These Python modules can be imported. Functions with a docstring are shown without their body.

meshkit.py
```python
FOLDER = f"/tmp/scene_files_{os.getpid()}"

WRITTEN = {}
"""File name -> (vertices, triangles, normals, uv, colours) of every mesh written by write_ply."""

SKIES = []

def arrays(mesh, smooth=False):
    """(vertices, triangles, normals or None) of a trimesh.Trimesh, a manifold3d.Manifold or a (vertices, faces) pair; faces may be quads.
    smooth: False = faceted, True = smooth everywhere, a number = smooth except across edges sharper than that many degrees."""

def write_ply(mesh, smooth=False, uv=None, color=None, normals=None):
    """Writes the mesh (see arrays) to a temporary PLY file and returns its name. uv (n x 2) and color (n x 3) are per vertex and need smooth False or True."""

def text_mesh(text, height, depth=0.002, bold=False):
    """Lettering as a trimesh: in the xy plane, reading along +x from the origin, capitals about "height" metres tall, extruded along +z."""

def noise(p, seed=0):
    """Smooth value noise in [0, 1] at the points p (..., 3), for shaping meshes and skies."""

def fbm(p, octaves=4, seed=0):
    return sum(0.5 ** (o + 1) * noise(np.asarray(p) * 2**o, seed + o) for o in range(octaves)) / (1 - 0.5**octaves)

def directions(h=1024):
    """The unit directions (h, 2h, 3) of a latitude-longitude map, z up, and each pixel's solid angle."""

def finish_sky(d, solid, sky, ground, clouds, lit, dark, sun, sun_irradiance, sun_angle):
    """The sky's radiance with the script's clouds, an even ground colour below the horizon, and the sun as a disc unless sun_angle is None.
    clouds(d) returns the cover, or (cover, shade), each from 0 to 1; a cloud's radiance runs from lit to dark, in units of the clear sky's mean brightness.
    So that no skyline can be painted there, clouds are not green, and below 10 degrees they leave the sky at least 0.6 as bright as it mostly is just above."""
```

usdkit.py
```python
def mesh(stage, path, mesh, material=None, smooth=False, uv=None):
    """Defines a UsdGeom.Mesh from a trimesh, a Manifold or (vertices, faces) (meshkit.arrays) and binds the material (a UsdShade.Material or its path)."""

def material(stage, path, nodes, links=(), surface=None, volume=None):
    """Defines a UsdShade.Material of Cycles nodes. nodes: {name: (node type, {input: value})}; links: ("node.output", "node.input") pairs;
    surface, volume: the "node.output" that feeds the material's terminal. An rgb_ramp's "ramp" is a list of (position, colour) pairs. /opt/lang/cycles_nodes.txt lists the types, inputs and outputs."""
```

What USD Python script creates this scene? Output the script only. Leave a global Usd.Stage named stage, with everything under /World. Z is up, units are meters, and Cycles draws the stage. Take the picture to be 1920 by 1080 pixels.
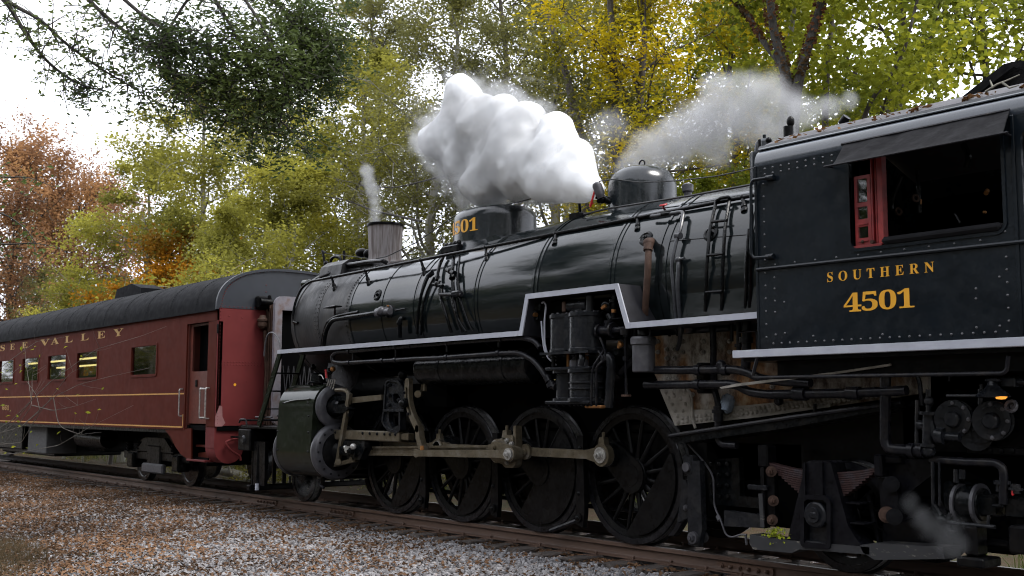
import math, random, numpy as np, trimesh, shapely
from shapely.geometry import Polygon
from shapely import affinity
import usdkit, meshkit
from pxr import Usd, UsdGeom, UsdLux, UsdShade, Gf, Sdf, Vt

# ------------------------------------------------------------------ camera, sky, sun, exposure
stage = Usd.Stage.CreateInMemory()
UsdGeom.SetStageUpAxis(stage, UsdGeom.Tokens.z)
UsdGeom.SetStageMetersPerUnit(stage, 1.0)
UsdGeom.Xform.Define(stage, '/World')
UsdGeom.Scope.Define(stage, '/World/Looks')

EYE = np.array([9.581, -10.4865, 1.5887])
YAW, PITCH, ROLL, FPX = .8851, .1048, .0019, 2133.73          # of a 1920 px wide picture
FWD = np.array([-math.sin(YAW)*math.cos(PITCH), math.cos(YAW)*math.cos(PITCH), math.sin(PITCH)])
RGT = np.array([math.cos(YAW), math.sin(YAW), 0]); UP = np.cross(RGT, FWD)
RGT, UP = RGT*math.cos(ROLL)+UP*math.sin(ROLL), UP*math.cos(ROLL)-RGT*math.sin(ROLL)
cam = UsdGeom.Camera.Define(stage, '/World/camera')
m4 = np.eye(4); m4[0, :3], m4[1, :3], m4[2, :3], m4[3, :3] = RGT, UP, -FWD, EYE
cam.AddTransformOp().Set(Gf.Matrix4d(*m4.ravel().tolist()))
cam.CreateHorizontalApertureAttr(36.0); cam.CreateVerticalApertureAttr(20.25)
cam.CreateFocalLengthAttr(36.0*FPX/1920)
cam.CreateClippingRangeAttr(Gf.Vec2f(0.1, 2000))
cam.CreateFStopAttr(2.8); cam.CreateFocusDistanceAttr(13.5)
EXPOSURE = 1.5
cam.CreateExposureAttr(EXPOSURE)

SUN_EL, SUN_AZ = math.radians(58), math.atan2(.93, .36)       # azimuth as atan2(x, y) of the direction towards the sun
dome = UsdLux.DomeLight.Define(stage, '/World/sky')
dome.CreateIntensityAttr(1.0)
dm = usdkit.material(stage, '/World/Looks/sky_overcast', {
    'sky': ('sky_texture', dict(sky_type='single_scattering', sun_disc=False, sun_elevation=SUN_EL, sun_rotation=SUN_AZ, altitude=250.0, air_density=1.0, aerosol_density=2.0)),
    'tc': ('texture_coordinate', {}),
    'mp': ('mapping', dict(scale=(1.0, 1.0, 2.2))),
    'n': ('noise_texture', dict(scale=2.4, detail=5.0, roughness=0.55)),
    'r': ('rgb_ramp', dict(ramp=[(0.0, (6.6, 7.0, 8.1)), (0.35, (7.6, 7.9, 8.8)), (0.65, (9.2, 9.4, 10.0)), (1.0, (10.2, 10.3, 10.6))])),
    'mx': ('mix_color', dict(fac=0.93, use_clamp=False)),
    'bg': ('background_shader', dict(strength=0.1)),
}, [('tc.generated', 'mp.vector'), ('mp.vector', 'n.vector'), ('n.fac', 'r.fac'), ('sky.color', 'mx.a'), ('r.color', 'mx.b'), ('mx.result', 'bg.color')], surface='bg.background')
UsdShade.MaterialBindingAPI.Apply(dome.GetPrim()).Bind(dm)
dome.GetPrim().SetCustomDataByKey('label', 'pale overcast sky behind the autumn trees'); dome.GetPrim().SetCustomDataByKey('kind', 'structure')
sun = UsdLux.DistantLight.Define(stage, '/World/sun')
sun.CreateIntensityAttr(0.4); sun.CreateAngleAttr(25.0); sun.CreateNormalizeAttr(True); sun.CreateColorAttr(Gf.Vec3f(1, .965, .92))
td = np.array([math.sin(SUN_AZ)*math.cos(SUN_EL), math.cos(SUN_AZ)*math.cos(SUN_EL), math.sin(SUN_EL)])   # towards the sun
q = Gf.Rotation(Gf.Vec3d(0, 0, 1), Gf.Vec3d(*td.tolist()))
sun.AddTransformOp().Set(Gf.Matrix4d().SetRotate(q))

# ------------------------------------------------------------------ helpers
rng = np.random.default_rng(4501)
def at(px, py, y):
    """The point of the vertical plane at depth y that the survey picture shows at pixel (px, py)."""
    d = FWD + RGT*((px-960)/FPX) + UP*((540-py)/FPX)
    return EYE + d*((y-EYE[1])/d[1])
def atx(px, py, x):
    d = FWD + RGT*((px-960)/FPX) + UP*((540-py)/FPX)
    return EYE + d*((x-EYE[0])/d[0])
def atz(px, py, z):
    d = FWD + RGT*((px-960)/FPX) + UP*((540-py)/FPX)
    return EYE + d*((z-EYE[2])/d[2])
def atd(px, py, dist):
    d = FWD + RGT*((px-960)/FPX) + UP*((540-py)/FPX)
    return EYE + d*dist
cat = trimesh.util.concatenate

USED = {}
def uname(parent, name):
    k = (parent, name); n = USED.get(k, 0); USED[k] = n+1
    return f'{parent}/{name}' if n == 0 else f'{parent}/{name}_{n:03d}'
def settags(prim, **kw):
    for k, v in kw.items():
        if v: prim.SetCustomDataByKey(k, v)
SPLIT = set('rod_oil_cup lubricator_valve pipe_block hanger_pin injector governor valve_stack check_valve sand_valve stack_casting pop_valve bracket_rod drain_cock spring_rigging underfloor_tank throttle_lever pump_column main_frame piston_rods rod_bushing valve_cap copper_line pale_air_line boiler_riser cylinder_flange awning_rod conduit_drop brass_gauge gauge_handle truck_axle pilot_truck side_sill partition front_step side_plate pilot_slat gate_bar brake_rod roof_vent sash_rail head_plate brass_plug under_boiler_gear strainer_hanger coil_spring brake_gear guide_yoke_arm step_rail frame_rib far_rib truck_sheet buffer_beam tie_plate blowdown_pipe ladder_rail seam_cover backhead grab_iron cooling_fin base_flange'.split())
class Thing:
    """An Xform at the thing's base; parts are given in world coordinates."""
    def __init__(s, name, label=None, category=None, loc=(0, 0, 0), group=None, kind=None, rotz=0, parent='/World', cls=False):
        s.path = uname(parent, name); s.loc = np.array(loc, float)
        x = UsdGeom.Xform.Define(stage, s.path); x.AddTranslateOp().Set(Gf.Vec3d(*s.loc.tolist()))
        s.prim = x.GetPrim()
        settags(s.prim, label=label, category=category, group=group, kind=kind)
    def add(s, name, mesh, mat, smooth=35, label=None, kind=None, under=None):
        if 'rivets' in name or 'bolts' in name: smooth = 75
        path = uname(under.GetPath().pathString if under is not None else s.path, name)
        if isinstance(mesh, list) and name in SPLIT:          # separate pieces: a part each
            return [s.add(name, m, mat, smooth, label, kind, under) for m in mesh][0]
        if isinstance(mesh, list): mesh = cat(mesh)
        mesh = mesh.copy(); mesh.apply_translation(-s.loc)
        p = usdkit.mesh(stage, path, mesh, mat, smooth=smooth).GetPrim()
        settags(p, label=label, kind=kind)
        return p
def single(name, mesh, mat, label=None, category=None, group=None, kind=None, smooth=35):
    path = uname('/World', name)
    if isinstance(mesh, list): mesh = cat(mesh)
    p = usdkit.mesh(stage, path, mesh, mat, smooth=smooth).GetPrim()
    settags(p, label=label, category=category, group=group, kind=kind)
    return p
def copy_of(src, name, loc, rotz=0, scale=(1, 1, 1), label=None, category=None, group=None, tilt=(0, 0)):
    path = uname('/World', name)
    x = UsdGeom.Xform.Define(stage, path)
    x.AddTranslateOp().Set(Gf.Vec3d(*map(float, loc))); x.AddRotateXYZOp().Set(Gf.Vec3f(float(tilt[0]), float(tilt[1]), float(math.degrees(rotz)))); x.AddScaleOp().Set(Gf.Vec3f(*map(float, scale)))
    p = x.GetPrim(); p.GetReferences().AddInternalReference(src); p.SetInstanceable(True)
    settags(p, label=label, category=category, group=group)
    return p

def rot_to(d):
    d = np.asarray(d, float); d = d/np.linalg.norm(d)
    return trimesh.geometry.align_vectors([0, 0, 1], d)
def box(x0, x1, y0, y1, z0, z1):
    b = trimesh.creation.box(extents=(abs(x1-x0), abs(y1-y0), abs(z1-z0))); b.apply_translation(((x0+x1)/2, (y0+y1)/2, (z0+z1)/2)); return b
def bbox(x0, x1, y0, y1, z0, z1, r=.012):
    """A box with chamfered edges (hull of three shrunken boxes)."""
    r = min(r, abs(x1-x0)*.4, abs(y1-y0)*.4, abs(z1-z0)*.4)
    pts = []
    for sx in (0, 1):
        for sy in (0, 1):
            for sz in (0, 1):
                X, Y, Z = (x0, x1)[sx], (y0, y1)[sy], (z0, z1)[sz]
                dx, dy, dz = (r if sx == 0 else -r)*np.sign(x1-x0), (r if sy == 0 else -r)*np.sign(y1-y0), (r if sz == 0 else -r)*np.sign(z1-z0)
                pts += [(X, Y+dy, Z+dz), (X+dx, Y, Z+dz), (X+dx, Y+dy, Z)]
    return trimesh.convex.convex_hull(np.array(pts))
def cyl(p0, p1, r, n=20, r1=None, cap=True):
    p0, p1 = np.asarray(p0, float), np.asarray(p1, float); L = np.linalg.norm(p1-p0); r1 = r if r1 is None else r1
    t = np.linspace(0, 2*np.pi, n, endpoint=False); c, s_ = np.cos(t), np.sin(t)
    v = np.vstack([np.stack([r*c, r*s_, 0*t], 1), np.stack([r1*c, r1*s_, 0*t+L], 1), [[0, 0, 0], [0, 0, L]]])
    i = np.arange(n); j = (i+1) % n
    f = np.vstack([np.stack([i, j, n+j], 1), np.stack([i, n+j, n+i], 1)])
    if cap: f = np.vstack([f, np.stack([j, i, 0*i+2*n], 1), np.stack([n+i, n+j, 0*i+2*n+1], 1)])
    m = trimesh.Trimesh(v, f, process=False); m.apply_transform(rot_to(p1-p0)); m.apply_translation(p0); return m
def lathe(prof, origin=(0, 0, 0), axis=(0, 0, 1), n=40, squash=None):
    """prof: (radius, height) pairs."""
    prof = np.array(prof, float); t = np.linspace(0, 2*np.pi, n, endpoint=False)
    v = np.array([[r*np.cos(a), r*np.sin(a), h] for r, h in prof for a in t]); k = len(prof)
    f = []
    for q_ in range(k-1):
        i = np.arange(n); j = (i+1) % n; a, b = q_*n, (q_+1)*n
        f += [np.stack([a+i, a+j, b+j], 1), np.stack([a+i, b+j, b+i], 1)]
    m = trimesh.Trimesh(v, np.vstack(f), process=False)
    if squash is not None: m.vertices *= squash
    m.apply_transform(rot_to(axis)); m.apply_translation(origin); return m
def fillet(pts, r):
    """A polyline with its corners rounded to radius r."""
    pts = [np.asarray(p, float) for p in pts]; out = [pts[0]]
    for a, b, c in zip(pts, pts[1:], pts[2:]):
        u, w = a-b, c-b; lu, lw = np.linalg.norm(u), np.linalg.norm(w)
        k = min(r, lu*.48, lw*.48); p, q_ = b+u/lu*k, b+w/lw*k
        for t in np.linspace(0, 1, 6): out.append((1-t)**2*p+2*t*(1-t)*b+t*t*q_)
    out.append(pts[-1]); return np.array(out)
def tube(pts, r, n=10, bend=.08, r1=None, closed=False):
    P = fillet(pts, bend) if bend else np.array(pts, float)
    keep = [0]+[i for i in range(1, len(P)) if np.linalg.norm(P[i]-P[i-1]) > 1e-6]; P = P[keep]
    T = np.gradient(P, axis=0); T /= np.linalg.norm(T, axis=1)[:, None]
    ref = np.array([0, 0, 1.0]) if abs(T[0][2]) < .9 else np.array([1.0, 0, 0])
    N = np.cross(T[0], ref); N /= np.linalg.norm(N); rows = []
    t = np.linspace(0, 2*np.pi, n, endpoint=False)
    R = np.full(len(P), r) if r1 is None else np.linspace(r, r1, len(P))
    for p, tt, rr in zip(P, T, R):
        N = N-tt*(N@tt); N /= np.linalg.norm(N); B = np.cross(tt, N)
        rows.append(p+rr*(np.cos(t)[:, None]*N+np.sin(t)[:, None]*B))
    k = len(P); v = np.vstack(rows+[P[:1], P[-1:]]); f = []
    i = np.arange(n); j = (i+1) % n
    for q_ in range(k-1):
        a, b = q_*n, (q_+1)*n; f += [np.stack([a+i, a+j, b+j], 1), np.stack([a+i, b+j, b+i], 1)]
    f += [np.stack([j, i, 0*i+k*n], 1), np.stack([(k-1)*n+i, (k-1)*n+j, 0*i+k*n+1], 1)]
    return trimesh.Trimesh(v, np.vstack(f), process=False)
def extr(poly, y0, y1):
    """A polygon in x, z extruded from y0 to y1."""
    if not isinstance(poly, (Polygon, shapely.MultiPolygon)): poly = Polygon(poly)
    if not poly.is_valid: poly = poly.buffer(0)
    gs = getattr(poly, 'geoms', [poly]); out = []
    for g in gs:
        m = trimesh.creation.extrude_polygon(g, abs(y1-y0), engine='earcut')
        v = m.vertices.copy(); m.vertices = np.stack([v[:, 0], max(y0, y1)-v[:, 2], v[:, 1]], 1); out.append(m)
    return cat(out)
def extx(poly, x0, x1):
    """A polygon in y, z extruded from x0 to x1."""
    if not isinstance(poly, (Polygon, shapely.MultiPolygon)): poly = Polygon(poly)
    if not poly.is_valid: poly = poly.buffer(0)
    out = []
    for g in getattr(poly, 'geoms', [poly]):
        m = trimesh.creation.extrude_polygon(g, abs(x1-x0), engine='earcut')
        v = m.vertices.copy(); m.vertices = np.stack([v[:, 2]+min(x0, x1), v[:, 0], v[:, 1]], 1); out.append(m)
    return cat(out)
def sheetpoly(poly, y):
    """A flat single-sided pane in x, z at depth y, facing the camera's side."""
    v, f = trimesh.creation.triangulate_polygon(poly, engine='earcut'); v3 = np.stack([v[:, 0], 0*v[:, 0]+y, v[:, 1]], 1)
    m = trimesh.Trimesh(v3, f, process=False)
    if m.face_normals[0][1] > 0: m.faces = m.faces[:, ::-1]
    return trimesh.Trimesh(v3, m.faces, process=False)
def rrect(x0, x1, z0, z1, r):
    return shapely.box(x0+r, z0+r, x1-r, z1-r).buffer(r, quad_segs=5)
def disc(x, z, r, q=8): return shapely.Point(x, z).buffer(r, quad_segs=q)
def slab(a, b, w):
    """A straight bar outline in x, z from a to b."""
    return shapely.LineString([a, b]).buffer(w/2, cap_style='flat')
def ball(c, r, sub=1, sq=(1, 1, 1)):
    m = trimesh.creation.icosphere(subdivisions=sub, radius=r); m.vertices *= sq; m.apply_translation(c); return m
def rivets(pts, nrm, r=.012):
    """Low domes on a surface: one mesh."""
    t = np.linspace(0, 2*np.pi, 6, endpoint=False); v, f = [], []
    nrm = np.broadcast_to(np.asarray(nrm, float), (len(pts), 3))
    for p, nn in zip(pts, nrm):
        R = rot_to(nn)[:3, :3]
        ring = [(r*np.cos(a), r*np.sin(a), -.002) for a in t]+[(.82*r*np.cos(a), .82*r*np.sin(a), .5*r) for a in t]+[(0, 0, .9*r)]
        base = sum(len(x) for x in v); v.append(np.array(ring)@R.T+p)
        for i in range(6):
            j = (i+1) % 6; f += [(base+i, base+j, base+6+j), (base+i, base+6+j, base+6+i), (base+6+i, base+6+j, base+12)]
    return trimesh.Trimesh(np.vstack(v), np.array(f), process=False)
def hexnut(c, axis, r=.03, h=.03): 
    a = np.asarray(axis, float); a /= np.linalg.norm(a); c = np.asarray(c, float)
    return cat([cyl(c, c+a*h, r, 6), cyl(c+a*h, c+a*h*1.6, r*.55, 8)])

GLYPHS = {"S":[116,[[[13,-1,13,49,19,49,24,31,32,17,36,13,46,8,53,6,64,6,70,8,78,13,83,24,82,35,75,45,36,65,28,71,20,80,15,93,15,109,20,123,30,134,43,140,63,141,91,135,95,138,95,141,101,141,101,97,96,97,91,112,85,121,78,128,69,133,62,135,53,135,44,132,38,126,36,121,36,111,38,105,44,99,56,92,87,78,94,73,102,64,107,49,107,35,102,20,88,6,72,0,49,-1,28,5,23,5,20,4,18,-1]]]],"O":[156,[[[8,63,8,77,11,93,21,113,31,124,42,132,59,139,70,141,88,141,102,138,115,132,125,125,132,118,139,108,145,95,148,82,147,53,142,38,134,25,123,14,116,9,101,2,86,-1,69,-1,55,2,40,9,33,14,24,23,17,33,11,47],[43,61,45,44,49,30,55,18,63,10,74,6,83,6,93,9,102,17,107,27,111,41,113,57,113,82,111,97,107,111,102,121,96,128,86,133,73,134,63,131,55,124,49,112,45,98,43,80]]]],"U":[147,[[[4,133,4,138,72,138,71,133,66,133,57,130,54,123,54,35,56,26,59,19,65,13,76,9,88,9,103,14,110,21,115,33,117,44,117,120,113,130,104,133,98,133,98,138,141,138,141,133,130,130,126,122,125,39,123,30,118,18,109,8,100,3,90,0,64,-1,46,3,37,8,31,14,25,25,22,38,22,120,18,130,10,133]]]],"T":[126,[[[3,95,3,136,122,136,122,95,117,95,114,109,110,117,104,123,92,128,87,129,78,128,78,22,79,15,80,11,84,7,91,5,98,5,98,0,27,0,27,5,33,5,42,8,46,16,46,129,34,128,22,123,16,117,11,108,9,95]]]],"H":[156,[[[5,0,5,5,10,5,17,7,20,10,22,16,22,119,20,125,17,128,10,130,5,130,5,135,72,135,72,130,62,129,55,122,54,117,54,76,55,75,102,75,102,118,101,122,94,129,84,130,84,135,151,135,151,130,146,130,139,128,136,125,134,119,134,17,136,10,139,7,146,5,151,5,151,0,84,0,84,5,90,5,97,7,101,14,102,19,102,65,101,66,54,65,54,19,55,14,59,7,66,5,72,5,72,0]]]],"E":[132,[[[4,0,4,5,11,5,17,7,21,11,22,15,22,119,20,125,16,129,5,130,5,135,119,135,119,95,114,95,111,108,107,116,102,121,93,125,79,128,62,128,56,126,54,118,54,73,63,73,75,77,82,86,86,102,91,102,91,35,85,36,83,50,80,57,75,62,67,65,55,66,54,18,56,11,58,9,63,8,78,8,90,10,101,14,107,18,117,30,122,42,128,42,120,0]]]],"R":[141,[[[5,0,5,5,10,5,17,7,20,10,22,16,22,119,20,125,17,128,5,130,5,135,87,134,105,129,116,122,120,117,124,106,123,88,115,76,106,70,95,67,95,65,129,13,136,6,143,5,143,0,100,0,66,55,59,63,54,62,54,19,55,14,59,7,66,5,72,5,72,0],[55,124,54,119,54,70,67,69,75,71,80,73,86,79,89,86,90,108,88,115,82,124,72,128,58,127]]]],"N":[147,[[[5,0,5,5,15,6,21,10,23,21,23,114,11,129,5,130,5,135,47,135,115,52,116,53,116,120,115,124,111,128,99,130,99,135,143,135,143,130,137,130,130,128,126,120,126,-3,120,-3,115,2,39,96,33,101,32,100,32,16,35,8,44,5,50,5,50,0]]]],"V":[127,[[[-4,130,-4,135,63,135,63,130,56,130,48,128,46,126,45,121,75,46,77,44,80,49,92,83,96,91,106,121,105,126,103,128,96,130,89,130,89,135,132,135,132,130,125,129,120,126,113,112,69,-4,63,-4,60,2,9,122,5,127]]]],"A":[130,[[[-3,0,-3,5,6,7,14,19,59,134,62,139,66,139,74,123,114,26,123,8,129,5,132,5,132,0,68,0,68,5,78,6,84,11,84,17,82,23,77,36,74,40,31,40,24,23,22,13,24,8,28,6,38,5,38,0],[51,91,34,49,35,48,71,49,71,51,53,92]]]],"L":[127,[[[5,0,5,5,17,7,20,10,22,17,22,119,20,125,17,128,10,130,5,130,5,135,74,135,74,130,67,130,58,127,54,117,54,19,55,14,57,10,63,8,79,8,95,12,103,16,112,25,118,36,121,45,127,46,120,0]]]],"Y":[127,[[[-4,130,-4,135,62,135,62,130,54,130,47,127,47,120,68,77,74,68,99,107,104,119,104,122,102,127,94,130,88,130,88,135,131,135,131,130,122,127,116,120,80,60,80,16,82,10,85,7,92,5,98,5,98,0,30,0,30,5,36,5,43,7,47,14,48,19,48,52,10,122,4,128]]]],"4":[112,[[[3,37,3,51,33,98,58,142,59,143,87,143,87,51,88,50,108,50,108,37,87,37,87,22,88,17,92,13,99,11,106,11,106,0,36,0,36,11,46,11,56,15,58,21,58,37],[18,51,19,50,58,50,59,118,56,117,50,104]]]],"5":[112,[[[8,19,9,31,17,37,24,37,26,26,31,18,40,14,55,15,60,17,66,23,70,34,71,43,70,55,68,61,65,67,59,72,49,75,36,75,20,71,12,75,18,143,94,143,95,107,84,107,81,118,76,121,32,121,28,90,29,86,41,88,59,88,70,86,84,80,95,70,99,62,101,54,101,36,98,25,94,18,85,9,71,2,57,-1,39,-1,28,1,17,6,11,12]]]],"0":[112,[[[7,56,7,88,9,102,13,116,18,126,26,135,36,141,43,143,64,144,73,142,81,138,91,129,98,117,103,100,105,85,105,59,103,44,99,29,93,17,85,8,75,2,64,-1,48,-1,32,4,23,11,14,25,10,37],[38,50,41,28,46,16,54,12,59,12,64,14,69,22,73,41,74,90,72,110,69,121,64,129,59,131,54,131,47,128,44,124,41,115,38,93]]]],"1":[112,[[[8,116,9,118,12,118,29,125,53,143,76,143,76,18,78,13,83,11,102,11,102,0,19,0,19,11,39,11,44,14,46,20,46,120,44,121,30,106,24,103,14,104,9,111]]]],"6":[112,[[[9,54,9,78,14,104,24,124,35,135,46,141,58,144,82,143,92,139,97,135,101,128,101,118,96,111,85,107,77,107,76,121,73,128,70,131,61,132,53,129,48,124,43,114,39,100,37,84,37,82,39,82,47,86,56,88,77,87,89,82,94,78,100,70,103,63,105,53,104,34,98,18,87,6,79,2,67,-1,51,-1,35,4,23,14,17,23,12,36],[37,57,39,39,45,21,54,13,62,12,67,14,73,23,76,38,75,58,71,69,66,74,61,76,51,75,42,71,37,66]]]]}
def word(text, height, x0, x1, z0, y, depth=.004, wide=None):
    """Roman capitals from x0 to x1 on the plane y, facing -y; one mesh per letter."""
    adv = [GLYPHS[c][0] if c != ' ' else 60 for c in text]; s = height/137.0
    track = 0 if len(text) == 1 else ((x1-x0)-sum(adv)*s*(wide or 1))/(len(text)-1)
    x = x0; out = []
    for c, a in zip(text, adv):
        if c != ' ':
            ms = []
            for g in GLYPHS[c][1]:
                rings = [np.array(r).reshape(-1, 2)*s*((wide or 1), 1)+(x, z0) for r in g]
                ms.append(extr(Polygon(rings[0], rings[1:]), y, y-depth))
            out.append((c, cat(ms)))
        x += a*s*(wide or 1)+track
    return out
# ------------------------------------------------------------------ materials
LK = '/World/Looks/'
def pbr(name, base, rough=.5, metal=0.0, var=.25, scale=6.0, bump=0.0, bscale=40.0, coat=0.0, rvar=.1, tint=None, spec=.5, stretch=(1, 1, 1), bdist=.01, coatr=.06):
    """A painted or bare surface whose tone, gloss and relief wander with position."""
    b = np.array(base, float); lo = b*(1-var); hi = np.array(tint, float) if tint is not None else b*(1+var)
    nodes = {'g': ('geometry', {}), 'mp': ('mapping', dict(scale=stretch)), 'n': ('noise_texture', dict(scale=scale, detail=5.0, roughness=.6)),
             'r': ('rgb_ramp', dict(ramp=[(.3, lo), (.5, b), (.72, hi)])),
             'n2': ('noise_texture', dict(scale=scale*2.7, detail=4.0, roughness=.65)),
             'rr': ('map_range', dict(from_min=.3, from_max=.7, to_min=max(rough-rvar, .03), to_max=min(rough+rvar, 1), clamp=True)),
             'p': ('principled_bsdf', dict(metallic=metal, coat_weight=coat, coat_roughness=coatr, specular_ior_level=spec))}
    links = [('g.position', 'mp.vector'), ('mp.vector', 'n.vector'), ('mp.vector', 'n2.vector'), ('n.fac', 'r.fac'), ('r.color', 'p.base_color'), ('n2.fac', 'rr.value'), ('rr.result', 'p.roughness')]
    if bump:
        nodes['nb'] = ('noise_texture', dict(scale=bscale, detail=3.0)); nodes['bp'] = ('bump', dict(strength=bump, distance=bdist))
        links += [('mp.vector', 'nb.vector'), ('nb.fac', 'bp.height'), ('bp.normal', 'p.normal')]
    return usdkit.material(stage, LK+name, nodes, links, surface='p.BSDF')
M = {}
M['jacket'] = pbr('boiler_black', (.0028, .0038, .0041), .12, var=.3, scale=3, bump=.16, bscale=2.4, rvar=.07, stretch=(.3, 1, 1.8), bdist=.03, spec=.42)
M['cab'] = pbr('cab_black', (.0026, .0038, .0052), .22, var=.25, scale=2.2, bump=.5, bscale=1.7, rvar=.09, bdist=.045, spec=.24)
M['dome'] = pbr('dome_black', (.0030, .0042, .0052), .2, var=.2, scale=3, bump=.08, bscale=3, rvar=.06, coat=.0, bdist=.02)
M['graphite'] = pbr('smokebox_graphite', (.017, .017, .018), .45, spec=.25, var=.45, scale=2.6, bump=.3, bscale=30, rvar=.12, tint=(.046, .043, .040), stretch=(1, 1, .35))
M['under'] = pbr('underframe_black', (.0016, .0016, .0019), .30, spec=.10, var=.4, scale=5, bump=.3, bscale=25, tint=(.006, .0052, .0046))
M['oily'] = pbr('oily_black', (.0013, .0016, .0019), .20, spec=.14, var=.4, scale=6, bump=.3, bscale=22, rvar=.14, tint=(.0075, .007, .0066))
M['pipe'] = pbr('pipe_black', (.0042, .0042, .0054), .26, spec=.16, var=.35, scale=9, bump=.2, bscale=40, tint=(.013, .0112, .010))
M['hose'] = pbr('dark_hose', (.018, .019, .022), .35, var=.3, scale=9)
M['steel'] = pbr('oiled_rod_steel', (.105, .086, .057), .38, metal=.7, var=.35, scale=7, bump=.15, bscale=60, tint=(.15, .135, .11))
M['bright'] = pbr('bright_steel', (.36, .35, .33), .32, metal=.8, var=.3, scale=10)
M['castgrey'] = pbr('worn_grey_casting', (.042, .041, .046), .42, metal=.3, var=.4, scale=7, bump=.25, bscale=50, tint=(.075, .073, .076))
M['pumpgrey'] = pbr('pump_grey_black', (.0055, .006, .0072), .22, spec=.2, var=.4, scale=7, bump=.25, bscale=40, tint=(.017, .0165, .0165))
M['olive'] = pbr('dark_olive_cover', (.0040, .0052, .0030), .15, spec=.28, var=.3, scale=3, bump=.06, bscale=3, rvar=.05, bdist=.02)
M['trim'] = pbr('running_board_white', (.29, .30, .34), .5, var=.08, scale=5, bump=.1, bscale=30, tint=(.34, .35, .38))
M['gold'] = pbr('gold_lettering', (.56, .265, .008), .5, var=.06, scale=9)
M['goldline'] = pbr('gold_stripe', (.40, .20, .04), .5, var=.15, scale=9)
M['coachgold'] = pbr('faded_gold_lettering', (.34, .20, .05), .55, var=.15, scale=9)
M['red'] = pbr('red_sash_paint', (.15, .008, .009), .45, var=.25, scale=8, bump=.1, bscale=40, tint=(.23, .018, .016))
M['valvered'] = pbr('red_valve_handle', (.33, .012, .014), .4, var=.15, scale=8)
M['canvas'] = pbr('black_canvas', (.008, .008, .0092), .85, spec=.12, var=.25, scale=4, bump=.4, bscale=7, bdist=.03)
M['roofgrey'] = pbr('cab_roof_grey', (.05, .048, .055), .6, var=.2, scale=4, bump=.2, bscale=25)
M['cablight'] = pbr('cab_gutter_paint', (.016, .019, .024), .2, var=.2, scale=3, rvar=.06, coat=.4)
M['maroon'] = pbr('coach_maroon', (.064, .0125, .0075), .62, spec=.05, var=.16, scale=2.0, bump=.12, bscale=3.0, rvar=.08, bdist=.02, tint=(.070, .0135, .0082))
M['maroonend'] = pbr('coach_end_red', (.098, .0165, .0165), .6, spec=.15, var=.18, scale=2.0, bump=.1, bscale=3.0, tint=(.108, .0195, .019), bdist=.02)
M['vest'] = pbr('vestibule_door_red', (.060, .012, .007), .45, var=.2, scale=3)
M['coachroof'] = pbr('coach_roof_black', (.0030, .0034, .0046), .78, spec=.10, var=.3, scale=3, bump=.25, bscale=4, rvar=.1, bdist=.03)
M['deck'] = pbr('deck_grey', (.016, .016, .019), .55, spec=.2, var=.25, scale=5, bump=.15, bscale=30)
M['rivet'] = pbr('glossy_rivet', (.02, .021, .023), .22, var=.1, spec=.8, coat=.5, rvar=.03)
M['coachend'] = pbr('coach_end_slate', (.011, .0135, .019), .48, var=.2, scale=3)
M['rustbrown'] = pbr('rusty_brown', (.042, .023, .016), .7, spec=.2, var=.45, scale=8, bump=.4, bscale=40, tint=(.07, .042, .03))
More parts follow.
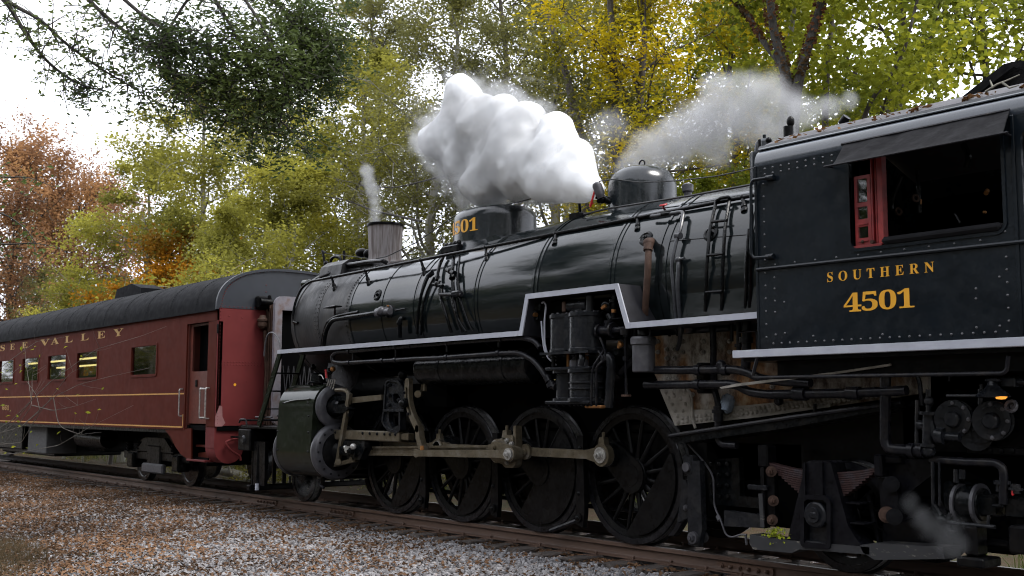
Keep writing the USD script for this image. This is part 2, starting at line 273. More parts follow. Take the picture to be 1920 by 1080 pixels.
M['stackiron'] = usdkit.material(stage, LK+'stack_iron', {
    'g': ('geometry', {}), 'mp': ('mapping', dict(scale=(14, 14, .9))), 'n': ('noise_texture', dict(scale=1.0, detail=5.0, roughness=.6)),
    'r': ('rgb_ramp', dict(ramp=[(.30, (.035, .024, .022)), (.45, (.105, .085, .080)), (.58, (.20, .185, .185)), (.7, (.10, .072, .066))])),
    'p': ('principled_bsdf', dict(roughness=.75))}, [('g.position', 'mp.vector'), ('mp.vector', 'n.vector'), ('n.fac', 'r.fac'), ('r.color', 'p.base_color')], surface='p.BSDF')
M['diaphragm'] = pbr('diaphragm_frame', (.17, .16, .18), .5, metal=.2, var=.3, scale=5, tint=(.12, .07, .05), bump=.2, bscale=30)
M['firebox'] = usdkit.material(stage, LK+'firebox_scale_rust', {
    'g': ('geometry', {}), 'mp': ('mapping', dict(scale=(1.5, 1, .8))), 'n': ('noise_texture', dict(scale=3.6, detail=10.0, roughness=.75)), 'n3': ('noise_texture', dict(scale=1.25, detail=3.0)),
    'r': ('rgb_ramp', dict(ramp=[(.30, (.012, .010, .009)), (.41, (.075, .058, .046)), (.48, (.17, .15, .125)), (.56, (.28, .26, .23)), (.7, (.36, .34, .31))])),
    'rb': ('rgb_ramp', dict(ramp=[(.30, (.012, .009, .007)), (.42, (.07, .032, .015)), (.50, (.15, .072, .028)), (.60, (.22, .15, .085)), (.72, (.27, .22, .16))])),
    'mr': ('map_range', dict(from_min=.46, from_max=.56, clamp=True)), 'mx': ('mix_color', {}),
    'nb': ('noise_texture', dict(scale=22.0, detail=4.0)), 'bp': ('bump', dict(strength=.6, distance=.02)),
    'p': ('principled_bsdf', dict(roughness=.85, specular_ior_level=.2))}, [('g.position', 'mp.vector'), ('mp.vector', 'n.vector'), ('mp.vector', 'n3.vector'), ('n.fac', 'r.fac'), ('n.fac', 'rb.fac'), ('n3.fac', 'mr.value'), ('mr.result', 'mx.fac'), ('r.color', 'mx.a'), ('rb.color', 'mx.b'), ('mx.result', 'p.base_color'), ('g.position', 'nb.vector'), ('nb.fac', 'bp.height'), ('bp.normal', 'p.normal')], surface='p.BSDF')
M['foundation'] = pbr('foundation_ring_grey', (.19, .175, .15), .8, var=.4, scale=6, bump=.5, bscale=40, tint=(.26, .24, .215))
M['frameworn'] = pbr('truck_frame_paint', (.0024, .0024, .0032), .25, spec=.13, var=.3, scale=6, bump=.2, bscale=14, tint=(.006, .006, .007))
M['wornpaint'] = usdkit.material(stage, LK+'scraped_truck_paint', {
    'g': ('geometry', {}), 'mp': ('mapping', dict(scale=(1, 1, 3))), 'n': ('noise_texture', dict(scale=4.0, detail=7.0, roughness=.75)),
    'r': ('rgb_ramp', dict(ramp=[(.0, (.006, .006, .007)), (.58, (.008, .008, .009)), (.63, (.12, .11, .09)), (.72, (.16, .145, .12))])),
    'p': ('principled_bsdf', dict(roughness=.6))}, [('g.position', 'mp.vector'), ('mp.vector', 'n.vector'), ('n.fac', 'r.fac'), ('r.color', 'p.base_color')], surface='p.BSDF')
M['spring'] = pbr('spring_leaf_steel', (.032, .017, .016), .5, metal=.1, spec=.2, var=.4, scale=8, tint=(.035, .034, .04))
M['wheel'] = pbr('wheel_black', (.0015, .0015, .0017), .27, spec=.14, var=.35, scale=6, bump=.2, bscale=30, tint=(.0048, .0046, .0044))
M['tyre'] = pbr('tyre_steel', (.0035, .0035, .0042), .24, metal=.05, spec=.22, var=.35, scale=6, tint=(.010, .0098, .0105))
M['tread'] = pbr('bright_tread', (.30, .29, .28), .3, metal=.8, var=.25, scale=9)
M['brass'] = pbr('brass', (.30, .14, .05), .4, metal=.8, var=.25, scale=12)
M['rail'] = pbr('rail_rust', (.058, .030, .018), .62, var=.3, scale=5, bump=.25, bscale=45, tint=(.072, .040, .026), stretch=(.25, 1, 1))
M['railtop'] = pbr('rail_running_surface', (.075, .06, .055), .35, metal=.5, var=.3, scale=7, stretch=(.2, 1, 1))
M['tie'] = pbr('old_tie_wood', (.040, .031, .026), .85, var=.45, scale=7, bump=.8, bscale=18, tint=(.095, .078, .066), stretch=(4, .5, 4), bdist=.02)
M['lampglass'] = pbr('lens_dark', (.02, .02, .018), .08, var=.1)
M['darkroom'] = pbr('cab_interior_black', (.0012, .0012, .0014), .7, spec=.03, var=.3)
M['bark'] = pbr('tree_bark', (.085, .075, .062), .9, var=.45, scale=3, bump=.8, bscale=16, tint=(.16, .15, .13), stretch=(2, 2, .5), bdist=.03)
M['darkbark'] = pbr('dark_bark', (.030, .026, .022), .9, var=.4, scale=5, bump=.8, bscale=18, tint=(.06, .055, .045), stretch=(2, 2, .6), bdist=.03)
M['paint'] = M['under']
M['wire'] = pbr('bell_cord', (.012, .012, .012), .6)
def pane(name, tint=(.55, .57, .55), rough=.03, fac=.28):
    return usdkit.material(stage, LK+name, {'t': ('transparent_bsdf', dict(color=tint)), 'g': ('glossy_bsdf', dict(roughness=rough, color=(.9, .9, .9))),
        'f': ('fresnel', dict(IOR=1.6)), 'a': ('math', dict(math_type='multiply_add', value2=1.0, value3=fac*.3, use_clamp=True)), 'm': ('mix_closure', {})},
        [('f.fac', 'a.value1'), ('a.value', 'm.fac'), ('t.BSDF', 'm.closure1'), ('g.BSDF', 'm.closure2')], surface='m.closure')
M['pane'] = pane('window_pane')
def emit(name, col, strength):
    return usdkit.material(stage, LK+name, {'e': ('emission', dict(color=col, strength=strength))}, [], surface='e.emission')
M['tubelight'] = emit('coach_tube_light', (1, .80, .30), .8)
M['lamplit'] = emit('small_lamp_glow', (1, .36, .05), .45)
# ------------------------------------------------------------------ ground, track
def ground_z(x, y):
    x, y = np.asarray(x, float), np.asarray(y, float)
    near = np.interp(y, [-80, -40, -14, -7, -4.2, -1.9, -1.3, 1.3, 1.9, 3.0, 6.5, 9, 16, 40, 90, 300], [9, 5, -.5, -.46, -.36, -.27, -.258, -.258, -.29, -.55, -.62, -.45, .5, 2.5, 6.0, 14.0])
    p = np.stack([x*.35, y*.35, 0*x], -1)
    amp = np.where(np.abs(y) < 2.2, .01, np.where(y < 0, .05, .16))
    return near+(meshkit.fbm(p, 3, 3)-.5)*2*amp
def sheet_grid(xs, ys, zoff=0.0, zf=ground_z):
    X_, Y_ = np.meshgrid(xs, ys, indexing='ij'); v = np.stack([X_, Y_, zf(X_, Y_)+zoff], -1).reshape(-1, 3)
    i, j = np.meshgrid(np.arange(len(xs)-1), np.arange(len(ys)-1), indexing='ij'); a = (i*len(ys)+j).ravel(); b = a+len(ys)
    return trimesh.Trimesh(v, np.vstack([np.stack([a, b, b+1], 1), np.stack([a, b+1, a+1], 1)]), process=False)
gx = np.unique(np.concatenate([np.linspace(-400, -60, 18), np.linspace(-60, 20, 161), np.linspace(20, 300, 16)]))
gy = np.unique(np.concatenate([np.linspace(-80, -14, 10), np.linspace(-14, 14, 81), np.linspace(14, 60, 24), np.linspace(60, 400, 14)]))
M['soil'] = usdkit.material(stage, LK+'forest_floor', {
    'g': ('geometry', {}), 'n': ('noise_texture', dict(scale=1.3, detail=9.0, roughness=.7)), 'n2': ('noise_texture', dict(scale=34.0, detail=4.0, roughness=.7)),
    'r': ('rgb_ramp', dict(ramp=[(.3, (.030, .022, .014)), (.45, (.058, .036, .019)), (.56, (.046, .042, .018)), (.7, (.036, .042, .015))])),
    'r2': ('rgb_ramp', dict(ramp=[(.3, (.25, .25, .25)), (.7, (1.5, 1.45, 1.4))])), 'mx': ('mix_color', dict(blend_type='multiply', fac=1.0, use_clamp=False)),
    'bp': ('bump', dict(strength=.9, distance=.05)), 'p': ('principled_bsdf', dict(roughness=.95, specular_ior_level=.2))},
    [('g.position', 'n.vector'), ('g.position', 'n2.vector'), ('n.fac', 'r.fac'), ('n2.fac', 'r2.fac'), ('r.color', 'mx.a'), ('r2.color', 'mx.b'), ('mx.result', 'p.base_color'), ('n2.fac', 'bp.height'), ('bp.normal', 'p.normal')], surface='p.BSDF')
single('ground', sheet_grid(gx, gy), M['soil'], label='leaf-strewn ground around the track', kind='structure', smooth=True)
M['bed'] = usdkit.material(stage, LK+'ballast_bed_dust', {
    'g': ('geometry', {}), 'v': ('voronoi_texture', dict(scale=26.0)), 'r': ('rgb_ramp', dict(ramp=[(0, (.10, .095, .095)), (.5, (.17, .165, .17)), (.8, (.11, .075, .05)), (1, (.14, .135, .14))])),
    'bp': ('bump', dict(strength=1.0, distance=.03)), 'p': ('principled_bsdf', dict(roughness=.9))},
    [('g.position', 'v.vector'), ('v.color', 'r.fac'), ('r.color', 'p.base_color'), ('v.distance', 'bp.height'), ('bp.normal', 'p.normal')], surface='p.BSDF')
single('ballast_bed', sheet_grid(np.linspace(-60, 20, 161), np.concatenate([np.linspace(-4.4, -1.2, 10), np.linspace(-1, 2.6, 10)]), .006), M['bed'], label='grey crushed stone bed under the rails', kind='structure', smooth=True)

# rails
RP = [(-.068, -.17), (-.068, -.160), (-.018, -.145), (-.009, -.125), (-.009, -.055), (-.035, -.044), (-.035, -.006), (-.030, 0), (.030, 0), (.035, -.006), (.035, -.044), (.009, -.055), (.009, -.125), (.018, -.145), (.068, -.160), (.068, -.17)]
for yc, lab in ((-.7525, 'rusty near rail running under the driving wheels on the camera side'), (.7525, 'rusty far rail behind the wheels')):
    t = Thing('rail', lab, 'rail', (-8, yc, 0))
    xj = at(1385, 1060, -.79)[0]
    segs = [(-60, -9.3), (-9.296, xj), (xj+.004, 18)] if yc < 0 else [(-60, -5), (-4.996, 18)]
    for a, b in segs:
        t.add('rail_length', extx(Polygon([(yc+y, z) for y, z in RP]), a, b), M['rail'])
        t.add('running_surface', box(a, b, yc-.026, yc+.026, -.001, .003), M['railtop'])
    if yc < 0:
        for xc in (xj, -9.3, at(635, 960, -.79)[0]):
            jb = t.add('joint_bar', extx(Polygon([(yc-.012, -.058), (yc-.040, -.066), (yc-.034, -.09), (yc-.034, -.115), (yc-.052, -.136), (yc-.062, -.148), (yc-.02, -.140)]), xc-.30, xc+.45), M['rail'])
            for k in range(6):
                t.add('joint_bolt', [cyl((xc-.22+k*.12, yc-.03, -.10), (xc-.22+k*.12, yc-.062, -.10), .020, 10), ball((xc-.22+k*.12, yc-.062, -.10), .02, 1)] if k % 2 else [hexnut((xc-.22+k*.12, yc-.034, -.10), (0, -1, 0), .024, .026)], M['rail'], under=jb)
# ties: one built, the rest copies; near ends show through the stones, some broken
def tie_mesh(seed):
    r_ = np.random.default_rng(seed); m = bbox(-.115, .115, -1.32, 1.32, -.34, -.176, .015)
    m = m.subdivide().subdivide()
    v = m.vertices; n = meshkit.fbm(v*np.array([9, 2.2, 9])+seed*7, 3, seed)-.5
    v[:, 2] += n*.022; v[:, 0] += (meshkit.fbm(v*np.array([3, 3, 9])+5, 2, seed)-.5)*.03
    end = np.clip((np.abs(v[:, 1])-1.05)/.3, 0, 1); v[:, 2] -= end*np.abs(n)*.14; v[:, 1] -= np.sign(v[:, 1])*end*(meshkit.noise(v*11, seed))*.14
    m.vertices = v; return m
UsdGeom.Scope.Define(stage, '/World/kit'); UsdGeom.Imageable(stage.GetPrimAtPath('/World/kit')).CreateVisibilityAttr('invisible')
TIELAB = [(-2.2, 'split tie end just left of the foot of the third driving wheel'), (-1.66, 'weathered tie end straight below the third driving wheel'), (-1.1, 'weathered tie end just right of the third driving wheel'), (-.58, 'dark tie end just left of the rearmost driving wheel'), (-.05, 'broad tie end straight below the rearmost driving wheel'), (.48, 'dark tie end just left of the rail joint bar'), (1.02, 'tie end right under the rail joint bar bolts')]
TIES = []
txs = [-30+.535*k+.05*math.sin(k*12.9) for k in range(76)]
protos = {}
for k, x in enumerate(txs):
    s_ = k % 4
    lab = 'old weathered wooden tie under the rails'; gp = 'wooden ties under the rails'
    for x_, l_ in TIELAB:
        if abs(x-x_) < .27: lab, gp = l_, None
    tilt = .02*math.sin(k*7.3)
    if s_ not in protos:
        t = Thing('wooden_tie', lab, 'railway tie', (0, 0, 0), group=gp)
        t.add('timber', tie_mesh(s_), M['tie'], smooth=30)
        t.add('tie_plate', [box(-.09, .09, s2*.7525-.17, s2*.7525+.17, -.178, -.1705) for s2 in (-1, 1)], M['rail'])
        for s2 in (-1, 1):
            for s3 in (-1, 1): t.add('spike', [bbox(-.05*s3-.012, -.05*s3+.012, s2*.7525+s3*.085-.012, s2*.7525+s3*.085+.012, -.18, -.135, .003), ball((-.05*s3, s2*.7525+s3*.078, -.138), .022, 1, (1, 1, .5))], M['rail'])
        protos[s_] = t.path
        xf = UsdGeom.Xformable(t.prim); xf.ClearXformOpOrder(); t.prim.RemoveProperty('xformOp:translate')
        xf.AddTranslateOp().Set(Gf.Vec3d(x, 0, 0)); xf.AddRotateZOp().Set(math.degrees(tilt))
    else:
        p = UsdGeom.Xform.Define(stage, uname('/World', 'wooden_tie')); pr = p.GetPrim(); pr.GetReferences().AddInternalReference(protos[s_]); pr.SetInstanceable(True)
        p.GetPrim(); xf = UsdGeom.Xformable(pr); 
        pr.CreateAttribute('xformOp:translate', Sdf.ValueTypeNames.Double3).Set(Gf.Vec3d(x, .05*math.sin(k*5.1), .003*math.sin(k*3)))
        pr.CreateAttribute('xformOp:rotateZ', Sdf.ValueTypeNames.Float).Set(math.degrees(tilt)); pr.CreateAttribute('xformOpOrder', Sdf.ValueTypeNames.TokenArray).Set(['xformOp:translate', 'xformOp:rotateZ'])
        settags(pr, label=lab, category='railway tie', group=gp)
stage.RemovePrim('/World/kit')

# crushed stones, real geometry
def stone(seed, sub=1):
    r_ = np.random.default_rng(seed); m = trimesh.creation.icosphere(subdivisions=0) if sub == 0 else trimesh.creation.icosphere(subdivisions=1)
    d = r_.normal(size=(9, 3)); d /= np.linalg.norm(d, axis=1)[:, None]; off = r_.uniform(.55, .95, 9)
    v = m.vertices.copy()
    for q_, o in zip(d, off):
        h = v@q_; v -= np.outer(np.clip(h-o, 0, None), q_)
    v *= np.array([1.0, r_.uniform(.6, .95), r_.uniform(.5, .8)]); return trimesh.Trimesh(v, m.faces, process=False)
M['stone'] = usdkit.material(stage, LK+'crushed_granite', {
    'o': ('object_info', {}), 'g': ('geometry', {}), 'n': ('noise_texture', dict(scale=60.0, detail=3.0)),
    'r': ('rgb_ramp', dict(ramp=[(0, (.080, .076, .077)), (.25, (.135, .129, .131)), (.55, (.180, .173, .177)), (.8, (.212, .205, .209)), (.93, (.255, .248, .251)), (1, (.18, .14, .11))])),
    'r2': ('rgb_ramp', dict(ramp=[(.3, (.8, .8, .8)), (.7, (1.15, 1.15, 1.15))])), 'mx': ('mix_color', dict(blend_type='multiply', fac=1.0, use_clamp=False)),
    'p': ('principled_bsdf', dict(roughness=.85))}, [('o.random', 'r.fac'), ('g.position', 'n.vector'), ('n.fac', 'r2.fac'), ('r.color', 'mx.a'), ('r2.color', 'mx.b'), ('mx.result', 'p.base_color')], surface='p.BSDF')
def in_view(x, y, z=-.3, mx=.12):
    P = np.stack([x, y, np.broadcast_to(z, x.shape)], -1)-EYE; d = P@FWD; u = P@RGT/d*FPX/960; v = P@UP/d*FPX/540
    return (d > 1) & (np.abs(u) < 1+mx) & (np.abs(v) < 1+mx)
def scatter(n, x0, x1, y0, y1, dens):
    """n tries; keep those in the neighbourhood of the view with probability dens(x, y)."""
    x, y = rng.uniform(x0, x1, n), rng.uniform(y0, y1, n)
    k = in_view(x, y, mx=.35) & (rng.uniform(size=n) < dens(x, y)); return x[k], y[k]
def leafy(x, y):
    """Share of fallen leaves on the stones: much at the left and away from the track."""
    n = meshkit.fbm(np.stack([x*.9, y*.9, 0*x], -1), 3, 8)
    return np.clip(.06+(-x-2.0)/13+(-y-1.5)*.07+(n-.5)*.8, .05, .80)
def edge_fade(x, y): return np.clip((y+8.5)/2.5, 0, 1)
def instancer(name, protos_, pos, quat, scl, idx, label, category=None):
    pi = UsdGeom.PointInstancer.Define(stage, '/World/'+name); pp = []
    for k, (m, mat) in enumerate(protos_):
        p = usdkit.mesh(stage, f'/World/{name}/prototypes/piece_{k:03d}' if k else f'/World/{name}/prototypes/piece', m, mat, smooth=False); pp.append(p.GetPath())
    pi.CreatePrototypesRel().SetTargets(pp); pi.CreateProtoIndicesAttr(Vt.IntArray.FromNumpy(np.asarray(idx, np.int32)))
    pi.CreatePositionsAttr(Vt.Vec3fArray.FromNumpy(np.asarray(pos, np.float32))); pi.CreateScalesAttr(Vt.Vec3fArray.FromNumpy(np.asarray(scl, np.float32)))
    pi.CreateOrientationsAttr(Vt.QuathArray([Gf.Quath(float(a), float(b), float(c), float(d)) for a, b, c, d in quat]))
    settags(pi.GetPrim(), label=label, kind='stuff', category=category); return pi
def rand_quat(n):
    q_ = rng.normal(size=(n, 4)); return q_/np.linalg.norm(q_, axis=1)[:, None]
x, y = scatter(125000, -27, 4, -8.6, -.9, lambda x, y: (1-.55*leafy(x, y))*edge_fade(x, y))
k2 = rng.uniform(size=8000); xb, yb = rng.uniform(-26, 5, 16000), rng.uniform(-.7, 2.4, 16000)
x, y = np.concatenate([x, xb]), np.concatenate([y, yb])
tie_ = (np.min(np.abs(x[:, None]-np.array(txs)[None]), axis=1) < .13) & (y > -1.27); k_ = ~(tie_ & (rng.uniform(size=len(x)) < .9)); x, y = x[k_], y[k_]
n = len(x); r_ = rng.uniform(.016, .038, n)*rng.choice([.8, 1, 1.15], n)
z = ground_z(x, y)+.008+r_*.35+rng.uniform(0, .012, n)
# stones bank up against the tie ends
instancer('ballast_stones', [(stone(s_), M['stone']) for s_ in range(10)], np.stack([x, y, z], 1), rand_quat(n), np.repeat(r_[:, None], 3, 1), rng.integers(0, 10, n), 'loose grey crushed stones along the track', 'ballast')
print('stones', n)

# fallen leaves on the stones: small curled blades
def leaf_cards(pos, size, rngl, flat=1.0, normal=None, aspect=.55, up=None):
    """Curled leaves: each a folded pair of triangles pairs, an island of its own."""
    n = len(pos); a = rngl.uniform(0, 2*np.pi, n)
    nz = rngl.normal(size=(n, 3))*(1/flat)*np.array([.5, .5, .5])+np.array([0, 0, 1.0]) if normal is None else normal
    nz = nz/np.linalg.norm(nz, axis=1)[:, None]
    ref = np.stack([np.cos(a), np.sin(a), rngl.uniform(-.2, .2, n)], 1)
    t = ref-nz*(ref*nz).sum(1)[:, None]; t /= np.linalg.norm(t, axis=1)[:, None]; b = np.cross(nz, t)
    s = np.asarray(size)[:, None]; fold = rngl.uniform(.05, .45, n)[:, None]*s*aspect
    p0, p2 = pos-t*s*.5, pos+t*s*.5; p1, p3 = pos+b*s*aspect*.5+nz*fold-t*s*.05, pos-b*s*aspect*.5+nz*fold-t*s*.05
    v = np.stack([p0, p1, p2, p3], 1).reshape(-1, 3); i = np.arange(n)*4
    return trimesh.Trimesh(v, np.vstack([np.stack([i, i+2, i+1], 1), np.stack([i, i+3, i+2], 1)]), process=False)
def leafmat(name, stops, transl=.35, rough=.55, spec=.1):
    return usdkit.material(stage, LK+name, {
        'g': ('geometry', {}), 'w': ('noise_texture', dict(scale=.55, detail=2.0)), 'a': ('math', dict(math_type='multiply_add', value2=1.3, value3=-.65)),
        'b': ('math', dict(math_type='multiply_add', value2=.75, value3=.12)), 'c': ('math', dict(math_type='add', use_clamp=True)), 'r': ('rgb_ramp', dict(ramp=stops)),
        'p': ('principled_bsdf', dict(roughness=rough, specular_ior_level=spec)), 't': ('translucent_bsdf', {}), 'm': ('mix_closure', dict(fac=transl))},
        [('g.position', 'w.vector'), ('w.fac', 'a.value1'), ('g.random_per_island', 'b.value1'), ('a.value', 'c.value1'), ('b.value', 'c.value2'), ('c.value', 'r.fac'), ('r.color', 'p.base_color'), ('r.color', 't.color'), ('p.BSDF', 'm.closure1'), ('t.BSDF', 'm.closure2')], surface='m.closure')
M['litter'] = leafmat('fallen_leaf', [(0, (.07, .041, .024)), (.3, (.16, .09, .050)), (.55, (.25, .142, .076)), (.78, (.33, .195, .10)), (.93, (.42, .26, .11)), (1, (.50, .36, .08))], .15, .7)
x, y = scatter(120000, -28, 3, -9.5, -.92, lambda x, y: np.clip(.10+.9*leafy(x, y), .06, 1)*(1-.25*(y < -7.5)))
x2 = rng.uniform(-20, 3.5, 2600); y2 = -.86-np.abs(rng.normal(0, .10, 2600)); x, y = np.concatenate([x, x2]), np.concatenate([y, y2])
z = ground_z(x, y)+.045+rng.uniform(0, .02, len(x))
single('fallen_leaves', leaf_cards(np.stack([x, y, z], 1), rng.uniform(.04, .085, len(x)), rng, flat=1.2, aspect=.6), M['litter'], label='brown fallen leaves scattered over the ballast', category='leaves', kind='stuff', smooth=False)
print('leaves', len(x))
# ------------------------------------------------------------------ the steam locomotive
BZ = 3.05                                            # boiler centre height
def BR(x): return np.interp(x, [-8.1, -4.6, -1.3, 9], [.955, .955, 1.12, 1.12])
def onb(px, py, dr=0.0):
    """Where the line of sight meets the boiler jacket (or a shell dr outside it)."""
    d = FWD + RGT*((px-960)/FPX) + UP*((540-py)/FPX); s = np.linspace(7, 24, 7000); P = EYE+d*s[:, None]
    g = np.hypot(P[:, 1], P[:, 2]-BZ)-BR(P[:, 0])-dr
    return P[np.argmax(g < 0)] if (g < 0).any() else P[np.argmin(g)]
def bpt(x, ang, dr=0.0):
    """Point on the boiler at station x, ang degrees above the horizontal on the camera's side."""
    a = math.radians(ang); r = BR(x)+dr
    return np.array([x, -r*math.cos(a), BZ+r*math.sin(a)])
def bn(ang): a = math.radians(ang); return np.array([0, -math.cos(a), math.sin(a)])
L = Thing('steam_locomotive', 'black steam locomotive with white-edged running board and gold lettering on its cab', 'locomotive', loc=(-1.7, 0, 0))
A = L.add
def pts(y, *pp): return [at(a, b, y) for a, b in pp]

# boiler jacket courses and smokebox
def course(x0, x1, dr=0.0, nx=10, a0=-125, a1=305, n=72):
    xs = np.linspace(x0, x1, nx); t = np.radians(np.linspace(0, 360, n, endpoint=False))
    v = np.array([[x, (BR(x)+dr)*np.cos(a), BZ+(BR(x)+dr)*np.sin(a)] for x in xs for a in t]); f = []
    i = np.arange(n); j = (i+1) % n
    for k in range(nx-1):
        a, b = k*n, (k+1)*n; f += [np.stack([a+i, b+j, a+j], 1), np.stack([a+i, b+i, b+j], 1)]
    v = np.vstack([v, [[x0, 0, BZ], [x1, 0, BZ]]]); c = len(v)-2
    f += [np.stack([i, j, 0*i+c], 1), np.stack([(nx-1)*n+j, (nx-1)*n+i, 0*i+c+1], 1)]
    return trimesh.Trimesh(v, np.vstack(f), process=False)
JOINTS = [-6.22, -4.32, -2.8, -1.46, -.05, .74, 2.44]
sb = A('smokebox', [course(-8.1, -6.225, .004, 4)], M['graphite'])
A('smokebox_front', lathe([(.0, -.30), (.25, -.29), (.52, -.25), (.74, -.14), (.80, -.05), (.80, .0), (.955, .0), (.96, .05)], (-8.1, 0, BZ), (1, 0, 0), 60), M['graphite'], under=sb)
for ang in range(0, 360, 30):
    a = math.radians(ang); A('door_dog', hexnut((-8.12, .86*math.cos(a), BZ+.86*math.sin(a)), (-1, 0, 0), .035, .03), M['pipe'], under=sb)
rv = [bpt(x, a, .005) for x in (-7.30, -7.22) for a in np.arange(-60, 100, 4.2)]+[bpt(x, a, .005) for x in (-6.30,) for a in np.arange(-60, 100, 3.2)]+[bpt(-8.03, a, .005) for a in np.arange(-60, 100, 9)]
A('rivets', rivets(rv, [(np.array([0, p[1], p[2]-BZ]))/np.hypot(p[1], p[2]-BZ) for p in rv], .016), M['graphite'], kind='stuff', under=sb)
A('front_ring', course(-8.11, -8.0, .016, 2), M['graphite'], under=sb)
A('lap_strip', course(-7.34, -7.18, .009, 2), M['graphite'], under=sb)
for a, b in zip(JOINTS, JOINTS[1:]):
    A('boiler_jacket', course(a+.003, b-.003, 0, max(3, int((b-a)*4))), M['jacket'])
def band(x, w=.05): return course(x-w/2, x+w/2, .009, 2)
for x in (-6.2, -5.28, -4.38, -4.22, -2.80, -2.72, -1.46, -1.38, -.05, .02, .72, .84, 2.02): A('jacket_band', band(x, .035 if x not in (-5.28, 2.02) else .06), M['jacket'])
A('firebox_shell', [box(.9, 2.43, -1.1, 1.1, 2.54, 3.0)], M['jacket'])

# stack, domes, top fittings
def dome(name, x, r, z0, ztop, sq=(1, 1, 1)):
    h = ztop-z0
    prof = [(r*1.22, 0), (r*1.1, .05*h), (r*1.02, .13*h), (r, .22*h), (r, .62*h), (r*.97, .72*h), (r*.89, .82*h), (r*.74, .91*h), (r*.5, .97*h), (r*.25, .995*h), (.001, h)]
    return A(name, lathe(prof, (x, 0, z0), (0, 0, 1), 64, squash=sq), M['dome'], smooth=60)
st = A('smokestack', lathe([(.335, 0), (.30, .06), (.285, .12), (.278, .2), (.300, .66), (.300, .70)], (-6.65, 0, 3.97), (0, 0, 1), 48), M['stackiron'])
A('stack_rim', lathe([(.299, .0), (.318, .0), (.322, .02), (.318, .042), (.285, .045), (.25, -.03), (.24, -.5)], (-6.65, 0, 4.655), (0, 0, 1), 48), M['under'], under=st)
A('saddle_flange', lathe([(.44, -.09), (.42, .03), (.36, .06), (.33, .075)], (-6.65, 0, 3.93), (0, 0, 1), 48), M['graphite'], under=st)
SDX, SDA, SDB, SDK = -3.66, .72, .52, 2.25
sd_ = Polygon([(SDX+SDA*np.sign(np.cos(a))*abs(np.cos(a))**(2/SDK), SDB*np.sign(np.sin(a))*abs(np.sin(a))**(2/SDK)) for a in np.linspace(0, 2*np.pi, 145)[:-1]])
def sand_dome():
    z0, zt = 3.88, 4.55; rings = []
    for inset, z in ((-.06, z0), (-.01, z0+.1), (0, z0+.16), (0, zt-.17), (.012, zt-.11), (.05, zt-.055), (.11, zt-.02), (.2, zt-.004), (.3, zt)):
        g = sd_.buffer(-inset, quad_segs=10); c = np.array(shapely.geometry.polygon.orient(g).exterior.coords)
        d = np.linspace(0, 1, 97)[:-1]; ls = shapely.LineString(c)
        ang = np.linspace(-np.pi, np.pi, 97)[:-1]
        rr = []
        for a in ang:                                   # star-shaped sampling about the centre
            ray = shapely.LineString([(-3.68, 0), (-3.68+3*math.cos(a), 3*math.sin(a))]); q_ = ray.intersection(ls)
            q_ = q_ if q_.geom_type == 'Point' else list(q_.geoms)[0]; rr.append((q_.x, q_.y, z))
        rings.append(rr)
    v = np.array(rings).reshape(-1, 3); n = 96; f = []; i = np.arange(n); j = (i+1) % n
    for k in range(len(rings)-1): a, b = k*n, (k+1)*n; f += [np.stack([a+i, a+j, b+j], 1), np.stack([a+i, b+j, b+i], 1)]
    v = np.vstack([v, [[-3.68, 0, zt+.005]]]); f.append(np.stack([(len(rings)-1)*n+i, (len(rings)-1)*n+j, 0*i+len(v)-1], 1))
    return trimesh.Trimesh(v, np.vstack(f), process=False)
sdm = A('sand_dome', sand_dome(), M['dome'], smooth=50)
def arcpath():
    """The dome's outline from the rear of its near side round to its front, with arc length."""
    a = np.linspace(-.15, -np.pi*1.05, 400); P = np.stack([SDX+SDA*np.sign(np.cos(a))*np.abs(np.cos(a))**(2/SDK), SDB*np.sign(np.sin(a))*np.abs(np.sin(a))**(2/SDK)], 1)
    return P, np.concatenate([[0], np.cumsum(np.linalg.norm(np.diff(P, axis=0), axis=1))])
AP, AS = arcpath()
def px_of(p): q_ = np.asarray(p)-EYE; return 960+FPX*(q_@RGT)/(q_@FWD)
s1 = AS[np.argmin([abs(px_of((*p, 4.4))-898)+(0 if p[1] < -.3 else 999) for p in AP])]
def wrap(m):
    """Lays flat lettering (x from 0 to .66, on y = 0) along the dome's rounded side, ending at arc length s1."""
    v, f = trimesh.remesh.subdivide_to_size(m.vertices, m.faces, .025); v = v.copy(); s_ = s1+.84-v[:, 0]
    X_, Y_ = np.interp(s_, AS, AP[:, 0]), np.interp(s_, AS, AP[:, 1]); N = np.stack([np.gradient(AP[:, 1], AS), -np.gradient(AP[:, 0], AS)], 1); nx_, ny_ = np.interp(s_, AS, N[:, 0]), np.interp(s_, AS, N[:, 1])
    sg = np.sign(nx_*(X_-SDX)+ny_*Y_); o = .0015-v[:, 1]; v[:, 0] = X_+sg*nx_*o; v[:, 1] = Y_+sg*ny_*o; return trimesh.Trimesh(v, f, process=False)
for ch, m in [(c, wrap(m)) for c, m in word('4501', .185, 0, .84, at(890, 433, -.48)[2], 0, wide=1.45)]: A('number_'+{'4': 'four', '5': 'five', '0': 'zero', '1': 'one'}[ch], m, M['gold'], under=sdm)
A('filler_lid', lathe([(.13, 0), (.13, .02), (.09, .035), (.001, .04)], (-3.4, 0, 4.545), (0, 0, 1), 24), M['dome'], under=sdm)
A('dome_skirt', extr(Polygon([(-4.5, 3.82), (-2.85, 3.86), (-2.93, 4.0), (-3.05, 4.05), (-4.3, 4.03), (-4.42, 3.98)]), -.46, .46), M['dome'], under=sdm)
s2 = dome('steam_dome', -.58, .445, 3.98, 4.70)
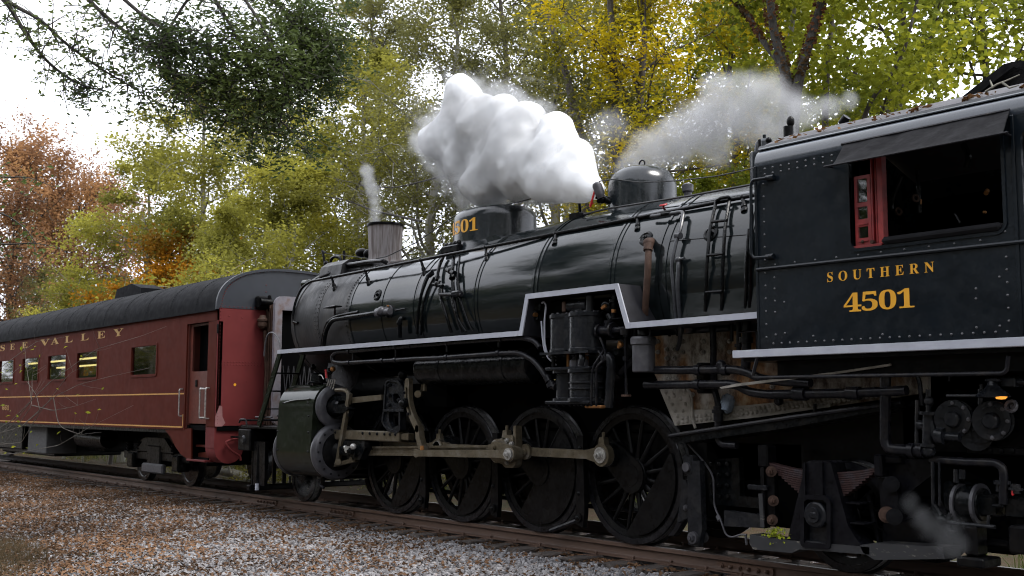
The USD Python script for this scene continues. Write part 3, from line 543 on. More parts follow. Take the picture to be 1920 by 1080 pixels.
A('lifting_eye', tube([(-.63, 0, 4.69), (-.63, 0, 4.76), (-.58, 0, 4.79), (-.53, 0, 4.76), (-.53, 0, 4.69)], .01, 6, .03), M['pipe'], under=s2)
# whistle with red lever, on the camera's side of the steam dome
wp = at(1140, 372, -.42); wv = A('whistle_valve', [cyl(at(1150, 380, -.35), at(1118, 366, -.52), .045, 14), cyl(at(1128, 372, -.5), at(1122, 378, -.56), .03, 10), ball(at(1128, 374, -.5), .055, 2)], M['oily'])
A('whistle_bell', lathe([(.045, 0), (.05, .03), (.062, .05), (.062, .17), (.05, .2), (.02, .215), (.001, .22)], at(1128, 371, -.54), at(1121, 352, -.58)-at(1128, 371, -.54), 18), M['castgrey'], under=wv)
A('whistle_lever', [tube([at(1117, 352, -.6), at(1111, 372, -.62), at(1107, 388, -.6)], .014, 8, .03), tube([at(1106, 384, -.6), at(1112, 381, -.6)], .012, 8, 0)], M['valvered'], under=wv)
A('whistle_post', [tube([at(1088, 402, -.3), at(1086, 372, -.3)], .025, 8, 0, r1=.018), bbox(*(at(1084, 400, -.3)[0]+np.array([-.1, .1])), -.38, -.22, at(1084, 400, -.3)[2]-.18, at(1084, 400, -.3)[2], .01)], M['under'])
A('pop_valve', lathe([(.05, 0), (.05, .1), (.07, .12), (.07, .2), (.04, .22), (.001, .23)], (.2, 0, 4.14), (0, 0, 1), 18), M['castgrey'])
tu = A('turret_casing', lathe([(.17, 0), (.17, .50), (.165, .53), (.12, .53), (.12, .57), (.105, .65), (.06, .69), (.02, .70), (.02, .74), (.001, .745)], (1.55, -.2, 3.95), (0, 0, 1), 28), M['cab'])
A('blow_pipe', tube([at(1424, 258, -.6)+(0, 0, -.3), at(1424, 262, -.6)], .02, 8, 0), M['under'])
# sand pipes manifold on top (four round heads) and brackets by the sand dome
sv = A('sand_trap', [bbox(*sorted([at(836, 470, -.55)[0], at(868, 470, -.55)[0]]), -.65, -.45, 3.86, 3.98, .02)], M['under'])
for k, (px, py) in enumerate(((838, 461), (846, 460), (854, 457), (860, 455), (840, 468), (850, 466))): A('trap_cap', ball(at(px, py, -.58), .042, 2), M['oily'], under=sv)
A('dome_brace', tube([at(863, 467, -.5), at(877, 444, -.48)], .012, 6, 0), M['under'])
# smokebox top: feedwater cover, bell bracket posts, coiled pipe
cov = A('top_cover', extx(Polygon([(-.62, 3.72), (-.55, 4.02), (-.42, 4.11), (0, 4.14), (.42, 4.11), (.55, 4.02), (.62, 3.72)]), -7.85, -7.12), M['graphite'])
A('bell_post', [tube(pts(-.25, (609, 497), (606, 476), (604, 470)), .022, 8, .02), tube(pts(-.25, (604, 470), (611, 474)), .015, 6, 0), ball(at(612, 494, -.25), .05, 1)], M['under'])
A('bell_post', [tube(pts(-.1, (645, 490), (645, 470)), .025, 8, 0)], M['under'])
A('bell_hoop', tube(pts(-.1, (620, 492), (622, 484), (630, 480), (638, 483), (640, 490)), .028, 8, .05), M['oily'])
A('header_pipe', tube([onb(617, 512, .06), onb(625, 503, .1), onb(640, 497, .12), onb(660, 496, .1), onb(690, 491, .1), onb(718, 489, .09), onb(726, 493, .03)], .036, 10, .06), M['pipe'])
A('header_pipe', tube([onb(600, 520, .06), onb(625, 510, .06), onb(655, 501, .06), onb(700, 493, .05)], .025, 8, .06), M['pipe'])
A('stack_casting', [ball(at(678, 474, -.1), .1, 2, (1.4, 1, .8)), ball(at(690, 476, -.1), .08, 2)], M['under'])
ml = A('marker_lamp', [cyl(at(571, 533, -.62), at(571, 533, -.62)+(.16, 0, 0), .075, 20), ball(at(571, 533, -.62)+(.17, 0, 0), .072, 2), tube([at(575, 540, -.62), at(584, 547, -.62)+(0, 0, -.08)], .03, 8, 0)], M['olive'])
A('lamp_lens', lathe([(.06, 0), (.055, -.02), (.03, -.035), (.001, -.04)], at(571, 533, -.62), (1, 0, 0), 18), M['brass'], under=ml)

# handrail and stanchions
hr = [(-8.22, -.98, 3.10), (-8.22, -1.0, 3.33), (-8.1, -.90, 3.66), (-7.80, -.83, 3.752)]
H0, H1 = at(581, 528, -.82), at(1403, 368, -.82)
rl = A('handrail', [tube([at(553, 606, -.98)+(.10, 0, 0), at(549, 604, -.98), at(549, 592, -.98), at(553, 567, -.95), at(565, 540, -.87), H0, H0+(H1-H0)*.06], .022, 10, .12), tube([H0+(H1-H0)*.05, H1+(.22, 0, .004)], .024, 10, 0)], M['oily'], smooth=50)
for px in (622, 685, 789, 910, 1042, 1195, 1392):
    f_ = (px-581)/(1403-581); dpx = at(px, 528-160*f_, -.82); a = math.atan2(dpx[2]-BZ, -dpx[1]); base = np.array([dpx[0]+.10, -(BR(dpx[0])-.01)*math.cos(a-.17), BZ+(BR(dpx[0])-.01)*math.sin(a-.17)])
    A('handrail_post', [cyl(dpx, base, .019, 10, r1=.027), ball(dpx, .034, 2), cyl(dpx*.45+base*.55, dpx*.3+base*.7, .033, 12), cyl(base-(dpx-base)*.05, base+(dpx-base)*.14, .042, 14)], M['oily'], under=rl)
A('bell_cord', tube([at(604, 474, -.25), at(640, 478, -.25), at(700, 486, -.25), at(725, 481, -.28), at(780, 455, -.28), at(853, 404, -.25), at(900, 396, -.25), at(1040, 362, -.25), at(1128, 339, -.47), at(1152, 336, -.47), at(1200, 342, -.48), at(1268, 339, -.45), at(1345, 330, -.5), at(1424, 313, -.55)], .008, 6, .05), M['wire'])
A('control_rod', tube([onb(1095, 402, .05), onb(1140, 391, .06), onb(1300, 366, .06), onb(1410, 346, .06)], .014, 6, 0), M['wire'])

# fittings on the boiler side
for px, py in ((708, 553), (1211, 447), (1333, 438)):
    c = onb(px, py); n_ = np.array([0, c[1], c[2]-BZ]); n_ /= np.linalg.norm(n_)
    A('washout_plug', [lathe([(.052, -.01), (.095, .0), (.095, .012), (.07, .02), (.055, .006), (.03, .004), (.001, .004)], c, n_, 24), hexnut(c, n_, .028, .03)], M['oily'])
# check valve with flanged pipe
fp = A('check_valve_pipe', tube([onb(722, 585, .12), onb(700, 588, .14), onb(640, 597, .14), onb(622, 600, .14), onb(610, 622, .14), onb(606, 655, .16)], .036, 12, .14), M['oily'])
A('check_valve_pipe', tube([onb(672, 585, .1), onb(632, 592, .12), onb(614, 602, .12), onb(605, 630, .12), onb(602, 655, .12)], .024, 10, .14), M['oily'])
c = onb(730, 584); n_ = np.array([0, c[1], c[2]-BZ]); n_ /= np.linalg.norm(n_)
A('check_valve', [cyl(c-n_*.02, c+n_*.03, .10, 20), cyl(onb(708, 587, .12), onb(714, 586, .12), .075, 16), cyl(onb(712, 586, .12), onb(731, 584, .12), .05, 16), cyl(c, c+n_*.16, .065, 14), ball(c+n_*.14, .07, 2)], M['castgrey'])
for k in range(5):
    a = 2*math.pi*k/5; e1 = np.cross(n_, (1, 0, 0)); A('flange_nut', hexnut(c+n_*.03+.085*(math.cos(a)*np.array([1, 0, 0])+math.sin(a)*e1), n_, .016, .02), M['brass'] if k == 1 else M['pipe'], under=fp)
A('step_bracket', [bbox(c_[0]-.1, c_[0]+.1, c_[1]-.1, c_[1]+.04, c_[2]-.012, c_[2]+.012, .01) for c_ in (onb(632, 575, .08), onb(621, 577, .1))]+[cyl(onb(628, 578, .08), onb(628, 592, 0), .015, 8)], M['oily'])
A('drain_elbow', [tube([onb(757, 597, 0), onb(751, 597, .09), onb(749, 606, .1), onb(750, 632, .1)], .034, 10, .06), cyl(onb(749, 603, .1), onb(749, 608, .1), .045, 12)], M['oily'])
A('jacket_clip', [tube([onb(741, 582, .01), onb(760, 578, .01)], .008, 6, 0)], M['oily'])
# sand pipes, delivery pipes and clamps before the sand dome
for poly, r_ in ((((832, 479), (823, 500), (819, 525)), .026), (((808, 510), (801, 522), (790, 550), (783, 590), (782, 626)), .024), (((814, 520), (803, 540), (793, 570), (789, 628)), .016), (((825, 540), (827, 560), (836, 590), (846, 624)), .026), (((851, 480), (848, 510), (850, 550), (856, 590), (868, 623)), .026), (((846, 545), (850, 575), (862, 605), (874, 622)), .02), (((862, 480), (858, 520), (862, 560), (878, 605), (886, 621)), .016)):
    A('sand_pipe', tube([onb(a, b, .06) for a, b in poly], r_, 10, .1), M['oily'])
A('pipe_clamp', [tube([onb(826, 552, .09), onb(866, 552, .09)], .028, 8, 0), bbox(*(lambda c_: (c_[0]-.07, c_[0]+.11, c_[1]-.05, c_[1]+.05, c_[2]-.04, c_[2]+.04))(onb(855, 551, .09)), .02)], M['pipe'])
A('sand_valve', [ball(onb(845, 508, .08), .05, 2), cyl(onb(838, 506, .08), onb(852, 512, .08), .035, 12), cyl(onb(848, 516, .07), onb(848, 522, .07), .048, 12), ball(onb(820, 533, .08), .045, 2), cyl(onb(812, 533, .08), onb(830, 536, .08), .026, 10), cyl(onb(826, 543, .07), onb(827, 551, .07), .04, 12), cyl(onb(804, 517, .06), onb(811, 511, .06), .04, 10)], M['oily'])
# rear boiler pipes: valve pipe, steam hose pair, ladder
A('blowdown_pipe', [tube([onb(1216, 462, .1), onb(1215, 500, .1), onb(1211, 560, .1), (onb(1209, 592, .1))], .040, 12, .1)], M['rustbrown'])
A('pipe_elbow', [ball(onb(1216, 456, .09), .065, 2), cyl(onb(1216, 458, .1), onb(1215, 470, .1), .055, 14), cyl(onb(1222, 452, 0), onb(1216, 456, .1), .045, 12)], M['rustbrown'])
A('steam_line', tube([onb(1221, 406, .06), onb(1235, 404, .07), onb(1279, 397, .07), onb(1281, 402, .07), onb(1276, 430, .07), onb(1268, 452, .07), onb(1262, 480, .07), onb(1259, 500, .07), onb(1263, 540, .07), onb(1268, 600, .08)], .022, 10, .07), M['hose'])
A('steam_line', tube([onb(1281, 402, .03), onb(1283, 397, .05), onb(1240, 402, .09)], .02, 8, .03), M['oily'])
A('armoured_hose', [tube([onb(1272, 490, .05), onb(1272, 500, .06), onb(1270, 540, .07), onb(1275, 598, .08)], .024, 10, .1), ball(onb(1272, 487, .05), .04, 2), cyl(onb(1268, 442, .07), onb(1276, 442, .07), .04, 10), cyl(onb(1272, 487, .05), onb(1283, 484, .05), .018, 8)], M['hose'])
A('red_valve_handle', [lathe([(.001, 0), (.045, 0), (.05, .01), (.045, .02), (.001, .02)], onb(1244, 386, .05), (0, -.3, 1), 16), cyl(onb(1244, 390, 0), onb(1244, 386, .05), .014, 8)], M['valvered'])
ld = A('ladder', [tube([onb(a, b, .06) for a, b in pl], .02, 8, 0) for pl in (((1343, 376), (1331, 430), (1325, 500), (1322, 584)), ((1368, 372), (1359, 430), (1355, 500), (1353, 582)))], M['oily'])
for (a, b), (c_, d_) in (((1335, 416), (1363, 413)), ((1326, 479), (1356, 476)), ((1324, 548), (1354, 546))): A('rung', tube([onb(a, b, .06), onb(c_, d_, .06)], .016, 8, 0), M['oily'], under=ld)
A('ladder_top', tube([onb(1343, 377, .06), onb(1349, 372, .1), onb(1366, 369, .1), onb(1369, 374, .06)], .02, 8, .04), M['oily'], under=ld)
A('jacket_seam', tube([onb(1255, 452, .003), onb(1400, 440, .003)], .006, 5, 0), M['oily'])
for k, pl in enumerate((((1404, 430), (1400, 480), (1398, 578)), ((1409, 385), (1407, 470), (1406, 577)))): A('boiler_riser', tube([onb(a, b, .05) for a, b in pl], .02, 8, .05), M['oily'])

# running board: white edge strip, floor, riser
edge = [(-7.60, 2.507), (-1.25, 2.507), (-1.13, 2.955), (.44, 2.955), (.605, 2.500), (2.43, 2.507)]
ES = shapely.LineString(edge).buffer(.032, cap_style='flat', join_style='mitre', mitre_limit=3)
rbp = A('running_board', extr(ES.buffer(-.004), -1.47, -.78), M['deck'])
for i, (a, b) in enumerate(((-7.6, -6.1), (-6.1, -1.30), (-1.30, .66), (.66, 2.43))):
    A('white_edge_strip', extr(ES.intersection(shapely.box(a+.0015, 0, b-.0015, 9)), -1.488, -1.47), M['trim'], under=rbp)
A('running_board', extr(shapely.LineString([(-7.6, 2.507), (2.43, 2.507)]).buffer(.03, cap_style='flat'), .78, 1.47), M['deck'], label='far side running board')
A('step_face_plate', extr(slab((.42, 2.95), (.575, 2.50), .012), -1.465, -1.0), M['deck'], under=rbp)
for px in (650, 700, 800, 900): A('board_bracket', extx(Polygon([(-1.46, 2.47), (-.95, 2.47), (-.95, 2.2)]), at(px, 640, -1.46)[0]-.01, at(px, 640, -1.46)[0]+.01), M['under'])

# frame, saddle, cylinders
A('main_frame', [box(-8.6, 1.4, s_*.52-.06, s_*.52+.06, .62, 1.28) for s_ in (-1, 1)]+[box(1.4, 5.6, s_*.5-.06, s_*.5+.06, .95, 1.3) for s_ in (-1, 1)]+[box(x, x+.12, -.5, .5, .65, 1.25) for x in (-7.6, -5.6, -3, .9)], M['under'])
A('boiler_saddle', extx(Polygon([(-1.1, 1.2), (1.1, 1.2), (1.1, 1.55), (.72, 2.0), (.62, 2.5), (-.62, 2.5), (-.72, 2.0), (-1.1, 1.55)]), -7.35, -6.3), M['under'])
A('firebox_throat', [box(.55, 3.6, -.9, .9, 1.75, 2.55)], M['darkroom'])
def hullyz(cs): return shapely.union_all([shapely.Point(y, z).buffer(r, quad_segs=12) for y, z, r in cs]).convex_hull
CY = -1.16
for sgn in (1, -1):
    hull = hullyz([(sgn*CY, .90, .42), (sgn*(CY-.02), 1.60, .36)]).union(shapely.box(*sorted([sgn*(CY-.385), sgn*(CY+.3)])[:1], .9, sorted([sgn*(CY-.385), sgn*(CY+.3)])[1], 1.6))
    cb = A('cylinder_casing', extx(hull, -7.40, -6.27), M['olive'], smooth=40, label=None if sgn > 0 else 'far side cylinder casing')
    if sgn < 0: continue
    A('oval_plate', extx(shapely.box(CY-.31, .82, CY-.30, 1.3), -6.26, -6.25), M['under'], under=cb)
    bolts = [(x, CY-.423, z) for z in (1.45, 1.2, .9) for x in (-7.34, -6.33)]+[(x, CY-.40, 1.66) for x in (-7.22, -6.4)]
    A('casing_bolts', rivets(bolts, (0, -1, 0), .020), M['pipe'], kind='stuff', under=cb)
    A('cover_crease', tube([(-7.25, CY-.37, 1.66), (-6.9, CY-.39, 1.70), (-6.4, CY-.37, 1.72)], .012, 6, .1), M['olive'], under=cb)
def ring(name, x0, x1, y, z, r0, r1, mat, bev=.05):
    return A(name, lathe([(r0, 0), (r1-bev, 0), (r1-bev*.3, (x1-x0)*.18), (r1, (x1-x0)*.45), (r1, (x1-x0)*.6), (r1-bev*.3, (x1-x0)*.86), (r1-bev, x1-x0), (r0, x1-x0), (r0*.98, (x1-x0)*.6), (.001, (x1-x0)*.55)], (x0, y, z), (1, 0, 0), 56), mat, smooth=50)
ring('cylinder_head', -7.50, -7.38, CY, .90, .30, .445, M['castgrey'])
bk = ring('cylinder_head', -6.28, -6.10, CY, .90, .30, .445, M['castgrey'])
A('head_nuts', rivets([(-6.10, CY+.37*math.cos(a), .9+.37*math.sin(a)) for a in np.linspace(0, 2*np.pi, 16, endpoint=False)], (1, 0, 0), .02), M['pipe'], kind='stuff', under=bk)
A('back_cover', lathe([(.30, 0), (.29, .05), (.16, .08), (.12, .16), (.08, .2), (.001, .2)], (-6.13, CY, .90), (1, 0, 0), 32), M['under'], under=bk)
ring('valve_chest_head', -7.47, -7.38, CY-.02, 1.60, .2, .34, M['castgrey'])
vk = ring('valve_chest_head', -6.29, -6.15, CY-.02, 1.60, .2, .345, M['castgrey'])
A('valve_spindle_guide', [cyl((-6.2, CY-.02, 1.60), (-5.95, CY-.02, 1.60), .17, 24, r1=.12), cyl((-5.97, CY-.02, 1.60), (-5.72, CY-.02, 1.62), .075, 16), extr(Polygon([(-6.1, 1.76), (-5.75, 1.78), (-5.62, 1.70), (-5.62, 1.45), (-5.72, 1.45), (-5.72, 1.66), (-5.8, 1.70), (-6.1, 1.68)]), CY-.12, CY-.05), extr(Polygon([(-6.05, 1.63), (-5.72, 1.63), (-5.58, 1.57), (-5.72, 1.50), (-6.05, 1.50)]), CY-.16, CY-.02)], M['oily'], under=vk)
A('spindle_yoke', tube([(-6.05, CY-.1, 1.86), (-5.8, CY-.1, 1.86), (-5.68, CY-.1, 1.82), (-5.66, CY-.1, 1.5)], .035, 10, .07), M['steel'])
A('drain_cock', [tube([(-6.35, CY-.2, .47), (-6.35, CY-.2, .38), (-6.2, CY-.2, .34)], .02, 8, .03), tube([(-7.3, CY-.2, .47), (-7.3, CY-.2, .36)], .02, 8, 0)], M['pipe'])
lu = A('lubricator', [lathe([(.17, 0), (.17, .015), (.13, .03), (.12, .14), (.10, .16), (.001, .17)], at(596, 716, -1.2)+(0, 0, -.02), (0, 0, 1), 24), cyl(at(596, 738, -1.2), at(596, 716, -1.2), .09, 16)], M['oily'])
A('lubricator_handle', tube(pts(-1.25, (592, 712), (595, 704), (603, 703), (607, 711)), .01, 6, .04), M['bright'], under=lu)
A('lubricator_valve', [ball(at(618, 698, -1.2), .05, 2), cyl(at(618, 690, -1.2), at(618, 712, -1.2), .03, 10), cyl(at(588, 690, -1.2), at(586, 686, -1.2), .04, 12)], M['oily'], under=lu)
A('red_handle', tube(pts(-1.3, (611, 693), (612, 709)), .02, 8, 0), M['valvered'], under=lu)
A('brass_cap', ball(at(624, 692, -1.2), .045, 2), M['brass'], under=lu)
for k in range(4): A('oil_line', tube(pts(-1.3, (617+4*k, 711), (614+4*k, 722), (609+5*k, 730)), .011, 6, .05), M['bright'], under=lu)

# motion: piston rod, guide, crosshead, rods, valve gear
CR = np.array([-.31, .23])                                  # crank pin offset
AX = [-5.029, -3.353, -1.676, 0.0]
PZ = .80+CR[1]
A('piston_rod', cyl((-6.0, CY, .92), (-5.4, CY, .92), .055, 16), M['bright'])
A('crosshead_guide', [bbox(-6.15, -4.28, CY-.10, CY+.10, 1.09, 1.24, .015), bbox(-4.28, -4.1, CY-.06, CY+.06, 1.12, 1.22, .01)], M['steel'])
A('guide_bolts', rivets([(x, CY-.10, 1.20) for x in (-5.25, -5.05, -4.85, -4.65, -4.5, -4.36)]+[(-6.05, CY-.10, 1.2)], (0, -1, 0), .026), M['under'], kind='stuff')
A('crosshead', [extr(Polygon([(-5.75, 1.08), (-5.15, 1.08), (-5.12, .99), (-5.28, .80), (-5.62, .80), (-5.78, .98)]), CY-.13, CY+.13), cyl((-5.4, CY-.19, .93), (-5.4, CY+.16, .93), .095, 20), hexnut((-5.4, CY-.19, .93), (0, -1, 0), .05, .05), bbox(-5.85, -5.55, CY-.16, CY+.14, .85, 1.0, .02)], M['oily'])
A('crosshead_pin', [cyl((-5.48, CY-.25, .955), (-5.48, CY-.13, .955), .05, 16), cyl((-5.56, CY-.22, .99), (-5.50, CY-.22, .96), .03, 10), ball((-5.35, CY-.2, 1.0), .05, 2)], M['bright'])
def rodbar(a, b, w0, w1, e0, e1, y0, y1, boss=True, flute=.35):
    """A rod in x, z from pin a to pin b: tapering bar between round ends; a shallow channel along its side."""
    a, b = np.array(a, float), np.array(b, float); d = (b-a)/np.linalg.norm(b-a); n_ = np.array([-d[1], d[0]])
    bar = Polygon([a+n_*w0/2, b+n_*w1/2, b-n_*w1/2, a-n_*w0/2])
    neck = [Polygon([a+n_*e0*.8, a+d*e0*1.9+n_*w0/2, a+d*e0*1.9-n_*w0/2, a-n_*e0*.8]), Polygon([b+n_*e1*.8, b-d*e1*1.9+n_*w1/2, b-d*e1*1.9-n_*w1/2, b-n_*e1*.8])]
    g = shapely.union_all([bar, disc(*a, e0), disc(*b, e1)]+neck)
    ch = Polygon([a+d*e0*2.1+n_*w0*flute, b-d*e1*2.1+n_*w1*flute, b-d*e1*2.1-n_*w1*flute, a+d*e0*2.1-n_*w0*flute])
    ym = y0+(y1-y0)*.72
    return cat([extr(g, y0, ym), extr(g.difference(ch), ym, y1)]) if flute else extr(g, y0, y1)
pin = [(x+CR[0], PZ) for x in AX]
sr = A('side_rod', [rodbar(pin[2], pin[3], .105, .105, .13, .135, -.93, -1.03, flute=0)], M['steel'])
A('side_rod', [rodbar(pin[1], pin[2], .105, .105, .12, .13, -.92, -1.00, flute=.3)], M['steel'])
A('side_rod', [rodbar(pin[0], pin[1], .10, .10, .115, .12, -.93, -1.02, flute=.3)], M['steel'])
def oilcup(x, z, y0, y1, mat='steel'): return [extr(Polygon([(x-.06, z), (x+.06, z), (x+.035, z+.10), (x-.035, z+.10)]), y0, y1), cyl((x, (y0+y1)/2, z+.1), (x, (y0+y1)/2, z+.16), .02, 8)]
A('rod_oil_cup', oilcup(pin[3][0], PZ+.11, -.94, -1.02)+oilcup(pin[1][0], PZ+.09, -.94, -1.0), M['steel'], under=sr)
A('rod_bushing', [lathe([(.095, 0), (.095, .02), (.055, .02), (.055, .03), (.001, .03)], (pin[3][0], -1.03, PZ), (0, -1, 0), 28), hexnut((pin[3][0], -1.055, PZ), (0, -1, 0), .042, .045)], M['bright'], under=sr)
A('rod_bushing', [lathe([(.09, 0), (.09, .02), (.001, .02)], (pin[k][0], -1.01, PZ), (0, -1, 0), 24) for k in (0, 1)], M['bright'], under=sr)
kn = A('rod_knuckle', [lathe([(.10, 0), (.10, .04), (.05, .04), (.05, .07), (.001, .07)], (pin[2][0]+.32, -1.03, PZ), (0, -1, 0), 24), hexnut((pin[2][0]+.32, -1.09, PZ), (0, -1, 0), .035, .03)], M['steel'])
mr = A('main_rod', [rodbar((-5.4, .93), pin[2], .13, .16, .12, .17, -1.06, -1.17, flute=.3)], M['steel'])
A('main_rod_big_end', [extr(rrect(pin[2][0]-.17, pin[2][0]+.20, PZ-.155, PZ+.155, .05), -1.05, -1.20), extr(rrect(pin[2][0]-.02, pin[2][0]+.26, PZ-.21, PZ+.21, .09), -1.06, -1.17), *oilcup(pin[2][0]+.02, PZ+.17, -1.08, -1.16), bbox(pin[2][0]+.20, pin[2][0]+.25, -1.17, -1.05, PZ+.1, PZ+.33, .01)], M['steel'], under=mr)
for k, (dx, dz) in enumerate(((-.13, .11), (-.13, -.11), (.13, .14), (.13, -.14), (.22, .1), (.22, -.1))): A('strap_bolt', hexnut((pin[2][0]+dx, -1.19, PZ+dz), (0, -1, 0), .03, .03), M['bright'], under=mr)
A('main_crank_pin', [cyl((pin[2][0], -.8, PZ), (pin[2][0], -1.27, PZ), .10, 24)], M['bright'])
EP = np.array([-1.60, 1.01])
A('eccentric_crank', [extr(shapely.union_all([disc(pin[2][0], PZ, .13), disc(*EP, .085)]).convex_hull, -1.22, -1.30), hexnut((pin[2][0], -1.30, PZ+.05), (0, -1, 0), .03, .03)], M['steel'])
ER = np.array([-3.66, .955])
er = A('eccentric_rod', rodbar(ER, EP, .085, .10, .06, .095, -1.30, -1.38, flute=0), M['steel'])
A('eccentric_bushing', [lathe([(.075, 0), (.075, .03), (.045, .03), (.045, .06), (.001, .06)], (EP[0], -1.38, EP[1]), (0, -1, 0), 24), hexnut((EP[0], -1.42, EP[1]), (0, -1, 0), .035, .03)], M['bright'], under=er)
A('rod_grease_cap', cyl((ER[0]+.1, -1.345, 1.0), (ER[0]+.1, -1.345, 1.06), .03, 10), M['brass'], under=er)
# link (curved, slotted) with its foot
def link():
    c0 = at(768, 716, -1.25); cc = np.array([c0[0]-.01, c0[2]]); arc = []
    for t in np.linspace(0, 1, 14):
        z = cc[1]-t*.66; x = cc[0]+.26*t-.10*math.sin(t*math.pi); arc.append((x, z))
    body = shapely.LineString(arc).buffer(.055, cap_style='round'); slot = shapely.LineString(arc[2:-4]).buffer(.022)
    foot = shapely.LineString([arc[-1], (arc[-1][0]+.02, arc[-1][1]-.12), (arc[-1][0]+.10, arc[-1][1]-.28), (ER[0], ER[1]+.02)]).buffer(.048)
    return extr(body.difference(slot), -1.22, -1.29), extr(foot, -1.20, -1.29), arc
l1, l2, arc = link()
lk = A('expansion_link', [l1, l2], M['steel'])
for t in (3, 9): A('link_bolt', [hexnut((arc[t][0]-.05, -1.29, arc[t][1]), (0, -1, 0), .022, .02)], M['pipe'], under=lk)
A('link_trunnion', [cyl((arc[6][0]-.06, -1.33, arc[6][1]), (arc[6][0]-.06, -1.0, arc[6][1]), .075, 20), ball((arc[6][0]-.06, -1.33, arc[6][1]), .06, 2)], M['oily'], under=lk)
gk = Polygon([at(a, b, -1.25)[[0, 2]] for a, b in ((724, 716), (730, 711), (748, 713), (763, 736), (768, 748), (768, 757), (752, 768), (752, 806), (745, 812), (730, 808), (722, 800), (717, 790), (720, 770))])
hole1 = Polygon([at(a, b, -1.25)[[0, 2]] for a, b in ((737, 741), (744, 740), (750, 750), (746, 755), (738, 752))]).buffer(.02)
hole2 = Polygon([at(a, b, -1.25)[[0, 2]] for a, b in ((729, 774), (745, 774), (745, 796), (735, 801), (729, 790))]).buffer(.01)
yk = A('guide_yoke', [extr(gk.difference(hole1).difference(hole2), -1.16, -1.24), extr(gk.buffer(.004).difference(gk.buffer(-.03)), -1.24, -1.27), bbox(*sorted([at(722, 768, -1.25)[0], at(760, 768, -1.25)[0]]), -1.28, -1.16, at(740, 770, -1.25)[2]-.02, at(740, 770, -1.25)[2]+.02, .01), box(-4.7, -4.58, -1.18, 1.18, 1.5, 1.75)], M['pumpgrey'])
for a, b in ((731, 722), (731, 741), (731, 759), (750, 750)): A('yoke_bolt', hexnut(at(a, b, -1.25), (0, -1, 0), .032, .03), M['pumpgrey'], under=yk)
A('valve_stem_bar', extr(Polygon([at(a, b, -1.2)[[0, 2]] for a, b in ((664, 745), (719, 740), (719, 750), (664, 756))]), -1.18, -1.24), M['steel'])
A('combination_lever', [extr(slab(at(656, 737, -1.28)[[0, 2]], at(634, 866, -1.28)[[0, 2]], .075), -1.25, -1.31), cyl(at(634, 866, -1.32), at(634, 866, -1.22), .05, 14)], M['steel'])
A('union_link', [extr(slab(at(624, 872, -1.28)[[0, 2]], at(664, 862, -1.28)[[0, 2]], .06), -1.20, -1.27), cyl(at(660, 861, -1.29), at(660, 861, -1.2), .045, 14)], M['steel'])
A('lifting_link', [extr(slab(at(793, 733, -1.2)[[0, 2]], at(795, 692, -1.2)[[0, 2]], .045), -1.15, -1.19), cyl(at(783, 739, -1.25), at(790, 737, -1.1), .05, 12), tube(pts(-1.1, (790, 737), (796, 692)), .02, 6, 0)], M['steel'])
A('reverse_shaft_arm', [box(-3.9, -3.7, -1.1, 1.1, 2.0, 2.12), ball(at(755, 703, -1.15), .07, 1), cyl(at(750, 700, -1.2), at(760, 712, -1.1), .04, 10)], M['under'])

# wheels
def wheel(name, x, yf, s, R, nsp, crank=None, cw=False, spoke_w=.055, mainw=False, hubr=.2, label=None):
    """yf: outer face y; s = -1 near side, 1 far side. Rim and tyre, spokes, hub, counterweight as sub-parts of one wheel."""
    ax = (0, s, 0); o = lambda d: yf-s*d
    tw = .14
    prof = [(R-.072, 0), (R-.008, 0), (R, .008), (R, tw-.03), (R+.028, tw-.015), (R+.026, tw), (R-.072, tw), (R-.072, 0)]
    w = A(name, lathe([(r_, -d) for r_, d in prof], (x, yf, R), ax, 72), M['tyre'], smooth=40, label=label)
    A('rim', lathe([(r_, -d) for r_, d in ((R-.145, .02), (R-.075, .012), (R-.074, .10), (R-.145, .10), (R-.145, .02))], (x, yf, R), ax, 72), M['wheel'], under=w)
    A('hub', [lathe([(r_, d) for r_, d in ((hubr, -.1), (hubr, .0), (hubr-.02, .02), (.13, .025), (.125, .035), (.001, .037))], (x, yf, R), ax, 36)], M['wheel'], under=w)
    mid = yf-s*.055
    for k in range(nsp):
        a = 2*math.pi*(k+.5)/nsp
        if crank is not None and cw:
            pass
        d = np.array([math.cos(a), 0, math.sin(a)])
        A('spoke', [tube([np.array([x, mid, R])+d*(hubr-.03), np.array([x, mid, R])+d*(R-.12)], spoke_w*.62, 8, 0, r1=spoke_w*.40)], M['wheel'], smooth=60, under=w)
    A('polished_tread', lathe([(R+.0012, -.02), (R+.0012, -.105)], (x, yf, R), ax, 72), M['tread'], under=w)
    if crank is not None:
        c = np.array(crank); A('crank_boss', extr(shapely.union_all([disc(x, R, hubr*.98), disc(x+c[0], R+c[1], .17)]).convex_hull, *( (yf+.09, yf-.03) if s < 0 else (yf-.09, yf+.03))), M['wheel'], under=w)
        if s < 0: A('crank_pin', [cyl((x+c[0], yf, R+c[1]), (x+c[0], -1.03, R+c[1]), .085, 22), lathe([(.145, 0), (.145, .1), (.1, .11)], (x+c[0], yf-.02, R+c[1]), ax, 28)], M['oily'], under=w)
    if cw:
        c = -np.array(crank)/np.linalg.norm(crank); perp = np.array([-c[1], c[0]])
        cen = np.array([x, R]); cut = .04 if mainw else .33
        half = Polygon([cen+c*cut+perp*2, cen+c*cut-perp*2, cen+c*3-perp*2, cen+c*3+perp*2])
        g = disc(x, R, R-.105, 20).intersection(half)
        if not mainw: g = disc(x, R, R-.105, 20).intersection(half)
        A('counterweight', extr(g.buffer(-.012).buffer(.012), *((yf+.09, yf-.016) if s < 0 else (yf-.09, yf+.016))), M['wheel'], under=w)
    return w
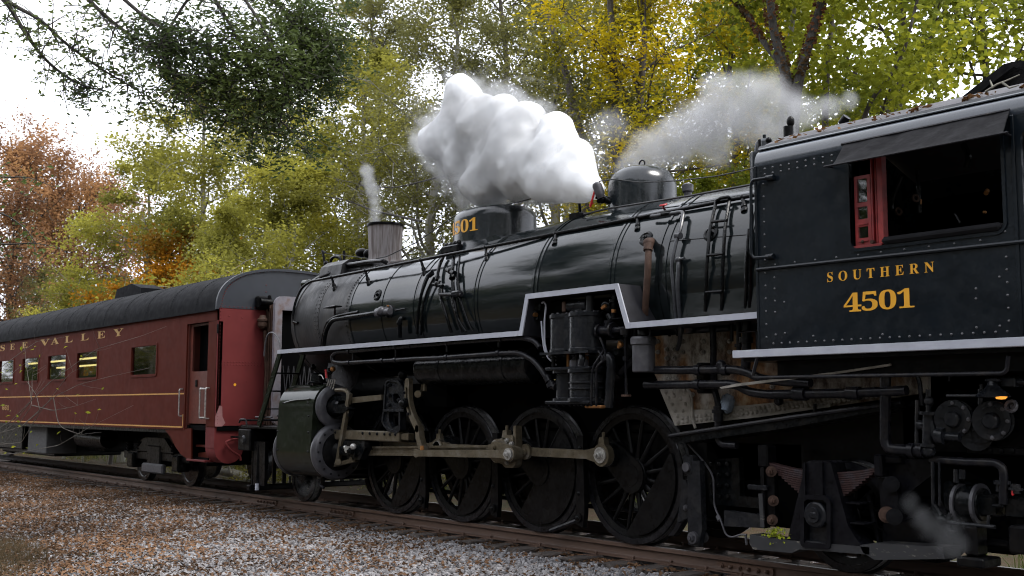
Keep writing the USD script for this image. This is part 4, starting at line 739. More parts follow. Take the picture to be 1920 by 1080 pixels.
for i, x in enumerate(AX):
    wheel('driving_wheel', x, -.815, -1, .80, 16, CR, True, mainw=(i == 2), hubr=.21)
    wheel('driving_wheel', x, .815, 1, .80, 16, (.23, .31), True, hubr=.21, label='far side driving wheel')
    A('driver_axle', cyl((x, -.75, .8), (x, .75, .8), .12, 20), M['under'])
    if i < 3:                                             # brake hangers stand just behind each wheel
        hx = x+.80
        A('brake_hanger', [extr(Polygon([(hx, .18), (hx+.14, .14), (hx+.17, .32), (hx+.15, 1.25), (hx+.04, 1.25), (hx+.03, .5)]), -.86, -.93), cyl((hx+.08, -.96, .26), (hx+.08, -.84, .26), .055, 14), bbox(hx-.1, hx+.05, -.84, -.70, .42, .78, .02)], M['under'])
        A('hanger_bolts', rivets([(hx+.08, -.96, .26), (hx+.07, -.93, .55), (hx+.1, -.93, 1.1)], (0, -1, 0), .03), M['oily'], kind='stuff')
hx = .86
bh = A('brake_hanger', [extr(Polygon([(1.08, .12), (1.22, .10), (1.28, .3), (1.26, 1.02), (1.08, 1.02)]), -.98, -1.06), extr(Polygon([(.84, .32), (1.02, .40), (1.05, .58), (.98, .80), (.93, .80)]), -.90, -.97), bbox(1.02, 1.16, -1.07, -.95, .86, 1.08, .02)], M['pumpgrey'])
A('hanger_pin', [cyl((1.17, -1.1, .20), (1.17, -.9, .20), .065, 16), hexnut((1.17, -1.1, .20), (0, -1, 0), .04, .03), hexnut((.98, -.97, .5), (0, -1, 0), .035, .02), cyl((1.09, -1.1, .95), (1.09, -.95, .95), .05, 12)], M['castgrey'], under=bh)
A('brake_shoe', extr(shapely.Point(0, .8).buffer(.90, quad_segs=24).difference(shapely.Point(0, .8).buffer(.845, quad_segs=24)).intersection(shapely.box(.55, .15, 1, .85)), -.70, -.80), M['pipe'])
A('brake_rod', [tube(pts(-.9, (1033, 995), (1085, 975)), .03, 8, 0), tube([(-5, -.45, .35), (1, -.45, .35)], .03, 8, 0)], M['pipe'])
wheel('pilot_wheel', -7.84, -.815, -1, .42, 10, spoke_w=.05, hubr=.12); wheel('pilot_wheel', -7.84, .815, 1, .42, 10, spoke_w=.05, hubr=.12, label='far side pilot wheel')
wheel('trailing_wheel', 2.92, -.815, -1, .535, 12, spoke_w=.06, hubr=.16); wheel('trailing_wheel', 2.92, .815, 1, .535, 12, spoke_w=.06, hubr=.16, label='far side trailing wheel')
A('truck_axle', [cyl((2.92, -.9, .535), (2.92, .9, .535), .08, 16), cyl((-7.84, -.8, .42), (-7.84, .8, .42), .08, 16)], M['under'])
A('pilot_truck', [box(-8.3, -7.3, s_*.6-.05, s_*.6+.05, .38, .56) for s_ in (-1, 1)]+[box(-8.0, -7.7, -.6, .6, .5, .7)], M['under'])
A('spring_rigging', [bbox(x-.5, x+.5, -.62, -.5, 1.30+.0, 1.42, .03) for x in AX]+[bbox(x-.16, x+.16, -.66, -.46, .6, 1.0, .03) for x in AX], M['under'])
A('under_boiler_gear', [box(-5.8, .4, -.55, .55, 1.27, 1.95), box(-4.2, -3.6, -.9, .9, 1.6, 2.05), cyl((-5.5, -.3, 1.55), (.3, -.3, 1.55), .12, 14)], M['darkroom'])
# ------------------------------------------------------------------ locomotive: reservoir, cooling pipes, air pump, firebox, truck, cab
A('air_reservoir', [lathe([(.001, -.06), (.14, -.045), (.225, .0), (.235, .03), (.235, 2.43), (.225, 2.46), (.14, 2.505), (.001, 2.52)], (-3.86, -1.08, 2.13), (1, 0, 0), 40)]+[lathe([(.237, 0), (.245, .005), (.245, .045), (.237, .05)], (x, -1.08, 2.13), (1, 0, 0), 40) for x in (-3.3, -1.9)], M['oily'])
cp = A('cooling_pipe', [tube(pts(-1.42, (1035, 723), (1027, 712), (1012, 690), (1000, 676), (975, 661), (930, 663), (840, 670), (760, 674), (640, 681), (624, 678), (623, 668), (630, 661), (700, 655), (840, 643), (960, 634), (985, 634), (1003, 640), (1012, 652)), .033, 12, .16)], M['pipe'], smooth=60)
for px, py in ((655, 659), (742, 651), (770, 649), (838, 643), (940, 636), (655, 680), (718, 676), (742, 675), (838, 670), (935, 662)):
    c = at(px, py, -1.42); A('pipe_coupling', cyl(c-(.025, 0, 0), c+(.025, 0, 0), .043, 14), M['pipe'], under=cp)
for px in (662, 742, 838, 935): A('pipe_hanger', bbox(at(px, 660, -1.42)[0]-.02, at(px, 660, -1.42)[0]+.02, -1.43, -1.40, at(px, 676-.09*(px-660), -1.42)[2], 2.49, .005), M['under'], under=cp)
A('pipe_union', [cyl(at(1026, 706, -1.42), at(1031, 716, -1.42), .055, 14), tube(pts(-1.42, (1031, 714), (1034, 724), (1042, 726)), .04, 12, .04), cyl(at(1033, 719, -1.42), at(1035, 726, -1.42), .06, 14)], M['pipe'], under=cp)

# cross-compound air pump: two steam cylinders above, two air cylinders below
PX, PY = -.43, -1.28
def drum(name, x, y, z0, z1, r, mat, under=None, flange=.03):
    return A(name, lathe([(.001, z0), (r-.01, z0), (r+flange, z0), (r+flange, z0+.04), (r, z0+.05), (r, z1-.05), (r+flange, z1-.04), (r+flange, z1), (r-.02, z1+.01), (.001, z1+.015)], (x, y, 0), (0, 0, 1), 36), mat, under=under)
pm = drum('air_pump_cylinder', PX-.20, PY, 2.24, 2.70, .20, M['pumpgrey'], flange=.012)
drum('air_pump_cylinder', PX+.19, PY-.02, 2.24, 2.70, .22, M['pumpgrey'], flange=.012)
A('cylinder_web', [bbox(PX-.12, PX+.12, PY-.16, PY+.16, 2.25, 2.69, .02)], M['pumpgrey'], under=pm)
A('base_flange', extr(shapely.box(PX-.42, 2.22, PX+.43, 2.25), PY-.24, PY+.22), M['pumpgrey'], under=pm)
A('flange_bolts', rivets([(PX+.40*math.cos(a)*1.0, PY-.22+.02*abs(math.cos(a)), 2.20) for a in np.linspace(math.pi, 2*math.pi, 9)], (0, 0, -1), .02), M['pumpgrey'], kind='stuff', under=pm)
A('top_nuts', rivets([(PX-.20+.17*math.cos(a), PY+.17*math.sin(a), 2.71) for a in np.arange(0, 6.28, .7)]+[(PX+.19+.19*math.cos(a), PY-.02+.19*math.sin(a), 2.71) for a in np.arange(0, 6.28, .6)], (0, 0, 1), .022), M['pumpgrey'], kind='stuff', under=pm)
vh = A('pump_valve_head', [cyl((PX-.12, PY-.02, 2.80), (PX+.22, PY-.02, 2.80), .075, 18), lathe([(.09, 0), (.09, .02), (.001, .03)], (PX-.12, PY-.02, 2.80), (-1, 0, 0), 18), bbox(PX-.05, PX+.16, PY-.08, PY+.05, 2.70, 2.80, .02), cyl((PX+.27, PY-.05, 2.70), (PX+.27, PY-.05, 2.90), .05, 16), lathe([(.06, 0), (.035, .03), (.02, .07), (.03, .09), (.02, .11), (.001, .115)], (PX+.27, PY-.05, 2.90), (0, 0, 1), 14)], M['pumpgrey'])
A('rusty_cover', bbox(PX-.17, PX-.11, PY-.11, PY-.08, 2.73, 2.86, .01), M['rustbrown'], under=vh)
al = drum('air_pump_cylinder', PX-.17, PY, 1.66, 2.04, .15, M['pumpgrey'], flange=.045); drum('air_pump_cylinder', PX+.18, PY-.02, 1.66, 2.04, .21, M['pumpgrey'], flange=.025)
for z in (1.80, 1.87): A('cooling_fin', lathe([(.21, 0), (.225, .005), (.225, .02), (.21, .025)], (PX+.18, PY-.02, z), (0, 0, 1), 36), M['pumpgrey'], under=al)
A('head_plate', [bbox(PX-.36, PX+.42, PY-.22, PY+.2, 2.03, 2.07, .012), bbox(PX-.36, PX+.42, PY-.22, PY+.2, 1.63, 1.67, .012)], M['pumpgrey'], under=al)
A('valve_cap', [cyl((PX+dx, PY-.1, 2.06), (PX+dx, PY-.1, 2.15), .065, 14) for dx in (.06, .2)]+[lathe([(.05, 0), (.03, .03), (.03, .06), (.001, .065)], (PX+.06, PY-.1, 2.15), (0, 0, 1), 12), hexnut((PX+.2, PY-.1, 2.15), (0, 0, 1), .04, .03)], M['castgrey'], under=al)
A('bottom_bolts', rivets([(PX+dx, PY-.15+.04*math.cos(dx*9), 1.62) for dx in np.linspace(-.3, .36, 8)], (0, 0, -1), .02), M['pipe'], kind='stuff', under=al)
A('piston_rods', [cyl((PX+dx, PY, 2.05), (PX+dx, PY, 2.24), .022, 10) for dx in (-.17, .16)], M['brass'], under=al)
A('pump_column', [cyl((PX-.33, PY-.1, 2.05), (PX-.33, PY-.1, 2.24), .025, 10), cyl((PX+.36, PY, 2.05), (PX+.36, PY, 2.24), .03, 10), tube([(PX+.26, PY-.18, 2.22), (PX+.30, PY-.2, 2.15), (PX+.27, PY-.2, 2.08)], .035, 10, .03)], M['pumpgrey'], under=al)
A('rust_streak_plate', [bbox(PX+.30, PX+.58, PY-.18, PY-.1, 1.585, 1.62, .01)], M['brass'], label='orange rusty drip plate under the air pump')
A('delivery_pipe', tube(pts(-1.3, (1131, 672), (1143, 668), (1146, 680), (1143, 745), (1141, 764)), .055, 12, .06), M['pumpgrey'])
A('copper_line', [tube(pts(-1.52, (1109, 762), (1110, 705), (1112, 687), (1134, 655), (1125, 633)), .013, 6, .05), tube(pts(-1.52, (1118, 762), (1118, 690), (1124, 682), (1133, 675), (1122, 658)), .013, 6, .05), tube(pts(-1.52, (1134, 655), (1135, 669)), .012, 6, 0)], M['pipe'])
A('pale_air_line', [tube(pts(-1.36, (1016, 568), (1020, 566), (1024, 572), (1021, 600), (1021, 640), (1025, 662), (1042, 676)), .012, 8, .05), tube(pts(-1.36, (1015, 602), (1017, 630), (1020, 655), (1028, 672), (1043, 684)), .011, 8, .05)], M['trim'])
gv = A('governor', [ball(at(1004, 586, -1.3), .06, 2), cyl(at(1004, 572, -1.3), at(1007, 600, -1.3), .03, 12), cyl(at(1012, 570, -1.3), at(1012, 582, -1.3), .035, 12), cyl(at(1004, 576, -1.35), at(1010, 576, -1.2), .04, 12)], M['oily'])
A('brass_plug', cyl(at(993, 590, -1.34), at(1006, 590, -1.34), .028, 10), M['brass'], under=gv)
g2 = A('governor', [ball(at(1140, 572, -1.3), .08, 2), cyl(at(1152, 552, -1.3), at(1151, 598, -1.3), .035, 12), cyl(at(1151, 562, -1.3), at(1151, 568, -1.3), .06, 12), cyl(at(1141, 590, -1.3), at(1146, 600, -1.3), .04, 10), bbox(*sorted([at(1143, 598, -1.3)[0], at(1168, 598, -1.3)[0]]), -1.34, -1.28, at(1150, 599, -1.3)[2]-.015, at(1150, 599, -1.3)[2]+.015)], M['oily'])
A('brass_plug', [cyl(at(1129, 578, -1.38), at(1136, 573, -1.38), .022, 10), cyl(at(1151, 580, -1.36), at(1151, 586, -1.36), .03, 10)], M['brass'], under=g2)
A('steam_valve_pipe', [cyl(at(1120, 621, -1.35), at(1152, 619, -1.35), .055, 14), cyl(at(1123, 621, -1.35), at(1127, 621, -1.35), .085, 16), cyl(at(1148, 619, -1.35), at(1151, 619, -1.35), .09, 16), tube(pts(-1.35, (1152, 619), (1166, 618), (1174, 618), (1174, 632)), .04, 12, .05), cyl(at(1173, 615, -1.35), at(1173, 628, -1.35), .065, 14), cyl(at(1141, 618, -1.35), at(1141, 603, -1.35), .05, 12), lathe([(.055, 0), (.055, .03), (.001, .04)], at(1141, 606, -1.35), (0, 0, 1), 14)], M['pipe'])
A('valve_spindle_rod', [tube(pts(-1.3, (1173, 630), (1174, 742)), .016, 8, 0), cyl(at(1173, 668, -1.3), at(1173, 676, -1.3), .035, 10)], M['pipe'])
A('valve_wheel', lathe([(.001, 0), (.055, 0), (.06, .012), (.055, .024), (.001, .024)], at(1174, 744, -1.3), (0, 0, 1), 16), M['rustbrown'])
A('diagonal_pipe', [tube(pts(-1.1, (1158, 704), (1190, 672)), .034, 10, 0), cyl(at(1152, 708, -1.1), at(1162, 700, -1.1), .06, 12)], M['pipe'])
A('drip_cup', [cyl(at(1158, 666, -1.2), at(1158, 655, -1.2), .06, 14), lathe([(.07, 0), (.07, .02), (.001, .03)], at(1158, 657, -1.2), (0, 0, 1), 14), tube(pts(-1.2, (1155, 650), (1152, 672), (1160, 695)), .008, 6, .03)], M['oily'])
A('brass_tap', [tube(pts(-1.25, (1160, 653), (1162, 640), (1166, 648)), .02, 8, .02), ball(at(1164, 646, -1.25), .035, 1)], M['brass'])
can = A('strainer_can', lathe([(.001, 0), (.12, 0), (.128, .01), (.128, .30), (.145, .31), (.147, .37), (.13, .395), (.001, .40)], at(1207, 698, -1.32), (0, 0, 1), 36), M['castgrey'])
A('strainer_cap', [lathe([(.04, 0), (.04, .06), (.065, .07), (.065, .13), (.045, .18), (.02, .2), (.001, .2)], at(1206, 641, -1.32), (0, 0, 1), 18), hexnut(at(1195, 643, -1.36), (0, 0, 1), .03, .04), hexnut(at(1217, 640, -1.36), (0, 0, 1), .03, .04)], M['pumpgrey'], under=can)
A('strainer_hanger', [cyl(at(1190, 640, -1.32), at(1190, 612, -1.32), .012, 6), cyl(at(1219, 640, -1.32), at(1219, 612, -1.32), .012, 6)], M['pipe'], under=can)

# firebox side, foundation ring, stay bolts and pipes along it
FY = -.92
fbp = Polygon([at(a, b, FY)[[0, 2]] for a, b in ((1222, 606), (1222, 690), (1243, 735), (1268, 798), (1420, 782), (1560, 762), (1700, 742), (1740, 735), (1740, 560), (1222, 560))])
fb = A('firebox_side', extr(fbp, FY, FY+.05), M['firebox'])
fr = Polygon([at(a, b, FY)[[0, 2]] for a, b in ((1238, 726), (1268, 798), (1420, 783), (1560, 763), (1560, 745), (1420, 758), (1320, 768), (1300, 768), (1292, 726))])
A('foundation_ring', extr(fr, FY-.025, FY), M['foundation'], under=fb)
bolts = []
for row, (a, b) in enumerate((((1272, 792), (1660, 740)), ((1276, 784), (1660, 733)))):
    for t in np.linspace(0, 1, 46): bolts.append(at(a[0]+(b[0]-a[0])*t+(4*row), a[1]+(b[1]-a[1])*t, FY-.027))
for px, py in ((1254, 746), (1260, 758), (1266, 770), (1270, 780), (1264, 742), (1280, 770), (1285, 758), (1276, 748), (1262, 733), (1282, 738)): bolts.append(at(px, py, FY-.027))
A('ring_rivets', rivets(bolts, (0, -1, 0), .024), M['foundation'], kind='stuff', under=fb)
stay = [at(px, py, FY-.002) for py in (655, 672, 690, 711, 736) for px in (1252, 1266)]+[at(px, py, FY-.002) for py in (640, 660, 690) for px in (1235, 1282, 1320, 1370)]+[at(a, b, FY-.002) for a, b in ((1278, 731), (1288, 731), (1259, 711), (1269, 711), (1300, 740), (1450, 725), (1520, 718))]
A('stay_bolts', [hexnut(c, (0, -1, 0), .026, .03) for c in stay], M['foundation'], under=fb, kind='stuff')
A('ring_pipe', tube(pts(FY-.06, (1290, 730), (1297, 742), (1298, 786), (1304, 803)), .016, 8, .05), M['foundation'], under=fb)
A('feed_pipe', [tube(pts(-1.25, (1228, 694), (1300, 694), (1352, 693), (1380, 693), (1404, 699), (1425, 710), (1470, 716), (1520, 718)), .045, 12, .12)]+[cyl(at(px, 694, -1.25)-(.035, 0, 0), at(px, 694, -1.25)+(.035, 0, 0), .058, 14) for px in (1310, 1360)]+[cyl(at(1356, 692, -1.25), at(1350, 682, -1.25), .055, 14), ball(at(1352, 684, -1.25), .055, 2)], M['pipe'])
A('feed_pipe', [tube(pts(-1.22, (1210, 722), (1300, 721), (1370, 720), (1386, 724), (1405, 735), (1440, 740), (1600, 737), (1700, 732)), .046, 12, .12), cyl(at(1309, 721, -1.22)-(.035, 0, 0), at(1309, 721, -1.22)+(.035, 0, 0), .058, 14), cyl(at(1490, 738, -1.22), at(1512, 738, -1.22), .07, 14), cyl(at(1590, 737, -1.22), at(1612, 737, -1.22), .062, 14)], M['pipe'])
A('pipe_bracket', [bbox(at(1316, 700, -1.15)[0]-.05, at(1316, 700, -1.15)[0]+.05, -1.2, -.94, at(1316, 738, -1.15)[2], at(1316, 680, -1.15)[2], .02)], M['under'])
A('drain_pipe', [tube(pts(-1.05, (1336, 610), (1338, 660), (1336, 720), (1346, 752), (1346, 800)), .036, 10, .05), cyl(at(1347, 762, -1.05), at(1347, 790, -1.05), .055, 12), cyl(at(1347, 768, -1.05), at(1347, 775, -1.05), .072, 12), tube(pts(-1.05, (1347, 795), (1347, 825), (1355, 834), (1382, 835)), .04, 12, .07), cyl(at(1347, 800, -1.05), at(1347, 806, -1.05), .055, 12)], M['pipe'])
A('blowoff_cock', [ball(at(1364, 757, -1.0), .075, 1, (.9, 1, 1.5)), cyl(at(1360, 770, -1.05), at(1368, 742, -1.0), .05, 8), cyl(at(1354, 748, -1.05), at(1374, 756, -.95), .05, 8)], pbr('pale_blue_lagging', (.12, .15, .19), .8, var=.4, scale=14, bump=.5))
A('cab_downpipe', [tube(pts(-1.2, (1400, 590), (1400, 640), (1398, 700)), .05, 12, 0), cyl(at(1399, 632, -1.2), at(1399, 643, -1.2), .075, 14), tube(pts(-1.2, (1385, 595), (1385, 662)), .026, 10, 0), tube(pts(-1.25, (1386, 623), (1418, 620), (1420, 660)), .012, 6, .03), cyl(at(1385, 645, -1.2), at(1385, 651, -1.2), .045, 10), tube(pts(-1.1, (1372, 592), (1372, 640)), .02, 8, 0)], M['pipe'])
A('hanging_hose', [tube([onb(1275, 600, .06), at(1276, 615, -1.15), at(1275, 640, -1.05), at(1270, 655, -1.0)], .026, 10, .1), tube(pts(-1.1, (1276, 612), (1280, 618), (1278, 626)), .02, 8, .02)], M['hose'])
ap = A('ash_pan', [extr(Polygon([at(a, b, -1.12)[[0, 2]] for a, b in ((1255, 818), (1262, 812), (1480, 781), (1690, 752), (1694, 762), (1480, 802), (1266, 832))]), -1.12, -.6)], M['oily'])
A('pan_lip', tube(pts(-1.13, (1256, 817), (1480, 783), (1690, 754)), .022, 8, 0), M['pipe'], under=ap)
A('ash_hopper', extr(Polygon([(.85, 1.5), (3.9, 1.98), (3.6, .95), (1.3, .8)]), -.62, .62), M['under'], under=ap)
A('damper_lever', tube(pts(-1.0, (1528, 757), (1528, 772), (1525, 783), (1500, 785)), .018, 8, .03), M['pipe'])
A('bracket_rod', [tube(pts(-1.05, (1457, 735), (1458, 758)), .02, 8, 0), ball(at(1460, 752, -1.0), .05, 1)], M['pipe'])

# trailing truck
ty = -1.13
tf = [at(a, b, ty)[[0, 2]] for a, b in ((1513, 868), (1518, 864), (1554, 864), (1560, 868), (1592, 985), (1612, 1017), (1628, 1027), (1628, 1033), (1476, 1024), (1478, 1015))]
jaw = Polygon([at(a, b, ty)[[0, 2]] for a, b in ((1514, 1017), (1514, 940), (1519, 936), (1550, 937), (1556, 943), (1556, 1020))])
wt = A('trailing_truck_frame', [extr(Polygon(tf).difference(jaw), ty-.02, ty+.20), extr(jaw.buffer(.045).difference(jaw), ty-.055, ty-.02), extr(slab(tf[0], at(1513, 935, ty)[[0, 2]], .03), ty-.05, ty-.02), extr(slab(at(1545, 866, ty)[[0, 2]], at(1546, 933, ty)[[0, 2]], .03), ty-.05, ty-.02)], M['frameworn'])
A('journal_box', [extr(jaw.buffer(-.01), ty+.02, ty+.25), lathe([(.125, 0), (.125, .06), (.11, .075), (.075, .075), (.07, .10), (.035, .1), (.03, .09), (.001, .09)], at(1535, 965, ty-.0), (0, -1, 0), 28), bbox(*sorted([at(1530, 967, ty)[0], at(1543, 967, ty)[0]]), ty-.11, ty-.08, at(1535, 971, ty)[2], at(1535, 959, ty)[2], .01)], M['pumpgrey'], under=wt)
A('jaw_tie', [bbox(*sorted([at(1514, 1012, ty)[0], at(1556, 1012, ty)[0]]), ty-.05, ty+.1, at(1535, 1022, ty)[2], at(1535, 1015, ty)[2], .01)], M['frameworn'], under=wt)
A('frame_rib', [extr(slab(at(1602, 930, ty)[[0, 2]], at(1622, 1022, ty)[[0, 2]], .035), ty+.22, ty+.25), bbox(*sorted([at(1586, 944, ty)[0], at(1612, 944, ty)[0]]), ty, ty+.2, at(1600, 946, ty)[2], at(1600, 942, ty)[2], .005), bbox(*sorted([at(1594, 982, ty)[0], at(1620, 982, ty)[0]]), ty, ty+.2, at(1606, 984, ty)[2], at(1606, 980, ty)[2], .005)], M['frameworn'], under=wt)
def curved(name, pp, y0, y1, z0, z1, mat):                                    # an outline in plan, extruded in z
    m = trimesh.creation.extrude_polygon(Polygon(pp), z1-z0, engine='earcut'); m.apply_translation((0, 0, z0)); return A(name, m, mat, under=wt)
zb = at(1450, 1018, -1.15)[2]
A('truck_beam', extr(Polygon([at(a, b, -1.17)[[0, 2]] for a, b in ((1406, 1002), (1484, 1014), (1630, 1026), (1630, 1040), (1500, 1030), (1484, 1037), (1412, 1030), (1405, 1018))]), -1.17, -.95), M['wornpaint'], under=wt)
A('truck_beam', extr(Polygon([at(a, b, -1.17)[[0, 2]] for a, b in ((1612, 1022), (1640, 1018), (1768, 1026), (1772, 1048), (1640, 1050), (1618, 1036))]), -1.17, -.90), M['wornpaint'], under=wt)
A('truck_sheet', [extr(Polygon([at(a, b, -1.0)[[0, 2]] for a, b in ((1662, 860), (1748, 862), (1748, 890), (1690, 935), (1700, 948), (1662, 950))]), -1.0, -.97), extr(Polygon([at(a, b, -1.0)[[0, 2]] for a, b in ((1640, 985), (1640, 1024), (1768, 1030), (1768, 990), (1750, 940), (1690, 975))]), -.86, -.83), extr(slab(at(1690, 977, -1.02)[[0, 2]], at(1752, 950, -1.02)[[0, 2]], .025), -1.03, -.95)], M['frameworn'], under=wt)
sp = A('leaf_spring', bbox(*sorted([at(1518, 900, -1.08)[0], at(1560, 900, -1.08)[0]]), -1.12, -.98, at(1535, 935, -1.08)[2], at(1535, 870, -1.08)[2], .015), M['spring'])
sx0, sx1, szl = at(1437, 858, -1.08), at(1650, 884, -1.08), None
cxm = (sx0[0]+sx1[0])/2; zt = (sx0[2]+sx1[2])/2
for k in range(13):
    half = (sx1[0]-sx0[0])/2*(1-.058*k); xs = np.linspace(-half, half, 11); dz = -.021*k
    zc = zt-.075*(1-(xs/(.5*(sx1[0]-sx0[0])))**2)+dz
    g = Polygon([(cxm+x, z) for x, z in zip(xs, zc)]+[(cxm+x, z-.017) for x, z in zip(xs[::-1], zc[::-1])])
    A('leaf', extr(g, -1.09+.002*(k % 2), -.99), M['spring'], under=sp)
hg = A('spring_hanger', [bbox(*sorted([at(1424, 850, -1.08)[0], at(1443, 850, -1.08)[0]]), -1.12, -.96, at(1432, 876, -1.08)[2], at(1432, 834, -1.08)[2], .015), extr(slab(at(1446, 872, -1.06)[[0, 2]], at(1449, 985, -1.06)[[0, 2]], .10), -1.08, -1.02), extr(slab(at(1434, 876, -1.06)[[0, 2]], at(1438, 985, -1.06)[[0, 2]], .045), -1.11, -1.06)], M['under'])
A('hanger_strip', extr(slab(at(1433, 925, -1.06)[[0, 2]], at(1437, 988, -1.06)[[0, 2]], .05), -1.125, -1.11), M['wornpaint'], under=hg)
for a, b in ((1446, 884), (1450, 939), (1448, 975)): A('hanger_bolt', [cyl(at(a, b, -1.16), at(a, b, -1.05), .055, 16), hexnut(at(a, b, -1.16), (0, -1, 0), .03, .025)], M['rustbrown'], under=hg)
h2 = A('spring_hanger', [bbox(*sorted([at(1643, 870, -1.08)[0], at(1658, 870, -1.08)[0]]), -1.13, -.96, at(1650, 894, -1.08)[2], at(1650, 852, -1.08)[2], .015), bbox(*sorted([at(1658, 860, -1.08)[0], at(1688, 860, -1.08)[0]]), -1.08, -.96, at(1670, 870, -1.08)[2], at(1670, 855, -1.08)[2], .015), extr(slab(at(1671, 905, -1.06)[[0, 2]], at(1678, 970, -1.06)[[0, 2]], .15), -1.10, -1.02), extr(slab(at(1655, 895, -1.02)[[0, 2]], at(1660, 970, -1.02)[[0, 2]], .06), -1.04, -1.0)], M['frameworn'])
for a, b in ((1671, 908), (1677, 969), (1663, 965)): A('hanger_bolt', [cyl(at(a, b, -1.15), at(a, b, -1.02), .075, 18), cyl(at(a, b, -1.17), at(a, b, -1.15), .05, 14)], M['rustbrown'] if a == 1663 else M['frameworn'], under=h2)
A('equaliser_bar', [extr(Polygon([at(a, b, -1.0)[[0, 2]] for a, b in ((1362, 957), (1432, 966), (1438, 990), (1362, 986))]), -1.04, -.94), bbox(*sorted([at(1404, 914, -1.1)[0], at(1440, 914, -1.1)[0]]), -1.13, -1.05, at(1420, 919, -1.1)[2], at(1420, 909, -1.1)[2], .01)], M['pumpgrey'])
A('frame_crossing', [extr(Polygon([at(a, b, -.8)[[0, 2]] for a, b in ((1325, 862), (1385, 858), (1388, 930), (1440, 935), (1440, 955), (1330, 945))]), -.8, -.72), rivets([at(a, b, -.81) for a in (1335, 1350, 1365) for b in (870, 890, 910, 930)], (0, -1, 0), .03)], M['oily'])
A('sander_hose', [tube([at(1290, 832, -.95), at(1322, 868, -.95), at(1338, 893, -.95), at(1339, 950, -.95), at(1352, 976, -1.0), at(1361, 1003, -1.02), at(1372, 1008, -1.02), at(1390, 1002, -1.02), at(1400, 1003, -1.02)], .011, 8, .08), cyl(at(1346, 968, -.97), at(1350, 976, -.99), .025, 8), tube(pts(-1.02, (1398, 1004), (1400, 1022)), .014, 8, 0)], M['castgrey'])

# plumbing and machinery below the cab's rear
A('long_pipe', [tube(pts(-1.2, (1660, 705), (1660, 830), (1668, 842), (1720, 845), (1740, 844)), .05, 14, .12), cyl(at(1706, 845, -1.2), at(1716, 845, -1.2), .07, 14), cyl(at(1722, 845, -1.2), at(1733, 845, -1.2), .066, 14)], M['pipe'])
A('injector', [cyl(at(1741, 778, -1.2), at(1741, 832, -1.2), .055, 14), cyl(at(1741, 772, -1.2), at(1741, 778, -1.2), .085, 16), cyl(at(1741, 832, -1.2), at(1741, 838, -1.2), .075, 16), ball(at(1741, 845, -1.2), .06, 2), cyl(at(1722, 797, -1.2), at(1733, 797, -1.2), .045, 12), tube(pts(-1.2, (1720, 750), (1719, 838)), .02, 8, 0), tube(pts(-1.2, (1741, 772), (1741, 730)), .024, 8, 0), ball(at(1742, 752, -1.2), .045, 1), tube(pts(-1.2, (1743, 782), (1752, 815), (1758, 818), (1800, 820)), .038, 12, .06), cyl(at(1757, 817, -1.2), at(1772, 818, -1.2), .075, 14)], M['pumpgrey'])
stk = A('stoker_engine', [cyl(at(1790, 786, -1.15), at(1790, 786, -.75), .17, 28), cyl(at(1862, 789, -1.15), at(1862, 789, -.75), .17, 28), bbox(*sorted([at(1790, 770, -.95)[0], at(1862, 770, -.95)[0]]), -1.1, -.75, at(1826, 800, -.95)[2], at(1826, 768, -.95)[2], .02), cyl(at(1830, 815, -1.1), at(1830, 815, -.75), .14, 28)], M['pumpgrey'])
for a, b in ((1790, 786), (1862, 789)):
    c = at(a, b, -1.15); A('cylinder_cover', [lathe([(.165, 0), (.165, .02), (.12, .03), (.115, .02), (.075, .02), (.07, .06), (.055, .075), (.001, .075)], c, (0, -1, 0), 32)], M['pumpgrey'], under=stk)
    A('cover_nuts', rivets([c+(.142*math.cos(q_), -.025, .142*math.sin(q_)) for q_ in np.linspace(0, 2*np.pi, 8, endpoint=False)], (0, -1, 0), .022), M['castgrey'], kind='stuff', under=stk)
A('lower_cover', [extr(rrect(*sorted([at(1797, 815, -1.12)[0], at(1858, 815, -1.12)[0]]), at(1826, 830, -1.12)[2], at(1826, 795, -1.12)[2], .06), -1.12, -1.08), rivets([at(a, b, -1.125) for a, b in ((1805, 800), (1815, 797), (1840, 797), (1851, 812), (1806, 818), (1825, 805))], (0, -1, 0), .02)], M['pumpgrey'], under=stk)
lamp = A('step_lamp', [lathe([(.03, .14), (.045, .10), (.06, .08), (.13, .02), (.145, .0), (.10, -.01), (.001, -.012)], at(1862, 744, -1.3), (0, 0, 1), 24), bbox(*sorted([at(1850, 712, -1.3)[0], at(1876, 712, -1.3)[0]]), -1.34, -1.26, at(1862, 716, -1.3)[2], at(1862, 710, -1.3)[2], .01), cyl(at(1862, 714, -1.3), at(1862, 722, -1.3), .03, 10)], M['pumpgrey'])
A('lamp_glow', lathe([(.001, -.022), (.035, -.018), (.05, 0.0), (.035, .004), (.001, .005)], at(1877, 744, -1.36), (0, 0, 1), 14), M['lamplit'], under=lamp)
A('pipe_block', [bbox(*sorted([at(1881, 718, -1.2)[0], at(1908, 718, -1.2)[0]]), -1.25, -1.1, at(1895, 726, -1.2)[2], at(1895, 708, -1.2)[2], .01), tube(pts(-1.2, (1908, 717), (1935, 719)), .02, 8, 0), tube(pts(-1.2, (1775, 742), (1836, 742), (1840, 735), (1840, 720)), .014, 8, .03), tube(pts(-1.2, (1838, 730), (1838, 758)), .02, 8, 0)], M['pumpgrey'])
A('hook_eye', [lathe([(.03, 0), (.055, .0), (.06, .02), (.05, .04), (.03, .03), (.03, 0)], at(1898, 763, -1.2), (0, -1, .4), 18), cyl(at(1898, 757, -1.15), at(1898, 762, -1.2), .02, 8)], M['castgrey'])
